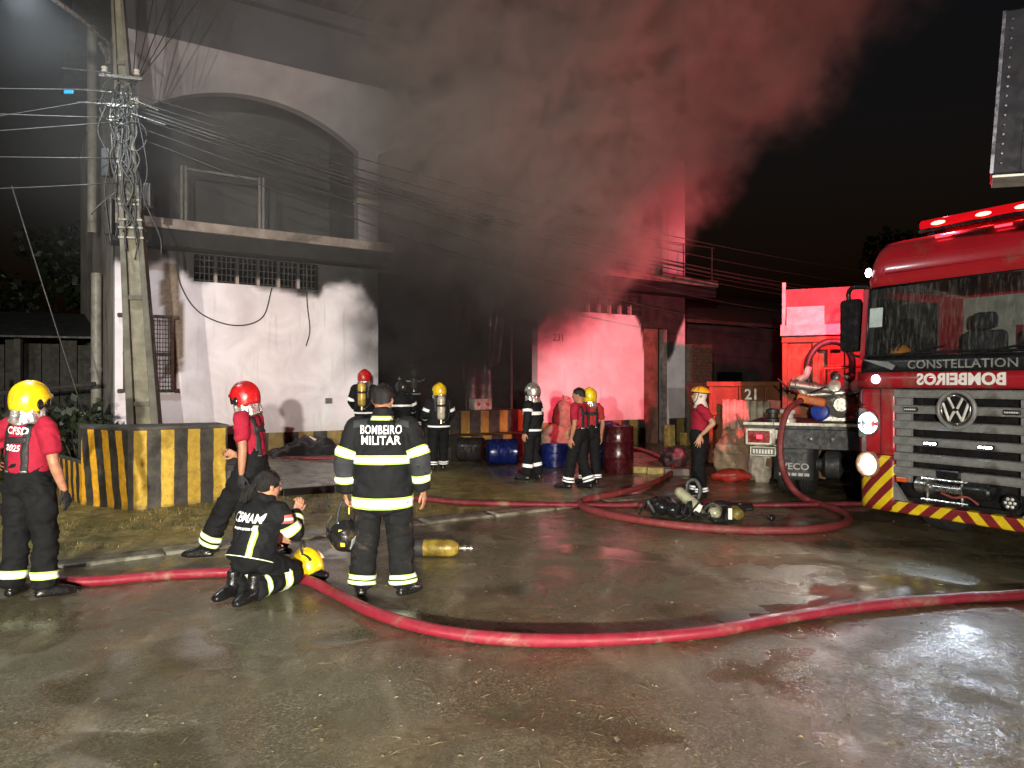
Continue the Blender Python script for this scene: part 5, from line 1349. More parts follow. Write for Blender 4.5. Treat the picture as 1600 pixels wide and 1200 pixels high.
def band(tree, ctr, f0, f1, name, parent, style='lime', off=.010, n=36, arc=None):
    """reflective tape round a sleeve, leg or jacket between fractions f0..f1 of its path"""
    rows = 6; k = len(ctr) - 1; grid = []
    for r in range(rows + 1):
        f = (f0 + (f1 - f0) * r / rows) * k; i = min(int(f), k - 1); w = f - i
        A, B = ctr[i], ctr[i + 1]
        p = A[0].lerp(B[0], w); a = A[2].lerp(B[2], w).normalized(); b = A[3].lerp(B[3], w).normalized(); rx = A[4] + (B[4] - A[4]) * w; ry = A[5] + (B[5] - A[5]) * w
        row = []
        for j in range(n):
            th = 2 * math.pi * j / n if arc is None else arc[0] + (arc[1] - arc[0]) * j / (n - 1)
            d = a * (math.cos(th) * rx) + b * (math.sin(th) * ry); L = d.length; d = d / L
            hit = tree.ray_cast(p, d, L * 1.5)
            dist = hit[3] if hit[0] is not None else L
            if dist < L * .6: dist = L
            row.append(dist)
        row = np.array(row)
        row = (row + np.roll(row, 1) + np.roll(row, -1)) / 3 if arc is None else row
        grid.append([p + (a * (math.cos(th_) * rx) + b * (math.sin(th_) * ry)).normalized() * (row[j] + off) for j, th_ in enumerate([2 * math.pi * j / n if arc is None else arc[0] + (arc[1] - arc[0]) * j / (n - 1) for j in range(n)])])
    mb = MB()
    vs_ = [v for r in grid for v in r]
    jn = n if arc is None else n - 1
    for i in range(rows):
        m = 0 if style != 'lime' or i in (2, 3) else 1
        if style == 'lime' and i in (1, 4): m = 0
        mb.add([], [])
        for j in range(jn): mb.f.append((i * n + j, i * n + (j + 1) % n, (i + 1) * n + (j + 1) % n, (i + 1) * n + j)); mb.m.append(m)
    mb.v = [tuple(v) for v in vs_]
    mats = [WHITEB(), LIME()]
    return mb.build(name, mats, parent, smooth=True)
def patch(tree, fn, nu, nv, name, m, parent, dirv, off=.006, start=1.0):
    """thin strip laid on a garment: fn(u,v)->point, cast along dirv"""
    mb = MB(); d = V(dirv).normalized()
    def f(u, v):
        p = V(fn(u, v)); h = tree.ray_cast(p - d * start, d, start * 2)
        return (h[0] - d * off) if h[0] is not None else p
    mb.grid(f, nu, nv)
    o = mb.build(name, m, parent, smooth=True)
    md = o.modifiers.new('s', 'SOLIDIFY'); md.thickness = .003; md.offset = 0
    return o
def print_text(tree, s, size, c, parent, m, bold=0., rz=0., tilt=0., sx=1., shear=0., name='back_lettering', dirv=(0, 1, 0), spacing=1., right=(1, 0, 0), up=(0, 0, 1)):
    me = text_mesh(s, size, bold, 0, sx=sx, shear=shear, spacing=spacing)
    bm = bmesh.new(); bm.from_mesh(me); bmesh.ops.triangulate(bm, faces=bm.faces[:]); bmesh.ops.subdivide_edges(bm, edges=[e for e in bm.edges if e.calc_length() > size * .3], cuts=1); bmesh.ops.triangulate(bm, faces=bm.faces[:])
    d = V(dirv).normalized(); rt, up_ = V(right), V(up); ct, st = math.cos(tilt), math.sin(tilt)
    for v in bm.verts:
        x, z = v.co.x * ct - v.co.y * st, v.co.x * st + v.co.y * ct
        p = V(c) + rt * x + up_ * z
        h = tree.ray_cast(p - d, d, 2.0)
        v.co = (h[0] - d * .009) if h[0] is not None else p
    bm.to_mesh(me); bm.free()
    return link(name, me, m, parent)

# ---- joints of a standing figure that faces +Y; lengths for 1.75 m
def joints(**over):
    J = dict(pelvis=(0, 0, .97), waist=(0, -.005, 1.09), chest=(0, .0, 1.29), neck=(0, -.015, 1.475), head=(0, .015, 1.605),
             hipL=(-.095, 0, .92), hipR=(.095, 0, .92), kneeL=(-.115, .02, .50), kneeR=(.115, .02, .50), ankL=(-.13, -.02, .10), ankR=(.13, -.02, .10),
             toeL=(-.16, .14, .035), toeR=(.16, .14, .035),
             shL=(-.19, -.01, 1.415), shR=(.19, -.01, 1.415), elL=(-.26, -.03, 1.13), elR=(.26, -.03, 1.13), wrL=(-.28, .06, .89), wrR=(.28, .06, .89))
    J.update(over)
    J = {k: V(v) for k, v in J.items()}
    return J
def hand_mesh(wr, d, palm, curl=.5, mirror=1, voxel=.0048, spread=.06, thumb=.6):
    """palm, five fingers with two bends each, thumb from the side of the palm"""
    d = V(d).normalized(); pn = V(palm); pn = (pn - d * pn.dot(d)).normalized(); sd = d.cross(pn) * mirror          # sd: towards the thumb
    mb = MB()
    loft(mb, [wr - d * .02, wr + d * .02, wr + d * .055, wr + d * .09], [(.027, .02), (.033, .018), (.042, .0165), (.041, .014)], sd, 14, 3)
    lens = [(.040, .026, .021), (.046, .030, .022), (.043, .028, .021), (.033, .021, .018)]
    for i, (a, b, c) in enumerate(lens):
        off = (.031 - .0205 * i); base = wr + d * (.088 - .004 * abs(i - 1)) + sd * off
        dirn = (d + sd * (spread * (1.5 - i))).normalized(); p = [base - dirn * .02, base]
        ang = curl * (.55 + .06 * i)
        for L, k in ((a, .8), (b, 1.15), (c, .9)):
            ax = dirn.cross(pn).normalized(); dirn = (Matrix.Rotation(ang * k, 3, ax) @ dirn).normalized(); p.append(p[-1] + dirn * L)
        loft(mb, p, [.0095, .0098, .0092, .0086, .0070], sd, 10, 3)
    tb = wr + d * .028 + sd * .026
    td = (d * .65 + sd * .75 + pn * .35 * thumb).normalized(); p = [tb - td * .012, tb, tb + td * .036]
    td2 = (d * .85 + sd * .35 + pn * .5 * thumb).normalized(); p += [p[-1] + td2 * .030, p[-1] + td2 * .030 + (td2 + d * .3).normalized() * .022]
    loft(mb, p, [.014, .0155, .0125, .0108, .008], pn, 10, 3)
    return remesh(mb.mesh('h'), voxel, 3, .4)
def head_parts(mb, c, fwd, up):
    """skull, face, jaw, nose, brow, lips, ears as overlapping shapes"""
    f = V(fwd).normalized(); u = V(up); u = (u - f * u.dot(f)).normalized(); s = f.cross(u)
    P = lambda x, y, z: V(c) + s * x + f * y + u * z
    loft(mb, [P(0, .028, -.118), P(0, .022, -.095), P(0, .008, -.05), P(0, -.004, 0), P(0, -.010, .05), P(0, -.012, .09), P(0, -.012, .118)],
         [(.030, .028), (.052, .060), (.068, .088), (.075, .098), (.076, .098), (.062, .080), (.030, .040)], s, 20, 3)
    loft(mb, [P(0, .092, .022), P(0, .104, -.005), P(0, .112, -.022), P(0, .096, -.034)], [(.008, .006), (.011, .010), (.016, .013), (.012, .008)], s, 10, 3)      # nose
    loft(mb, [P(-.048, .074, .032), P(0, .090, .030), P(.048, .074, .032)], [.011, .012, .011], u, 8, 3)                                                       # brow
    loft(mb, [P(-.022, .084, -.060), P(0, .094, -.058), P(.022, .084, -.060)], [.006, .009, .006], u, 8, 3)                                                     # lips
    loft(mb, [P(0, .07, -.10), P(0, .082, -.098)], [.018, .014], u, 8)                                                                                         # chin
    for sg in (-1, 1):
        loft(mb, [P(sg * .074, -.012, .022), P(sg * .083, -.018, .0), P(sg * .078, -.008, -.03)], [(.008, .017), (.010, .020), (.007, .010)], s, 10, 3)           # ears
    return P, s, f, u

def gallet(parent, P, col, name='helmet', curtain=True, visor=(.012, .012, .014), crest=True):
    """fire helmet: round shell drawn down over ears and nape, open at the face"""
    m = mat('helmet_' + col[0], col[1], .30, var=.22, scale=7, coat=.35, dirt=.30, dirtc=(.10, .075, .04), rvar=.18) if col[0] != 'silver' else mat('helmet_silver', col[1], .3, .75, var=.35, scale=8, dirt=.3, dirtc=(.12, .1, .07))
    e = empty(name); e.parent = parent
    nu, nv = 44, 16
    def low(az):          # az 0 = front; lower edge by angle (height of the rim)
        a = abs(az)
        return np.interp(a, [0, .65, .95, 1.25, 1.7, 2.3, 3.1416], [.035, .03, -.01, -.085, -.10, -.075, -.07])
    mb = MB(); rows = []
    for j in range(nv + 1):
        row = []
        for i in range(nu):
            az = 2 * math.pi * i / nu; az2 = az if az <= math.pi else az - 2 * math.pi
            z0 = float(low(az2)); z1 = .155; zc = .015
            t = j / nv; z = z0 + (z1 - z0) * math.sin(t * math.pi / 2) ** .85 if t < 1 else z1
            h = (z - zc) / (.155 - zc) if z > zc else 0
            k = math.sqrt(max(0, 1 - h ** 2.3)) if z > zc else 1 - .25 * ((zc - z) / .12) ** 2 * (.6 if abs(az2) > 1 else 0)
            rx, ryf, ryb = .128, .138, .152
            x = math.sin(az2) * rx * k; y = math.cos(az2) * (ryf if abs(az2) < math.pi / 2 else ryb) * k - .012
            cz = z
            if crest: cz += .016 * math.exp(-(x / .02) ** 2) * max(0, h) ** .5
            if z < .06 and abs(az2) < .75: y += .018 * (1 - abs(az2) / .75)
            row.append(P(x, y, cz))
        rows.append(row)
    vs_ = [v for r in rows for v in r]; fs = []
    for j in range(nv):
        for i in range(nu): fs.append((j * nu + i, j * nu + (i + 1) % nu, (j + 1) * nu + (i + 1) % nu, (j + 1) * nu + i))
    fs.append(tuple(range(nv * nu, (nv + 1) * nu)))
    mb.add(vs_, fs); o = mb.build('shell', m, e, smooth=True); md = o.modifiers.new('s', 'SOLIDIFY'); md.thickness = .006; md.offset = -1
    # visor and jaw plates
    mb = MB(); mb.grid(lambda u, v: P(math.sin((u - .5) * 2.0) * .118, math.cos((u - .5) * 2.0) * .128 + .004 - .012 * v * 0, .045 - .085 * v), 14, 5); o = mb.build('visor', mat('visor_dark', visor, .12, var=.1), e, smooth=True); md = o.modifiers.new('s', 'SOLIDIFY'); md.thickness = .003
    for sg in (-1, 1):
        mb = MB(); mb.ell(P(sg * .122, .035, -.02), (.016, .030, .045), 12); mb.build('ear_fitting', mat('visor_dark', visor, .12), e, smooth=True)
        mb = MB(); mb.tube([P(sg * .118, .01, -.06), P(sg * .10, .05, -.105), P(sg * .05, .075, -.135)], [(.011, .004)] * 3, 6); mb.build('chin_strap', mat('strap_black', (.012, .012, .012), .6), e)
    if curtain:
        sil = mat('curtain_silver', (.62, .60, .58), .28, .75, var=.4, scale=18, bump=.8, bscale=22)
        mb = MB()
        def f(u, v):
            az = (u - .5) * 4.6 + math.pi; r = .118 + .012 * v + .010 * math.sin(u * 26 + v * 5) * v + .006 * math.sin(u * 47)
            return P(math.sin(az) * r, math.cos(az) * (r * 1.12) - .01, -.045 - .135 * v + .012 * math.sin(u * 15))
        mb.grid(f, 48, 8); o = mb.build('nape_curtain', sil, e, smooth=True); md = o.modifiers.new('s', 'SOLIDIFY'); md.thickness = .003
    return e
YEL = ('yellow', (.80, .55, .01)); REDH = ('red', (.44, .009, .012)); SIL = ('silver', (.55, .53, .48)); GOLD = ('gold', (.85, .42, .02)); BLKH = ('black', (.012, .012, .013))

def person(loc, rz, label, J, top='jacket', trousers=None, height=1.75, wide=1.0, skin=None, fwd=(0, 1, 0), headup=(0, 0, 1), helmet=None, hair=True, gloves=(0, 0), hands=None,
           leg_bands=((.83, .89), (.91, .97)), arm_bands=(), torso_bands=(), style='silver', near=True, jacket_m=None, curtain=True, hem=.13, boots=True, seed=0.0, visor=(.012, .012, .014), bare_legs=False, group=None, collar=True):
    """one figure: an Empty at the feet with body, clothes, helmet as children; J in metres for 1.75 m, scaled to height"""
    k = height / 1.75
    E = empty('person', loc, rz, label, 'person', group)
    J = {a: b * k for a, b in J.items()}
    sk = skin or SKIN(); vox = (.0085 if near else .013) ; cv = .012 if near else .016
    X = (J['shR'] - J['shL']).normalized(); XH = (J['hipR'] - J['hipL']).normalized()
    w = wide * k
    # ---------------- body
    mb = MB()
    hd = J['head']; f0 = V(fwd).normalized()
    P, s_, f_, u_ = head_parts(mb, hd, f0, V(headup))
    loft(mb, [J['chest'] + (J['neck'] - J['chest']) * .6, J['neck'], hd + u_ * -.07 - f_ * .02, hd + u_ * -.02], [.075 * k, .060 * k, .055 * k, .05 * k], X, 14, 3)
    loft(mb, [J['pelvis'], J['waist'], J['chest'], J['chest'].lerp(J['neck'], .65), J['neck']], [(.15 * w, .10 * k), (.135 * w, .095 * k), (.155 * w, .11 * k), (.14 * w, .085 * k), (.055, .055)], X, 18, 3)
    for a in 'LR':
        sh, el, wr = J['sh' + a], J['el' + a], J['wr' + a]
        loft(mb, [sh, sh.lerp(el, .35), sh.lerp(el, .75), el, el.lerp(wr, .3), el.lerp(wr, .7), wr], [.055 * k, .052 * k, .044 * k, .041 * k, .043 * k, .034 * k, (.029 * k, .024 * k)], X, 14, 3)
        loft(mb, [J['hip' + a], J['hip' + a].lerp(J['knee' + a], .5), J['knee' + a], J['knee' + a].lerp(J['ank' + a], .35), J['ank' + a]], [.08 * k, .07 * k, .052 * k, .05 * k, .038 * k], XH, 12, 3)
    body = remesh(mb.mesh('b'), vox, 3, .5)
    parts = [body]; hm = {}
    for idx, a in enumerate('LR'):
        hd_ = (hands or {}).get(a, {})
        el, wr = J['el' + a], J['wr' + a]; mir = 1 if a == 'L' else -1
        dd = V(hd_.get('dir', (wr - el).normalized())); pn = V(hd_.get('palm', (1 if a == 'L' else -1, 0, 0)))
        me = hand_mesh(wr, dd, pn, hd_.get('curl', .55), hd_.get('mir', mir), .0048 if near else .007, hd_.get('spread', .06))
        if gloves[idx]:
            link('glove', me, GLOVE(), E, smooth=True)
        else: parts.append(me)
    bm = bmesh.new()
    for me in parts: bm.from_mesh(me); bpy.data.meshes.remove(me)
    me = bpy.data.meshes.new('body'); bm.to_mesh(me); bm.free()
    link('body', me, sk, E, smooth=True)
    # eyes
    mb = MB()
    for sg in (-1, 1): mb.ell(P(sg * .031, .083, .006), (.011, .008, .007), 10)
    mb.build('eyes', mat('eye', (.06, .05, .045), .15), E, smooth=True)
    mb = MB()
    for sg in (-1, 1): mb.tube([P(sg * .015, .100, .030), P(sg * .034, .096, .036), P(sg * .05, .082, .030)], [.003, .004, .002], 6)
    mb.build('eyebrows', HAIR(), E)
    # ---------------- trousers
    tm = trousers or TROU()
    mb = MB(); legs = {}
    loft(mb, [J['waist'] + (J['waist'] - J['pelvis']) * .25, J['waist'].lerp(J['pelvis'], .4), J['pelvis'], (J['hipL'] + J['hipR']) / 2 + V((0, 0, -.05))], [(.160 * w, .118 * k), (.170 * w, .128 * k), (.185 * w, .142 * k), (.17 * w, .13 * k)], XH, 22, 3)
    for a in 'LR':
        h, kn, an = J['hip' + a], J['knee' + a], J['ank' + a]
        h2 = h + V((0, 0, .0))
        legs[a] = loft(mb, [h2, h2.lerp(kn, .35), h2.lerp(kn, .75), kn, kn.lerp(an, .35), kn.lerp(an, .75), an + (kn - an).normalized() * .01], [(.105 * w, .125 * k), (.105 * w, .115 * k), (.092 * w, .098 * k), (.088 * w, .094 * k), (.086 * w, .090 * k), (.086 * w, .092 * k), (.088 * w, .098 * k)], XH, 20, 4)
    tr = remesh(mb.mesh('t'), cv, 5, .5); wrinkle(tr, .017 if near else .011, seed + 3.3, (8, 8, 17))
    tree = bvh_of(tr)
    link('trousers', tr, tm, E, smooth=True)
    for a in 'LR':
        for b0, b1 in leg_bands: band(tree, legs[a], b0, b1, 'leg_band', E, style)
    # ---------------- boots
    if boots:
        for a in 'LR':
            an, to = J['ank' + a], J['toe' + a]; d = (to - an); d.z = 0; d = d.normalized() if d.length > .02 else V((0, 1, 0))
            toed = (to - an)
            sdv = V((0, 0, 1)).cross(d)
            mb = MB()
            if J['ank' + a].z < .35 * k and abs(toed.normalized().z) < .85:
                heel = an - d * .055; zf = min(an.z, to.z) - (.035 if near else .035)
                fl = to.z
                loft(mb, [an + V((0, 0, .12)), an + V((0, 0, .02)), an + d * .03 - V((0, 0, .03)), an + d * .09 + V((0, 0, fl - an.z + .028)), to + d * .02 + V((0, 0, .012)), to + d * .07 + V((0, 0, .0))], [(.055, .06), (.052, .066), (.050, .062), (.050, .044), (.050, .036), (.036, .026)], sdv, 16, 3)
                loft(mb, [heel + V((0, 0, fl - an.z + .01)), an + V((0, 0, fl - an.z + .012)), to + V((0, 0, -.002)), to + d * .075 + V((0, 0, .0))], [(.034, .030), (.046, .034), (.052, .030), (.036, .024)], sdv, 14, 3)
            else:
                loft(mb, [an - toed.normalized() * .03, an, an + toed * .4, to, to + toed.normalized() * .05], [(.05, .055), (.052, .065), (.048, .058), (.048, .04), (.034, .026)], sdv if sdv.length > .1 else X, 16, 3)
            bt = remesh(mb.mesh('bt'), .008, 3, .4)
            link('boot', bt, BOOT(), E, smooth=True)
    # ---------------- top
    mb = MB(); arms = {}
    jm = jacket_m or (NAVY() if top == 'jacket' else TEE())
    up = (J['chest'] - J['waist']).normalized()
    if top == 'jacket':
        b = J['pelvis'] - (J['waist'] - J['pelvis']).normalized() * hem * k
        tc = loft(mb, [b, J['pelvis'], J['waist'], J['chest'], J['chest'].lerp(J['neck'], .55), J['chest'].lerp(J['neck'], .95)], [(.205 * w, .158 * k), (.205 * w, .155 * k), (.20 * w, .150 * k), (.212 * w, .150 * k), (.178 * w, .115 * k), (.085, .082)], X, 26, 4)
        for a in 'LR':
            sh, el, wr = J['sh' + a], J['el' + a], J['wr' + a]
            arms[a] = loft(mb, [sh - (el - sh) * .02 - X * (.05 if a == 'R' else -.05), sh.lerp(el, .10), sh.lerp(el, .5), el, el.lerp(wr, .4), wr - (wr - el).normalized() * .0], [.056 * w, .078 * w, .078 * w, .071 * w, .066 * w, .056 * w], X, 18, 4)
        if collar:
            loft(mb, [J['neck'] - u_ * .03 - V((0, 0, .01)), J['neck'] + (hd - J['neck']).normalized() * .055], [(.088, .088), (.076, .080)], X, 18)
        amp = .015
    else:
        b = J['waist'] - up * .045
        tc = loft(mb, [b, J['waist'], J['waist'].lerp(J['chest'], .5), J['chest'], J['chest'].lerp(J['neck'], .55), J['chest'].lerp(J['neck'], .96)], [(.168 * w, .128 * k), (.165 * w, .126 * k), (.175 * w, .128 * k), (.182 * w, .130 * k), (.158 * w, .100 * k), (.068, .066)], X, 24, 4)
        for a in 'LR':
            sh, el, wr = J['sh' + a], J['el' + a], J['wr' + a]
            arms[a] = loft(mb, [sh - (el - sh) * .12 - X * (.03 if a == 'R' else -.03), sh.lerp(el, .1), sh.lerp(el, .45), sh.lerp(el, .72)], [.064 * w, .073 * w, .068 * w, .066 * w], X, 18, 4)
        amp = .014
    jk = remesh(mb.mesh('j'), cv, 5, .5); wrinkle(jk, amp, seed + 8.1, (8, 8, 11))
    jt = bvh_of(jk)
    link('jacket' if top == 'jacket' else 'shirt', jk, jm, E, smooth=True)
    for b0, b1 in torso_bands: band(jt, tc, b0, b1, 'jacket_band', E, style, n=56)
    for a, b0, b1 in arm_bands: band(jt, arms[a], b0, b1, 'sleeve_band', E, style)
    # ---------------- head wear
    if helmet: gallet(E, P, helmet, curtain=curtain, visor=visor)
    elif hair:
        mb = MB(); nu, nv = 30, 12
        def f(u, v):
            az = u * 2 * math.pi; az2 = az if az <= math.pi else az - 2 * math.pi
            lo = np.interp(abs(az2), [0, .6, 1.1, 1.5, 2.2, 3.15], [.062, .055, .03, .012, -.022, -.034]); z = lo + (.128 - lo) * math.sin(v * math.pi / 2)
            h = max(0, (z - .03) / .098); kk = math.sqrt(max(0, 1 - h ** 2.2)); taper = 1.0 if z > -.02 else 1 + (z + .02) * 1.5
            return P(math.sin(az2) * .083 * kk * taper, (math.cos(az2) * (.101 if abs(az2) < 1.57 else .108) * kk * taper) - .010, z)
        mb.grid(f, nu, nv); a_ = np.array([tuple(v) for v in mb.v]); n_ = fbm(a_ * 60, 2)
        mb.v = (a_ + (a_ - np.array(tuple(hd))) * (.035 * n_[:, None])).tolist()
        rg = np.random.default_rng(int(seed * 10)); base_v = np.array([tuple(v) for v in mb.v]); hc = np.array(tuple(hd))
        for _ in range(2600 if near else 500):                     # short bristles break the outline
            q_ = base_v[rg.integers(0, len(base_v))] + rg.normal(size=3) * .006; o_ = (q_ - hc) / np.linalg.norm(q_ - hc)
            t_ = rg.normal(size=3) * .35 + o_; t_ /= np.linalg.norm(t_); sdv_ = np.cross(t_, rg.normal(size=3)); sdv_ *= .0012 / np.linalg.norm(sdv_)
            mb.add([q_ - sdv_, q_ + sdv_, q_ + t_ * rg.uniform(.006, .014)], [(0, 1, 2)])
        mb.build('hair', HAIR(), E, smooth=True)
    return dict(E=E, J=J, jt=jt, tt=tree, tc=tc, arms=arms, legs=legs, P=P, k=k, X=X)

def suspenders(pr, front=False):
    J, E, jt = pr['J'], pr['E'], pr['jt']; m = mat('strap_web', (.014, .014, .016), .7, var=.3, scale=20); k = pr['k']
    zt, zb = J['chest'].z + .14 * k, J['waist'].z - .05 * k
    cx = J['chest'].x
    for sg in (-1, 1):
        for dv, d2 in (((0, 1, 0), 'b'), ((0, -1, 0), 'f')):
            patch(jt, lambda u, v: (cx + sg * (.088 + .01 * v) * k + (u - .5) * .056, J['chest'].y, zb + (zt - zb) * v), 3, 16, 'brace', m, E, dv)
    patch(jt, lambda u, v: (cx + (u - .5) * .20 * k, J['chest'].y, J['chest'].z + .012 * k + (v - .5) * .055), 10, 3, 'brace_yoke', m, E, (0, 1, 0), .008)
    for sg in (-1, 1):
        patch(jt, lambda u, v: (cx + sg * .088 * k + (u - .5) * .05, J['chest'].y, zb + .0 + v * .018), 3, 2, 'buckle', mat('buckle_metal', (.6, .6, .58), .3, .8), E, (0, 1, 0), .010)
def air_tank(pr, col=(.62, .42, .06), dy=-.20):
    """breathing set: cylinder valve-down on a back plate with shoulder straps"""
    E, J, k = pr['E'], pr['J'], pr['k']
    e = empty('breathing_set'); e.parent = E
    c = J['chest'] * 1.0; y = c.y + dy * k; z0 = J['waist'].z - .10
    mb = MB(); mb.lathe([(.02, 0), (.045, .005), (.072, .035), (.078, .06), (.078, .40), (.07, .445), (.04, .475), (.01, .48)], (c.x, y, z0 + .04), (0, 0, 1), 22); mb.build('cylinder', mat('tank_%d' % int(col[0] * 100), col, .3, .1, var=.3, scale=8, dirt=.3, dirtc=(.1, .08, .05)), e, smooth=True, angle=50)
    mb = MB(); mb.lathe([(.08, 0), (.082, .004), (.082, .04), (.08, .044)], (c.x, y, z0 + .30), (0, 0, 1), 22); mb.build('tank_band', mat('strap_web', (.014, .014, .016), .7), e, smooth=True, angle=40)
    mb = MB(); mb.lathe([(.022, 0), (.022, -.05), (.03, -.055), (.03, -.075), (.012, -.08)], (c.x, y, z0 + .05), (0, 0, 1), 12); mb.tube([(c.x, y, z0 + .0), (c.x + .07, y, z0 + .0)], .016, 10); mb.build('valve', mat('brass_valve', (.5, .45, .35), .3, .8), e)
    mb = MB(); mb.box((c.x, y + .085, z0 + .26), (.24, .02, .52)); mb.build('back_plate', mat('trim_black', (.012, .012, .013), .35), e, bevel=.012)
    for sg in (-1, 1):
        patch(pr['jt'], lambda u, v: (c.x + sg * (.10 + .015 * v) * k + (u - .5) * .05, c.y, z0 + .2 + (J['chest'].z + .15 * k - z0 - .2) * v), 3, 12, 'shoulder_strap', mat('strap_web', (.014, .014, .016), .7), e, (0, 1, 0))
        patch(pr['jt'], lambda u, v: (c.x + sg * .10 * k + (u - .5) * .05, c.y, z0 + .15 + (J['chest'].z + .12 * k - z0 - .15) * v), 3, 12, 'shoulder_strap', mat('strap_web', (.014, .014, .016), .7), e, (0, -1, 0))
    mb = MB(); mb.tube(spline([(c.x + .05, y, z0), (c.x + .16 * k, y + .03, z0 + .1), (c.x + .19 * k, y + .08, z0 + .35), (c.x + .14 * k, y + .2, J['chest'].z + .13 * k)], 6), .010, 8); mb.build('air_hose', mat('hose_black', (.02, .02, .02), .55), e, smooth=True)
    return e

LET = lambda: mat('reflective_letter', (.92, .93, .95), .4, var=.04)
def stand(px, py):                 # where feet meet the ground
    p = ground(px, py, .0)
    for _ in range(3): p = ground(px, py, gz(p.x, p.y))
    return p

# ---- 1 man in the red tee, yellow helmet, seen from behind at the edge of the picture
p = stand(44, 934)
pr = person(p, R(-12), 'person in yellow helmet, red tee and braces, back turned', joints(shL=(-.195, 0, 1.405), elL=(-.39, .06, 1.22), wrL=(-.55, .22, 1.10), elR=(.275, -.03, 1.12), wrR=(.30, .05, .88), head=(.02, .02, 1.61), ankL=(-.14, -.02, .10), ankR=(.15, .0, .10), hipL=(-.10, 0, .92), hipR=(.10, 0, .92), kneeL=(-.13, .02, .50), kneeR=(.135, .03, .50), toeL=(-.19, .13, .035), toeR=(.24, .13, .035)),
            top='tee', height=1.75, wide=1.06, fwd=(.55, .8, -.05), helmet=YEL, gloves=(0, 1), leg_bands=((.80, .89),), style='lime', seed=1.0)
suspenders(pr)
print_text(pr['jt'], 'CFSD', .080, (pr['J']['chest'].x + .012, 0, pr['J']['chest'].z + .085), pr['E'], LET(), .0022, tilt=R(-4), sx=.98, spacing=1.08)
print_text(pr['jt'], '2025', .068, (pr['J']['chest'].x - .01, 0, pr['J']['chest'].z - .052), pr['E'], LET(), .0015, tilt=R(-4), sx=.98, spacing=1.06)

# ---- 2 man striding past the striped wall, red helmet
p = stand(392, 871)
pr = person(p, R(86), 'person in red helmet and red tee striding beside the striped wall', joints(pelvis=(0, -.02, .93), waist=(0, -.01, 1.06), chest=(0, .02, 1.27), neck=(0, .03, 1.455), head=(0, .075, 1.585), hipL=(-.095, -.02, .89), hipR=(.095, -.02, .89),
            kneeL=(-.10, .22, .52), ankL=(-.10, .40, .13), toeL=(-.11, .57, .045), kneeR=(.10, -.02, .47), ankR=(.10, -.32, .16), toeR=(.11, -.18, .035), shL=(-.19, .02, 1.40), shR=(.19, .03, 1.40), elL=(-.235, -.02, 1.11), wrL=(-.24, -.01, .85), elR=(.25, .04, 1.12), wrR=(.19, .24, 1.00)),
            top='tee', height=1.78, wide=1.02, fwd=(-.05, 1, -.18), helmet=REDH, gloves=(1, 0), leg_bands=((.80, .87), (.90, .97)), style='lime', seed=2.0, hands={'R': dict(dir=(-.1, 1, .35), palm=(-1, 0, 0), curl=1.5)})
suspenders(pr)

# ---- 3 woman kneeling on her heels, back turned
p = stand(405, 928)
pr = person(p, R(-24), 'person with black ponytail kneeling on the wet road in dark jacket', joints(pelvis=(0, -.10, .34), waist=(0, -.06, .44), chest=(0, .0, .62), neck=(.0, .05, .785), head=(.015, .10, .90), hipL=(-.09, -.10, .31), hipR=(.09, -.10, .31), kneeL=(-.14, .28, .13), kneeR=(.14, .26, .13), ankL=(-.12, -.16, .10), ankR=(.12, -.18, .10), toeL=(-.12, -.30, .04), toeR=(.13, -.34, .04),
            shL=(-.175, .02, .735), shR=(.175, .03, .735), elL=(-.24, .10, .48), elR=(.25, .15, .50), wrL=(-.12, .30, .42), wrR=(.13, .30, .65)), height=1.72, wide=1.0, fwd=(.35, 1, -.10), helmet=None, hair=True, leg_bands=((.62, .70), (.84, .92)), arm_bands=(('R', .44, .54), ('R', .84, .91), ('L', .44, .54)), torso_bands=((.03, .10),), style='lime', hem=.03, seed=3.0, skin=SKIN2(),
            hands={'R': dict(dir=(.15, .45, .9), palm=(-.7, .3, 0), curl=1.0, spread=.08), 'L': dict(curl=.5)})
E, J, P = pr['E'], pr['J'], pr['P']
print_text(pr['jt'], 'CBMAM', .100, (.0, 0, J['chest'].z + .045), E, LET(), .0016, sx=.80, tilt=R(-2), spacing=1.06)
mb = MB()
for k_ in range(9): mb.box((-.115 + k_ * .027 + (.008 if k_ > 3 else 0), 0, 0), (.019, .001, .017))
me_ = mb.mesh('t')
for v in me_.vertices:
    q = V((v.co.x, 0, J['chest'].z - .035 + v.co.z)); h = pr['jt'].ray_cast(q - V((0, 1, 0)), V((0, 1, 0)), 2); v.co = (h[0] - V((0, .007 + (v.co.y + .0005) * 2, 0))) if h[0] is not None else q
link('small_print', me_, LET(), E)
patch(pr['jt'], lambda u, v: (0.5, J['shR'].y + .01 + (u - .5) * .07, J['shR'].z - .085 + (v - .5) * .075), 4, 4, 'sleeve_flag', mat('flag_red', (.55, .12, .10), .6), E, (-1, 0, 0))
patch(pr['jt'], lambda u, v: (0.5, J['shR'].y + .01 + (u - .5) * .07, J['shR'].z - .085 + (v - .5) * .024), 4, 2, 'flag_stripe', mat('flag_white', (.75, .70, .66), .6), E, (-1, 0, 0), .009)
for sg in (.10,):
    patch(pr['jt'], lambda u, v: (sg + (u - .5) * .045, 0, J['waist'].z - .07 + .24 * v), 3, 12, 'back_band', LIME(), E, (0, 1, 0), .006)
    patch(pr['jt'], lambda u, v: (sg + (u - .5) * .024, 0, J['waist'].z - .07 + .24 * v), 3, 12, 'back_band_centre', WHITEB(), E, (0, 1, 0), .009)
mb = MB()
r_ = random.Random(5)
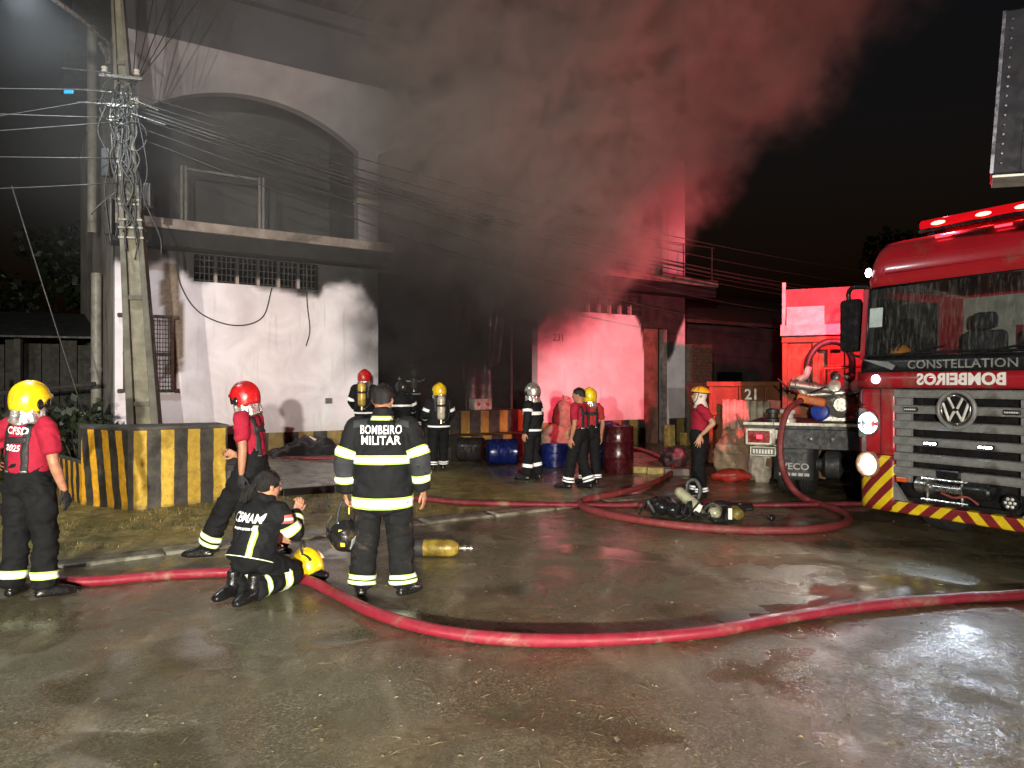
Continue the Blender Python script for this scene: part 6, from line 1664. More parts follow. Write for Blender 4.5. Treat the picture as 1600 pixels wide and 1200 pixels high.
for k_ in range(26):
    a = r_.uniform(-.03, .03); b_ = r_.uniform(-.02, .02)
    pts = [P(a * .4, -.10, .02 + b_), P(-.02 + a, -.155 + b_, .0), P(-.05 + a * 1.6, -.175 + b_, -.06), P(-.075 + a * 2, -.165 + b_ * 1.5, -.13 + b_)]
    mb.tube(spline(pts, 5), [.012 * (1 - .02 * q) * (1.0 if q < 10 else .7) for q in range(16)], 6)
mb.build('ponytail', HAIR(), E, smooth=True)
mb = MB(); mb.ell(P(0, -.022, .028), (.083, .102, .093), 22)
for k_ in range(150):                                           # combed strands from brow and temples to the tie
    a = r_.uniform(-2.0, 2.0); rr_ = r_.uniform(.98, 1.06); z_ = .05 - .045 * abs(a)
    st_ = V((math.sin(a) * .083, math.cos(a) * .098 - .02, z_)); en_ = V((r_.uniform(-.02, .02), -.118, .015 + r_.uniform(-.02, .02))); pts = []
    for j in range(7):
        t = j / 6; q_ = st_.lerp(en_, t); c_ = V((0, -.022, .028)); d_ = q_ - c_; d_.z += .10 * math.sin(t * math.pi) * (1 - abs(a) / 2.6)
        e_ = math.sqrt((d_.x / .086) ** 2 + (d_.y / .106) ** 2 + (d_.z / .097) ** 2); q_ = c_ + d_ / max(e_, .2) * rr_; pts.append(P(q_.x, q_.y, q_.z))
    mb.tube(pts, [.0022, .003, .003, .003, .003, .003, .002], 5)
mb.build('hair_crown', HAIR(), E, smooth=True)

# ---- 4 officer from behind with the lettered jacket
p = stand(598, 932)
OFF = p
pr = person(p, R(2), 'person in lettered dark jacket with lime bands holding a black helmet', joints(shL=(-.20, 0, 1.41), shR=(.20, 0, 1.41), elL=(-.30, -.03, 1.13), wrL=(-.305, .02, .865), elR=(.30, -.03, 1.14), wrR=(.325, .03, .875), kneeL=(-.14, .02, .50), kneeR=(.14, .02, .50), ankL=(-.17, -.02, .10), ankR=(.17, -.02, .10), toeL=(-.20, .12, .035), toeR=(.25, .10, .035), head=(.0, .02, 1.605)),
            height=1.76, wide=1.16, fwd=(.12, 1, -.02), trousers=MUDT(), leg_bands=((.845, .905), (.925, .985)), arm_bands=(('L', .485, .575), ('R', .485, .575), ('L', .83, .91), ('R', .83, .91)), torso_bands=((.015, .085), (.405, .475)), style='lime', seed=4.0, hem=.25,
            hands={'L': dict(dir=(.05, .05, -1), palm=(1, .1, 0), curl=1.25), 'R': dict(dir=(.15, .1, -1), palm=(-1, .3, 0), curl=.55)})
E, J = pr['E'], pr['J']
print_text(pr['jt'], 'BOMBEIRO', .098, (.0, 0, J['chest'].z + .080), E, LET(), .0012, sx=.68, spacing=1.06)
print_text(pr['jt'], 'MILITAR', .098, (.0, 0, J['chest'].z - .004), E, LET(), .0016, sx=.86, spacing=1.05)
patch(pr['jt'], lambda u, v: ((u - .5) * .18, 0, J['chest'].z + .158 + .034 * v), 8, 3, 'nape_band', LIME(), E, (0, 1, 0), .006)
patch(pr['jt'], lambda u, v: ((u - .5) * .18, 0, J['chest'].z + .166 + .018 * v), 8, 3, 'nape_band_centre', WHITEB(), E, (0, 1, 0), .009)
gp = M_cloth('patch_grey', (.035, .038, .044), .8)
for sg in (-1, 1):
    patch(pr['jt'], lambda u, v: (sg * (.115 + .11 * u), 0, J['chest'].z + .115 + .06 * v - .02 * u), 6, 4, 'shoulder_patch', gp, E, (0, 1, 0), .005)
    band(pr['jt'], pr['arms']['L' if sg < 0 else 'R'], .58, .825, 'elbow_patch', E, 'plain', .003).data.materials[0] = gp

# the black helmet he carries, hanging by its strap
def carried_helmet(loc, rz, label):
    e = empty('fire_helmet', loc, rz, label, 'helmet')
    tilt = Matrix.Rotation(R(150), 3, 'X') @ Matrix.Rotation(R(20), 3, 'Y')
    P = lambda x, y, z: tilt @ V((x, y, z))
    gallet(e, P, BLKH, 'shell_group', curtain=False)
    mb = MB(); mb.ell((0, 0, .01), (.098, .11, .085), 18); mb.build('liner', mat('liner_dark', (.018, .018, .018), .9), e, smooth=True)
    pl = mat('visor_clear', (.35, .37, .36), .15, .2)
    mb = MB(); mb.add([(.03, -.12, -.02), (.13, -.09, .0), (.06, -.12, -.13), (.08, -.13, -.05)], [(0, 3, 1), (0, 2, 3), (2, 1, 3)]); o = mb.build('face_shield', pl, e); o.modifiers.new('s', 'SOLIDIFY').thickness = .004
    yl = mat('tag_yellow', (.80, .62, .02), .5)
    for c, s in (((-.02, -.125, .02), (.03, .01, .04)), ((.0, -.13, -.08), (.035, .012, .035)), ((.045, -.02, .175), (.012, .012, .06))):
        mb = MB(); mb.box(c, s); mb.build('yellow_tag', yl, e, bevel=.004)
    st = mat('strap_web', (.014, .014, .016), .7)
    mb = MB(); mb.tube(spline([(-.05, -.05, .06), (-.04, -.02, .17), (-.005, .0, .255), (.03, .0, .19), (.06, .04, .08)], 6), [(.012, .004)] * 25, 6); mb.build('carry_strap', st, e, smooth=True)
    return e
hl = E.matrix_basis @ V((J['wrL'].x - .005, J['wrL'].y + .0, 0)); hl = V(OFF) + Matrix.Rotation(R(2), 3, 'Z') @ V((J['wrL'].x - .02, J['wrL'].y + .015, J['wrL'].z - .085 - .255))
carried_helmet(hl, R(10), 'black fire helmet hanging by its strap from the officer\'s hand')

# ---- far figures
far = dict(near=False)
def at_feet(px, py, z): return ground(px, py, z)
# 5 by the white wall with a breathing set
q = at_feet(570, 715, .28)
pr = person(q, R(-6), 'person in red helmet with yellow air cylinder against the white wall', joints(elL=(-.30, .05, 1.15), wrL=(-.30, .22, 1.0), elR=(.29, .05, 1.14), wrR=(.26, .26, 1.02)), height=1.74, fwd=(.4, 1, -.05), helmet=REDH, arm_bands=(('L', .5, .58), ('R', .5, .58)), torso_bands=((.08, .13),), seed=5.0, gloves=(1, 1), **far)
air_tank(pr, (.50, .36, .07))
# 6 dark figure in the gate
q = at_feet(628, 722, .10)
pr = person(q, R(30), 'person in dark turnout gear half hidden behind the officer', joints(elL=(-.28, .1, 1.15), wrL=(-.2, .3, 1.05), elR=(.3, .06, 1.15), wrR=(.28, .26, 1.05)), height=1.72, fwd=(-.3, 1, -.1), helmet=BLKH, arm_bands=(('L', .4, .48), ('R', .4, .48), ('L', .72, .8), ('R', .72, .8)), torso_bands=((.08, .13), (.5, .54)), seed=6.0, gloves=(1, 1), curtain=False, **far)
# 7 on the step inside the gate
q = fac(1.30, .95, .62)
pr = person(q, R(20), 'person in dark gear standing on the step inside the smoking gate', joints(elL=(-.28, .15, 1.2), wrL=(-.15, .36, 1.2), elR=(.28, .15, 1.2), wrR=(.15, .36, 1.22)), height=1.72, fwd=(.1, 1, 0), helmet=BLKH, arm_bands=(('L', .4, .48), ('R', .4, .48)), torso_bands=((.08, .13), (.5, .54)), seed=7.0, gloves=(1, 1), curtain=False, **far)
air_tank(pr, (.30, .30, .30))
# 8 yellow helmet with breathing set
q = at_feet(686, 735, .05)
pr = person(q, R(18), 'person in yellow helmet with steel air cylinder facing the smoking gate', joints(elL=(-.27, .06, 1.14), wrL=(-.24, .24, 1.0), elR=(.27, .06, 1.14), wrR=(.24, .24, 1.02), head=(0, .03, 1.60), ankR=(.12, .16, .10), kneeR=(.12, .12, .5), toeR=(.14, .30, .035)), height=1.70, wide=1.08, fwd=(-.5, 1, -.1), helmet=YEL, arm_bands=(('L', .42, .50), ('R', .42, .50), ('L', .74, .8)), torso_bands=((.07, .12),), leg_bands=((.86, .90), (.94, .98)), seed=8.0, gloves=(1, 1), **far)
air_tank(pr, (.45, .42, .34))
# 9 silver helmet, facing along the street
q = at_feet(832, 750, .045)
pr = person(q, R(62), 'person in silver helmet and banded dark gear beside blue drums', joints(wrL=(-.27, .02, .88), wrR=(.27, .05, .88), ankL=(-.13, .05, .10), ankR=(.13, -.06, .10), toeL=(-.15, .21, .035), toeR=(.17, .10, .035)), height=1.70, wide=.98, fwd=(.05, 1, 0), helmet=SIL, arm_bands=(('L', .36, .44), ('R', .36, .44)), torso_bands=((.10, .16), (.50, .56)), leg_bands=((.72, .78),), seed=9.0, curtain=True, **far)
# 10 bare headed man in vest
q = at_feet(905, 764, .04)
pr = person(q, R(58), 'bareheaded person in red shirt and black braces looking towards the gate', joints(elL=(-.27, -.05, 1.13), wrL=(-.26, .02, .88), elR=(.26, .05, 1.13), wrR=(.2, .22, 1.0), kneeL=(-.10, .10, .5), ankL=(-.11, .16, .10), toeL=(-.12, .33, .035), ankR=(.12, -.14, .10), kneeR=(.11, .0, .5), toeR=(.14, .02, .035)), height=1.66, top='tee', fwd=(-.1, 1, -.02), hair=True, leg_bands=((.82, .87), (.91, .96)), seed=10.0, **far)
suspenders(pr)
# 11 yellow helmet right behind him
q = at_feet(921, 757, .045)
pr = person(q, R(20), 'person in yellow helmet standing close behind the bareheaded one', joints(elR=(.26, -.02, 1.13), wrR=(.27, .06, .88)), height=1.62, top='tee', jacket_m=M_cloth('red_tee_dull', (.36, .03, .03), .85), fwd=(.3, 1, 0), helmet=YEL, curtain=True, leg_bands=((.86, .91), (.94, .98)), seed=11.0, **far)
suspenders(pr)
# 12 man with gold helmet, hand on hip, beside the breathing sets
q = at_feet(1093, 778, .02)
pr = person(q, R(80), 'person in gold climbing helmet and white hood, hand on hip', joints(pelvis=(0, .02, .97), chest=(0, -.01, 1.29), neck=(0, -.02, 1.475), head=(0, .0, 1.61), elL=(-.27, -.19, 1.20), wrL=(-.25, .0, 1.0), elR=(.28, -.16, 1.2), wrR=(.24, .03, 1.0), ankL=(-.11, -.03, .10), ankR=(.11, .07, .10), toeL=(-.12, .13, .035), toeR=(.13, .23, .035)), height=1.68, wide=.98, top='tee', fwd=(.05, 1, .12), hair=False, helmet=None, leg_bands=((.86, .91), (.935, .985)), style='silver', seed=12.0, skin=SKIN2(), near=False, hands={'L': dict(dir=(-.1, .35, -.9), palm=(1, 0, 0), curl=.15, spread=.16), 'R': dict(dir=(.1, .35, -.9), palm=(-1, 0, 0), curl=.2)})
E, J, P = pr['E'], pr['J'], pr['P']
mb = MB()
loft(mb, [J['neck'] + V((0, .0, -.045)), J['neck'] + V((0, 0, .02)), P(0, -.005, -.08), P(0, -.012, -.02), P(0, -.018, .05), P(0, -.018, .10)], [(.115, .11), (.085, .085), (.074, .080), (.083, .090), (.085, .095), (.06, .07)], pr['X'], 20, 3)
hood = remesh(mb.mesh('hd'), .009, 3); wrinkle(hood, .006, 2.0, (20, 20, 26)); link('hood', hood, M_cloth('hood_white', (.68, .64, .56), .85, .2), E, smooth=True)
eh = empty('helmet'); eh.parent = E
mb = MB(); mb.grid(lambda u, v: P(math.sin(u * 6.2832) * .118 * math.cos(v * 1.5), math.cos(u * 6.2832) * .146 * math.cos(v * 1.5) - .008, .05 + .105 * math.sin(v * 1.5) + .018 * max(0, -math.cos(u * 6.2832)) * 0), 28, 8); mb.build('shell', mat('helmet_gold', GOLD[1], .22, coat=.5, var=.15), eh, smooth=True)
mb = MB(); mb.tube([P(math.sin(t) * .119, math.cos(t) * .147 - .008, .052) for t in np.linspace(0, 6.2832, 33)], .008, 8, cap=False); mb.build('rim', mat('trim_black', (.012, .012, .013), .35), eh, smooth=True)
mb = MB()
for sg in (-1, 1):
    for a in (.7, 1.25): mb.tube([P(sg * math.sin(a) * .118 * math.cos(t), math.cos(a) * .146 * math.cos(t) - .008, .054 + .107 * math.sin(t)) for t in np.linspace(.2, 1.1, 8)], [(.009, .004)] * 8, 6)
    mb.tube([P(sg * .11, .02, .05), P(sg * .088, .03, -.05), P(sg * .03, .07, -.12)], .006, 6)
mb.build('strap', mat('strap_web', (.014, .014, .016), .7), eh, smooth=True)
# ================================================================== HOSES AND GEAR
def hose_mat(name, col):
    N = Nodes(name)
    c = N.mix(N.ramp(N.noise(14, 5, .65), .3, .7), tuple(x * .75 for x in col), tuple(x * 1.1 for x in col))
    c = N.mix(N.ramp(N.noise(3.5, 6, .75, dist=.6), .52, .70, 0, .85), c, (.25, .15, .11))
    N.P(color=c, rough=N.ramp(N.noise(6), .3, .7, .36, .62), normal=N.bump(N.math('ADD', N.n('TexWave', {'Vector': N.co, 'Scale': 55.0, 'Distortion': 3.0, 'Detail': 2.0}).outputs[0], N.noise(130, 3, .6)), .35, .004), spec=.5)
    return N.mat
def hose(pix, r, label, m, z_extra=None, ends=True, name='fire_hose'):
    pts = []
    for q in pix:
        px, py = q[0], q[1]
        if len(q) == 4: pts.append(at(px, py, q[3])); continue
        g = ground(px, py, .03 + (q[2] if len(q) > 2 else 0)); z = gz(g.x, g.y)
        g = ground(px, py, z + r + (q[2] if len(q) > 2 else 0)); pts.append(g)
    S = spline(pts, 14)
    out = []
    for i, p in enumerate(S):
        p = V(p); lift = p.z
        zmin = gz(p.x, p.y) + r * .92
        p.z = max(p.z, zmin); out.append(p)
    wob = fbm(np.array([[i * .11, r * 50, 1.0] for i in range(len(out))]), 3)
    rr = [(r * (.93 + .16 * w), r * (1.06 - .20 * w)) for w in wob]
    e = empty(name, out[0], 0, label, 'hose')
    mb = MB(); mb.tube([p - out[0] for p in out], rr, 14); mb.build('hose_line', m, e, smooth=True)
    if ends:
        cm = mat('coupling_metal', (.45, .42, .36), .35, .8, var=.3, scale=14)
        d = (out[1] - out[0]).normalized(); mb = MB(); mb.lathe([(r * .5, -.10), (r * 1.25, -.10), (r * 1.25, -.05), (r * 1.1, -.045), (r * 1.1, .0), (r * 1.25, .005), (r * 1.25, .03), (r, .035)], (0, 0, 0), d, 18); mb.build('coupling', cm, e, smooth=True, angle=35)
    return e
HR = hose_mat('hose_red', (.25, .015, .032)); HD = hose_mat('hose_maroon', (.17, .016, .025)); HP = hose_mat('hose_pinkish', (.22, .034, .036))
hose([(1960, 905), (1760, 917), (1600, 929), (1440, 939), (1320, 951), (1210, 968), (1120, 985), (1010, 996), (880, 1001), (760, 996), (660, 980), (580, 955), (520, 925), (478, 906), (420, 897), (350, 894), (240, 900), (150, 908), (95, 907), (70, 902), (60, 893)], .046, 'thick bright red hose curving across the wet road behind the kneeling person', HR)
hose([(1420, 786), (1340, 787), (1200, 789), (1060, 789), (920, 789), (780, 787), (690, 783), (600, 772), (530, 758), (470, 745), (430, 735), (405, 727, .1), (395, 722, .2)], .042, 'dark red hose lying straight from the fire engine towards the apron', HD)
hose([(1252, 625, 0, 11.15), (1232, 640, 0, 11.05), (1222, 668, 0, 11.0), (1219, 700, 0, 10.95), (1224, 735, 0, 10.9), (1240, 765, 0, 10.7), (1268, 784), (1310, 797), (1326, 809), (1310, 821), (1250, 828), (1150, 828), (1050, 820), (970, 808), (920, 796), (906, 786), (918, 780), (960, 772), (1005, 760), (1040, 745), (1052, 731), (1035, 716), (1000, 703), (960, 695), (930, 690)], .047, 'looping maroon hose dropping from the pump and doubling back to the gate', HP, ends=False)
hose([(402, 716, .22), (440, 715, .24), (500, 716, .25), (560, 713, .26), (610, 712, .2), (660, 716, .06), (700, 720)], .036, 'thin dark hose lying across the raised apron', HD)

def tank_mesh(e, a, b, r, m, ring=True):
    a, b = V(a), V(b); d = (b - a).normalized(); L = (b - a).length
    mb = MB(); mb.lathe([(.01, 0), (r * .55, .008), (r * .9, .04), (r, .08), (r, L - .12), (r * .92, L - .06), (r * .6, L - .015), (.022, L)], a, d, 26); mb.build('cylinder', m, e, smooth=True, angle=50)
    mt = mat('brass_valve', (.5, .45, .35), .3, .8)
    mb = MB(); mb.lathe([(.020, 0), (.022, .04), (.032, .045), (.032, .07), (.014, .075), (.014, .10), (.03, .105), (.03, .13), (.01, .135)], b, d, 14); mb.build('valve', mt, e, smooth=True, angle=35)
def make_gear():
    # yellow cylinder lying behind the officer
    g = ground(690, 871, .0); e = empty('air_cylinder', (g.x, g.y, gz(g.x, g.y)), 0, 'grimy yellow air cylinder lying on the road behind the officer', 'air cylinder')
    ym = mat('tank_yellow', (.38, .27, .04), .4, .1, var=.5, scale=10, dirt=.8, dirtc=(.06, .045, .02), bump=.2)
    tank_mesh(e, (-.37, .03, .088), (.18, .0, .088), .086, ym)
    mb = MB(); mb.lathe([(.089, 0), (.089, .16)], (-.34, .028, .088), (1, -.05, 0), 24); mb.build('sleeve', mat('strap_web', (.014, .014, .016), .7), e, smooth=True, angle=40)
    # yellow helmet on the ground beside the kneeling person
    g = ground(478, 905); e = empty('fire_helmet', (g.x, g.y, gz(g.x, g.y) + .105), R(25), 'yellow fire helmet with black visor set down on the road', 'helmet')
    T_ = Matrix.Rotation(R(40), 3, 'Z') @ Matrix.Rotation(R(-24), 3, 'X')
    P = lambda x, y, z: T_ @ V((x, y, z))
    gallet(e, P, YEL, 'helmet_shell', curtain=False)
    mb = MB(); mb.ell(P(0, -.02, -.05), (.10, .12, .06), 16); mb.build('liner', mat('liner_dark', (.018, .018, .018), .9), e, smooth=True)
    mb = MB(); mb.tube(spline([P(-.08, -.08, .09), P(-.09, -.10, .18), P(-.03, -.09, .22), P(.0, -.06, .15)], 5), .010, 8); mb.build('strap_loop', mat('strap_web', (.014, .014, .016), .7), e, smooth=True)
    mb = MB(); mb.grid(lambda u, v: P((u - .5) * .10 + .05, -.155 + .05 * v * v, .02 + .09 * v), 4, 4); o = mb.build('reflective_patch', mat('patch_pale', (.85, .75, .50), .4), e, smooth=True); o.modifiers.new('s', 'SOLIDIFY').thickness = .004
    mb = MB(); mb.grid(lambda u, v: P((u - .5) * .09 - .055, -.150 + .05 * v * v, .03 + .08 * v), 4, 4); o = mb.build('side_badge', mat('badge_dark', (.02, .02, .022), .3), e, smooth=True); o.modifiers.new('s', 'SOLIDIFY').thickness = .004
    mb = MB()
    r = random.Random(2)
    mb.ell((.08, -.10, -.065), (.11, .07, .05), 14); mb.ell((-.03, -.12, -.07), (.09, .06, .04), 14); mb.build('mask', mat('mask_black', (.012, .012, .013), .2, bump=.3), e, smooth=True)
    # two breathing sets thrown down on the road
    blk = mat('harness_black', (.014, .014, .015), .55, var=.4, scale=20, bump=.4)
    gm = mat('tank_green', (.40, .40, .27), .35, .1, var=.3, scale=12, dirt=.35, dirtc=(.06, .055, .04))
    for (px, py, a, b, lab, sd) in ((1062, 806, (-.02, .10, .34), (.22, -.20, .12), 'breathing set with pale cylinder propped on its harness on the road', 1), (1108, 812, (.02, -.16, .10), (.16, .24, .12), 'breathing set lying end on with black harness on the road', 2)):
        g = ground(px, py); e = empty('breathing_set', (g.x, g.y, gz(g.x, g.y)), 0, lab, 'breathing set')
        if sd == 1: tank_mesh(e, a, b, .075, gm)
        else:
            tank_mesh(e, a, b, .082, gm)
            mb = MB(); mb.lathe([(.01, 0), (.05, .006), (.075, .03), (.08, .07), (.08, .3), (.02, .34)], (.33, -.16, .09), (.1, 1, .05), 20); mb.build('cylinder', mat('tank_yellow', (.50, .36, .05), .4), e, smooth=True, angle=50)
        q = random.Random(sd)
        mb = MB(); mb.box((.02 if sd == 1 else .12, .06, .06), (.42, .5, .05), rot=Matrix.Rotation(R(20), 3, 'Z') @ Matrix.Rotation(R(8), 3, 'X')); mb.build('back_plate', blk, e, bevel=.02)
        for k in range(9):
            p0 = V((q.uniform(-.35, .4), q.uniform(-.12, .2), .04)); pts = [p0]
            for j in range(4): pts.append(V((pts[-1].x + q.uniform(-.16, .16), pts[-1].y + q.uniform(-.1, .1), max(.03, q.uniform(.02, .24)))))
            pts[-1].z = .03
            mb = MB(); S = spline(pts, 6); mb.tube(S, [(.026, .006)] * len(S), 8); mb.build('strap', blk, e, smooth=True)
        if sd == 1:
            for c, s in (((-.24, -.02, .12), (.12, .10, .11)), ((-.11, -.10, .10), (.11, .09, .10)), ((-.3, .05, .08), (.10, .10, .08))):
                mb = MB(); mb.ell(c, s, 18); mb.build('face_mask', mat('mask_black', (.012, .012, .013), .2), e, smooth=True)
            mb = MB(); mb.tube(spline([(.12, .1, .2), (.14, .12, .42), (.24, .12, .46), (.30, .1, .34), (.26, .08, .2)], 6), [(.03, .008)] * 25, 8); mb.build('shoulder_loop', blk, e, smooth=True)
            mb = MB(); mb.box((.18, -.24, .14), (.08, .03, .12), rot=Matrix.Rotation(R(25), 3, 'Y')); mb.build('label_card', mat('card_white', (.75, .74, .70), .5), e)
        else:
            mb = MB(); mb.tube(spline([(.36, -.1, .06), (.5, -.12, .05), (.64, -.13, .07), (.73, -.12, .05)], 5), .009, 8); mb.build('air_hose', blk, e, smooth=True)
            mb = MB(); mb.ell((.76, -.12, .05), (.05, .045, .045), 14); mb.build('regulator', mat('mask_black', (.012, .012, .013), .2), e, smooth=True)
            mb = MB(); mb.box((.20, -.24, .12), (.05, .02, .14)); mb.build('label_card', mat('card_white', (.75, .74, .70), .5), e, bevel=.004)
            mb = MB(); mb.grid(lambda u, v: (.05 + .55 * u, .05 + .1 * v, .14 + .06 * math.sin(u * 5) * (1 - u) + .05 * v), 12, 4); o = mb.build('waist_pad', blk, e, smooth=True); o.modifiers.new('s', 'SOLIDIFY').thickness = .03
    # drums
    def drum(px, py, z, r, h, col, nm, lab, lying=False, rz=0, open_=False, dirt=.3):
        g = ground(px, py, z); e = empty(nm, (g.x, g.y, gz(g.x, g.y) if z < .2 else z), rz, lab, 'drum')
        m = mat('drum_%d_%d' % (int(col[0] * 999), int(col[2] * 999)), col, .28, .1, var=.35, scale=6, dirt=dirt, dirtc=(.03, .02, .018), bump=.15, bscale=12)
        prof = [(r * .96, 0), (r, .02), (r, h * .31), (r * 1.03, h * .33), (r, h * .35), (r, h * .64), (r * 1.03, h * .66), (r, h * .68), (r, h - .02), (r * 1.02, h - .01), (r * 1.02, h), (r * .97, h), (r * .95, h - .02)]
        if open_: prof += [(r * .93, .05)]
        o_, ax = ((-h / 2, 0, r), (1, .15, 0)) if lying else ((0, 0, 0), (0, 0, 1))
        mb = MB(); mb.lathe(prof, o_, ax, 32); mb.build('shell', m, e, smooth=True, angle=30)
        if not open_ and not lying:
            mb = MB(); mb.lathe([(.035, 0), (.035, .015)], (r * .6, 0, h - .02), (0, 0, 1), 12); mb.build('bung', mat('trim_black', (.012, .012, .013), .35), e)
        return e
    drum(784, 727, .03, .27, .62, (.007, .016, .12), 'plastic_drum', 'blue plastic drum lying on its side before the loading dock', True, R(4))
    drum(868, 730, .04, .30, .46, (.007, .016, .12), 'open_drum', 'open cut down blue drum behind the silver helmeted person', False, 0, True)
    drum(946, 728, .04, .285, .88, (.007, .016, .11), 'plastic_drum', 'upright blue drum behind the dark red steel drum')
    drum(966, 741, .03, .29, .90, (.05, .005, .009), 'steel_drum', 'upright dark red steel drum near the yellow helmeted person')
    drum(735, 722, .03, .26, .55, (.02, .018, .018), 'charred_drum', 'charred dark drum lying before the striped dock', True, R(-20), dirt=.6)
    # sacks against the wall
    sk = mat('woven_sack', (.42, .35, .27), .8, var=.3, scale=8, bump=.5, bscale=60, dirt=.25, dirtc=(.15, .11, .08))
    for px, py, dz, s, lab, sd in ((868, 713, 0, (.32, .26, .40), 'fat woven sack slumped against the pink lit wall', 1), (893, 715, 0, (.30, .26, .36), 'low woven sack leaning on its fatter neighbour', 2), (880, 700, .62, (.27, .23, .34), 'tied woven sack on top of the other two', 3)):
        g = ground(px, 713, .05); e = empty('sack', (g.x, g.y, gz(g.x, g.y) + dz), 0, lab, 'sack')
        mb = MB(); mb.ell((0, 0, s[2]), s, 24); a = np.array(mb.v); n = fbm(a * 5 + sd * 7, 3); n2 = fbm(a * 16 + sd, 2); a[:, :2] *= (1 + .22 * n[:, None] + .06 * n2[:, None]); a[:, 2] = np.maximum(a[:, 2] * (1 + .1 * n), .0); mb.v = a.tolist()
        mb.build('bag', sk, e, smooth=True)
        mb = MB(); mb.tube([(.02, 0, s[2] * 1.85), (.04, .0, s[2] * 2.05), (.07, .02, s[2] * 2.28)], [.09, .035, .10], 12); mb.build('tied_neck', sk, e, smooth=True)
    # burnt tarpaulin heap on the apron
    c = fac(-1.75, -.55, .36); e = empty('tarpaulin', c, FANG, 'black burnt tarpaulin heaped against the striped plinth', 'tarpaulin')
    mb = MB()
    def f(u, v):
        x, y = (u - .5) * 1.7, (v - .5) * .9; env = max(0, 1 - (2 * u - 1) ** 2) * max(0, 1 - (2 * v - 1) ** 2)
        n = fbm(np.array([[x * 3, y * 3, 2.0]]), 3)[0]; n2 = 1 - abs(fbm(np.array([[x * 5, y * 5, 9.0]]), 2)[0]) * 2
        return (x, y, -.02 + (.10 + .30 * abs(n) + .12 * n2) * env ** .7)
    mb.grid(f, 44, 26); mb.build('sheet', mat('burnt_sheet', (.02, .02, .022), .4, var=.4, scale=8, bump=.4), e, smooth=True)
    mb = MB(); mb.box((.05, -.05, .27), (.16, .04, .07), rot=Matrix.Rotation(R(25), 3, 'Y')); mb.build('torn_label', mat('label_pinkish', (.6, .45, .42), .6), e)
    # white box with red mark on the dock
    c = fac(3.0, .55, 1.105); e = empty('first_aid_box', c, FANG, 'small white box with red marks on the loading dock', 'box')
    mb = MB(); mb.box((0, 0, .14), (.5, .3, .28)); mb.build('box_body', mat('box_white', (.6, .56, .52), .6, var=.3, dirt=.3), e, bevel=.015)
    for x in (-.14, .12):
        mb = MB(); mb.lathe([(.05, 0), (.05, .004)], (x, -.152, .14), (0, -1, 0), 14); mb.build('red_mark', mat('mark_red', (.5, .03, .03), .6), e)
    # yellow and black kerb blocks in the yard
    for k, (px, py) in enumerate(((1003, 738), (1030, 740), (1057, 742))):
        g = ground(px, py, .05); mb = MB(); mb.box((0, 0, .04), (.46, .16, .16)); o = mb.build('kerb_block', mat('kerb_yellow', (.35, .27, .08), .7, var=.4, scale=8, dirt=.4) if k != 2 else mat('kerb_grey', (.16, .14, .12), .8), loc=g, rot=(0, 0, R(-6)), bevel=.02)
        tag(o, ('yellow painted kerb block beside the dark red drum', 'yellow painted kerb block between two others in the yard', 'bare grey kerb block at the end of the yellow ones')[k], 'kerb block')
    for k, (px, py, h) in enumerate(((1018, 668, .62), (1032, 690, .40), (1048, 700, .26))):
        c = fac(8.35 + .42 * k, -.75 - .18 * k, 0); mb = MB(); mb.box((0, 0, h / 2), (.22, .22, h)); o = mb.build('bollard_block', mat('kerb_yellow', (.35, .27, .08), .7, var=.4, scale=8, dirt=.4), loc=c, rot=(0, 0, FANG + .2 * k), bevel=.02)
        tag(o, ('tallest yellow block before the brown door', 'middle sized yellow block before the corner pier', 'smallest yellow block before the brick pier')[k], 'block')
make_gear()
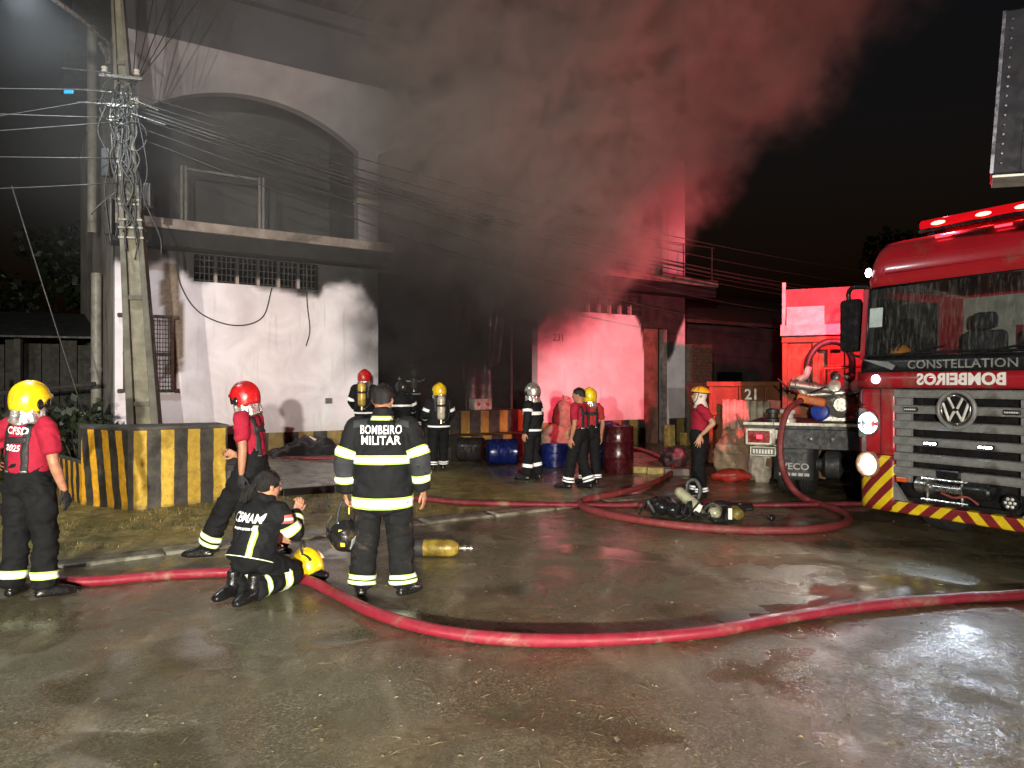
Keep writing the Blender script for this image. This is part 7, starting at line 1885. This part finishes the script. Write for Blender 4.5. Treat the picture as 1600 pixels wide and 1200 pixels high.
# ================================================================== SMOKE
def make_smoke():
    A = V((-1.1, 15.6, 2.4)); B = V((3.3, 15.2, 11.0)); ax = (B - A); L = ax.length
    q = ax.to_track_quat('Z', 'Y')
    N = Nodes('smoke_volume')
    for n in list(N.nt.nodes):
        if n != N.out: N.nt.nodes.remove(n)
    N._co = None
    co = N.co
    warp = N.n('TexNoise', {'Vector': co, 'Scale': .55, 'Detail': 3.0, 'Roughness': .55})
    off = N.n('VectorMath', {0: N.n('VectorMath', {0: warp.outputs['Color'], 1: (.5, .5, .5)}, operation='SUBTRACT').outputs[0], 'Scale': 3.0}, operation='SCALE')
    pos = N.n('VectorMath', {0: co, 1: off.outputs[0]}, operation='ADD').outputs[0]
    s = N.n('SeparateXYZ', {0: pos}); s0 = N.n('SeparateXYZ', {0: co})
    z = s.outputs[2]
    rad = N.math('ADD', 1.75, N.math('MULTIPLY', N.math('MAXIMUM', z, 0.0), .345))
    lv = q.inverted() @ V((-1, 0, 0)); lv.z = 0; lv.normalize()                        # the lee side spreads further and thinner
    dl = N.math('MAXIMUM', N.n('VectorMath', {0: pos, 1: tuple(lv)}, operation='DOT_PRODUCT').outputs['Value'], 0.0)
    r2 = N.math('SUBTRACT', N.math('ADD', N.math('POWER', s.outputs[0], 2.0), N.math('POWER', s.outputs[1], 2.0)), N.math('MULTIPLY', N.math('POWER', dl, 2.0), .58))
    r = N.math('SQRT', N.math('MAXIMUM', r2, 0.0))
    core = N.ramp(N.math('DIVIDE', r, rad), .45, 1.02, 1, 0)
    ends = N.math('MULTIPLY', N.ramp(s0.outputs[2], -1.6, .2), N.ramp(s0.outputs[2], 15.6, 12.0))
    bil = N.math('ADD', N.math('MULTIPLY', N.noise(1.1, 3, .55, co=pos), .6), N.math('MULTIPLY', N.noise(2.8, 4, .6), .4))
    d = N.math('MULTIPLY', N.math('MULTIPLY', core, ends), N.ramp(bil, .40, .60, .06, 1.0))
    d = N.math('MULTIPLY', d, 2.2)
    sc = N.mix(N.ramp(s0.outputs[2], .2, 4.0), (.10, .095, .095), (.60, .54, .51))
    vol = N.n('VolumePrincipled', {'Color': sc, 'Density': d, 'Anisotropy': .1})
    N.nt.links.new(vol.outputs[0], N.out.inputs['Volume'])
    mb = MB(); n = 26; prof = [(.5, -1.7), (3.2, -1.5), (5.0, 2.0), (6.4, 5.0), (8.4, 9.0), (9.6, 13.0), (9.6, 15.6), (.5, 15.7)]
    mb.lathe(prof, (0, 0, 0), (0, 0, 1), n)
    o = mb.build('smoke', N.mat)
    o.location = A; o.rotation_mode = 'QUATERNION'; o.rotation_quaternion = q
    tag(o, 'thick smoke pouring from the gate and drifting up over the roof', 'smoke', kind='stuff')
    # a thin drift of the same smoke under the street lamp, in front of the upper storey
    N = Nodes('smoke_drift_volume')
    for nd in list(N.nt.nodes):
        if nd != N.out: N.nt.nodes.remove(nd)
    N._co = None
    ln = N.n('VectorMath', {0: N.co}, operation='LENGTH').outputs['Value']
    dd = N.math('MULTIPLY', N.ramp(ln, .25, 1.0, 1, 0), N.ramp(N.noise(2.2, 4, .6), .32, .66, .25, 1.0))
    vol = N.n('VolumePrincipled', {'Color': (.66, .68, .70), 'Density': N.math('MULTIPLY', dd, .085), 'Anisotropy': .1})
    N.nt.links.new(vol.outputs[0], N.out.inputs['Volume'])
    mb = MB(); mb.ell((0, 0, 0), (1, 1, 1), 24); o = mb.build('smoke_drift', N.mat)
    o.location = (-4.2, 12.6, 7.0); o.scale = (7.2, 4.2, 4.4)
    tag(o, 'thin drift of pale smoke hanging before the upper arches', 'smoke', kind='stuff')
make_smoke()
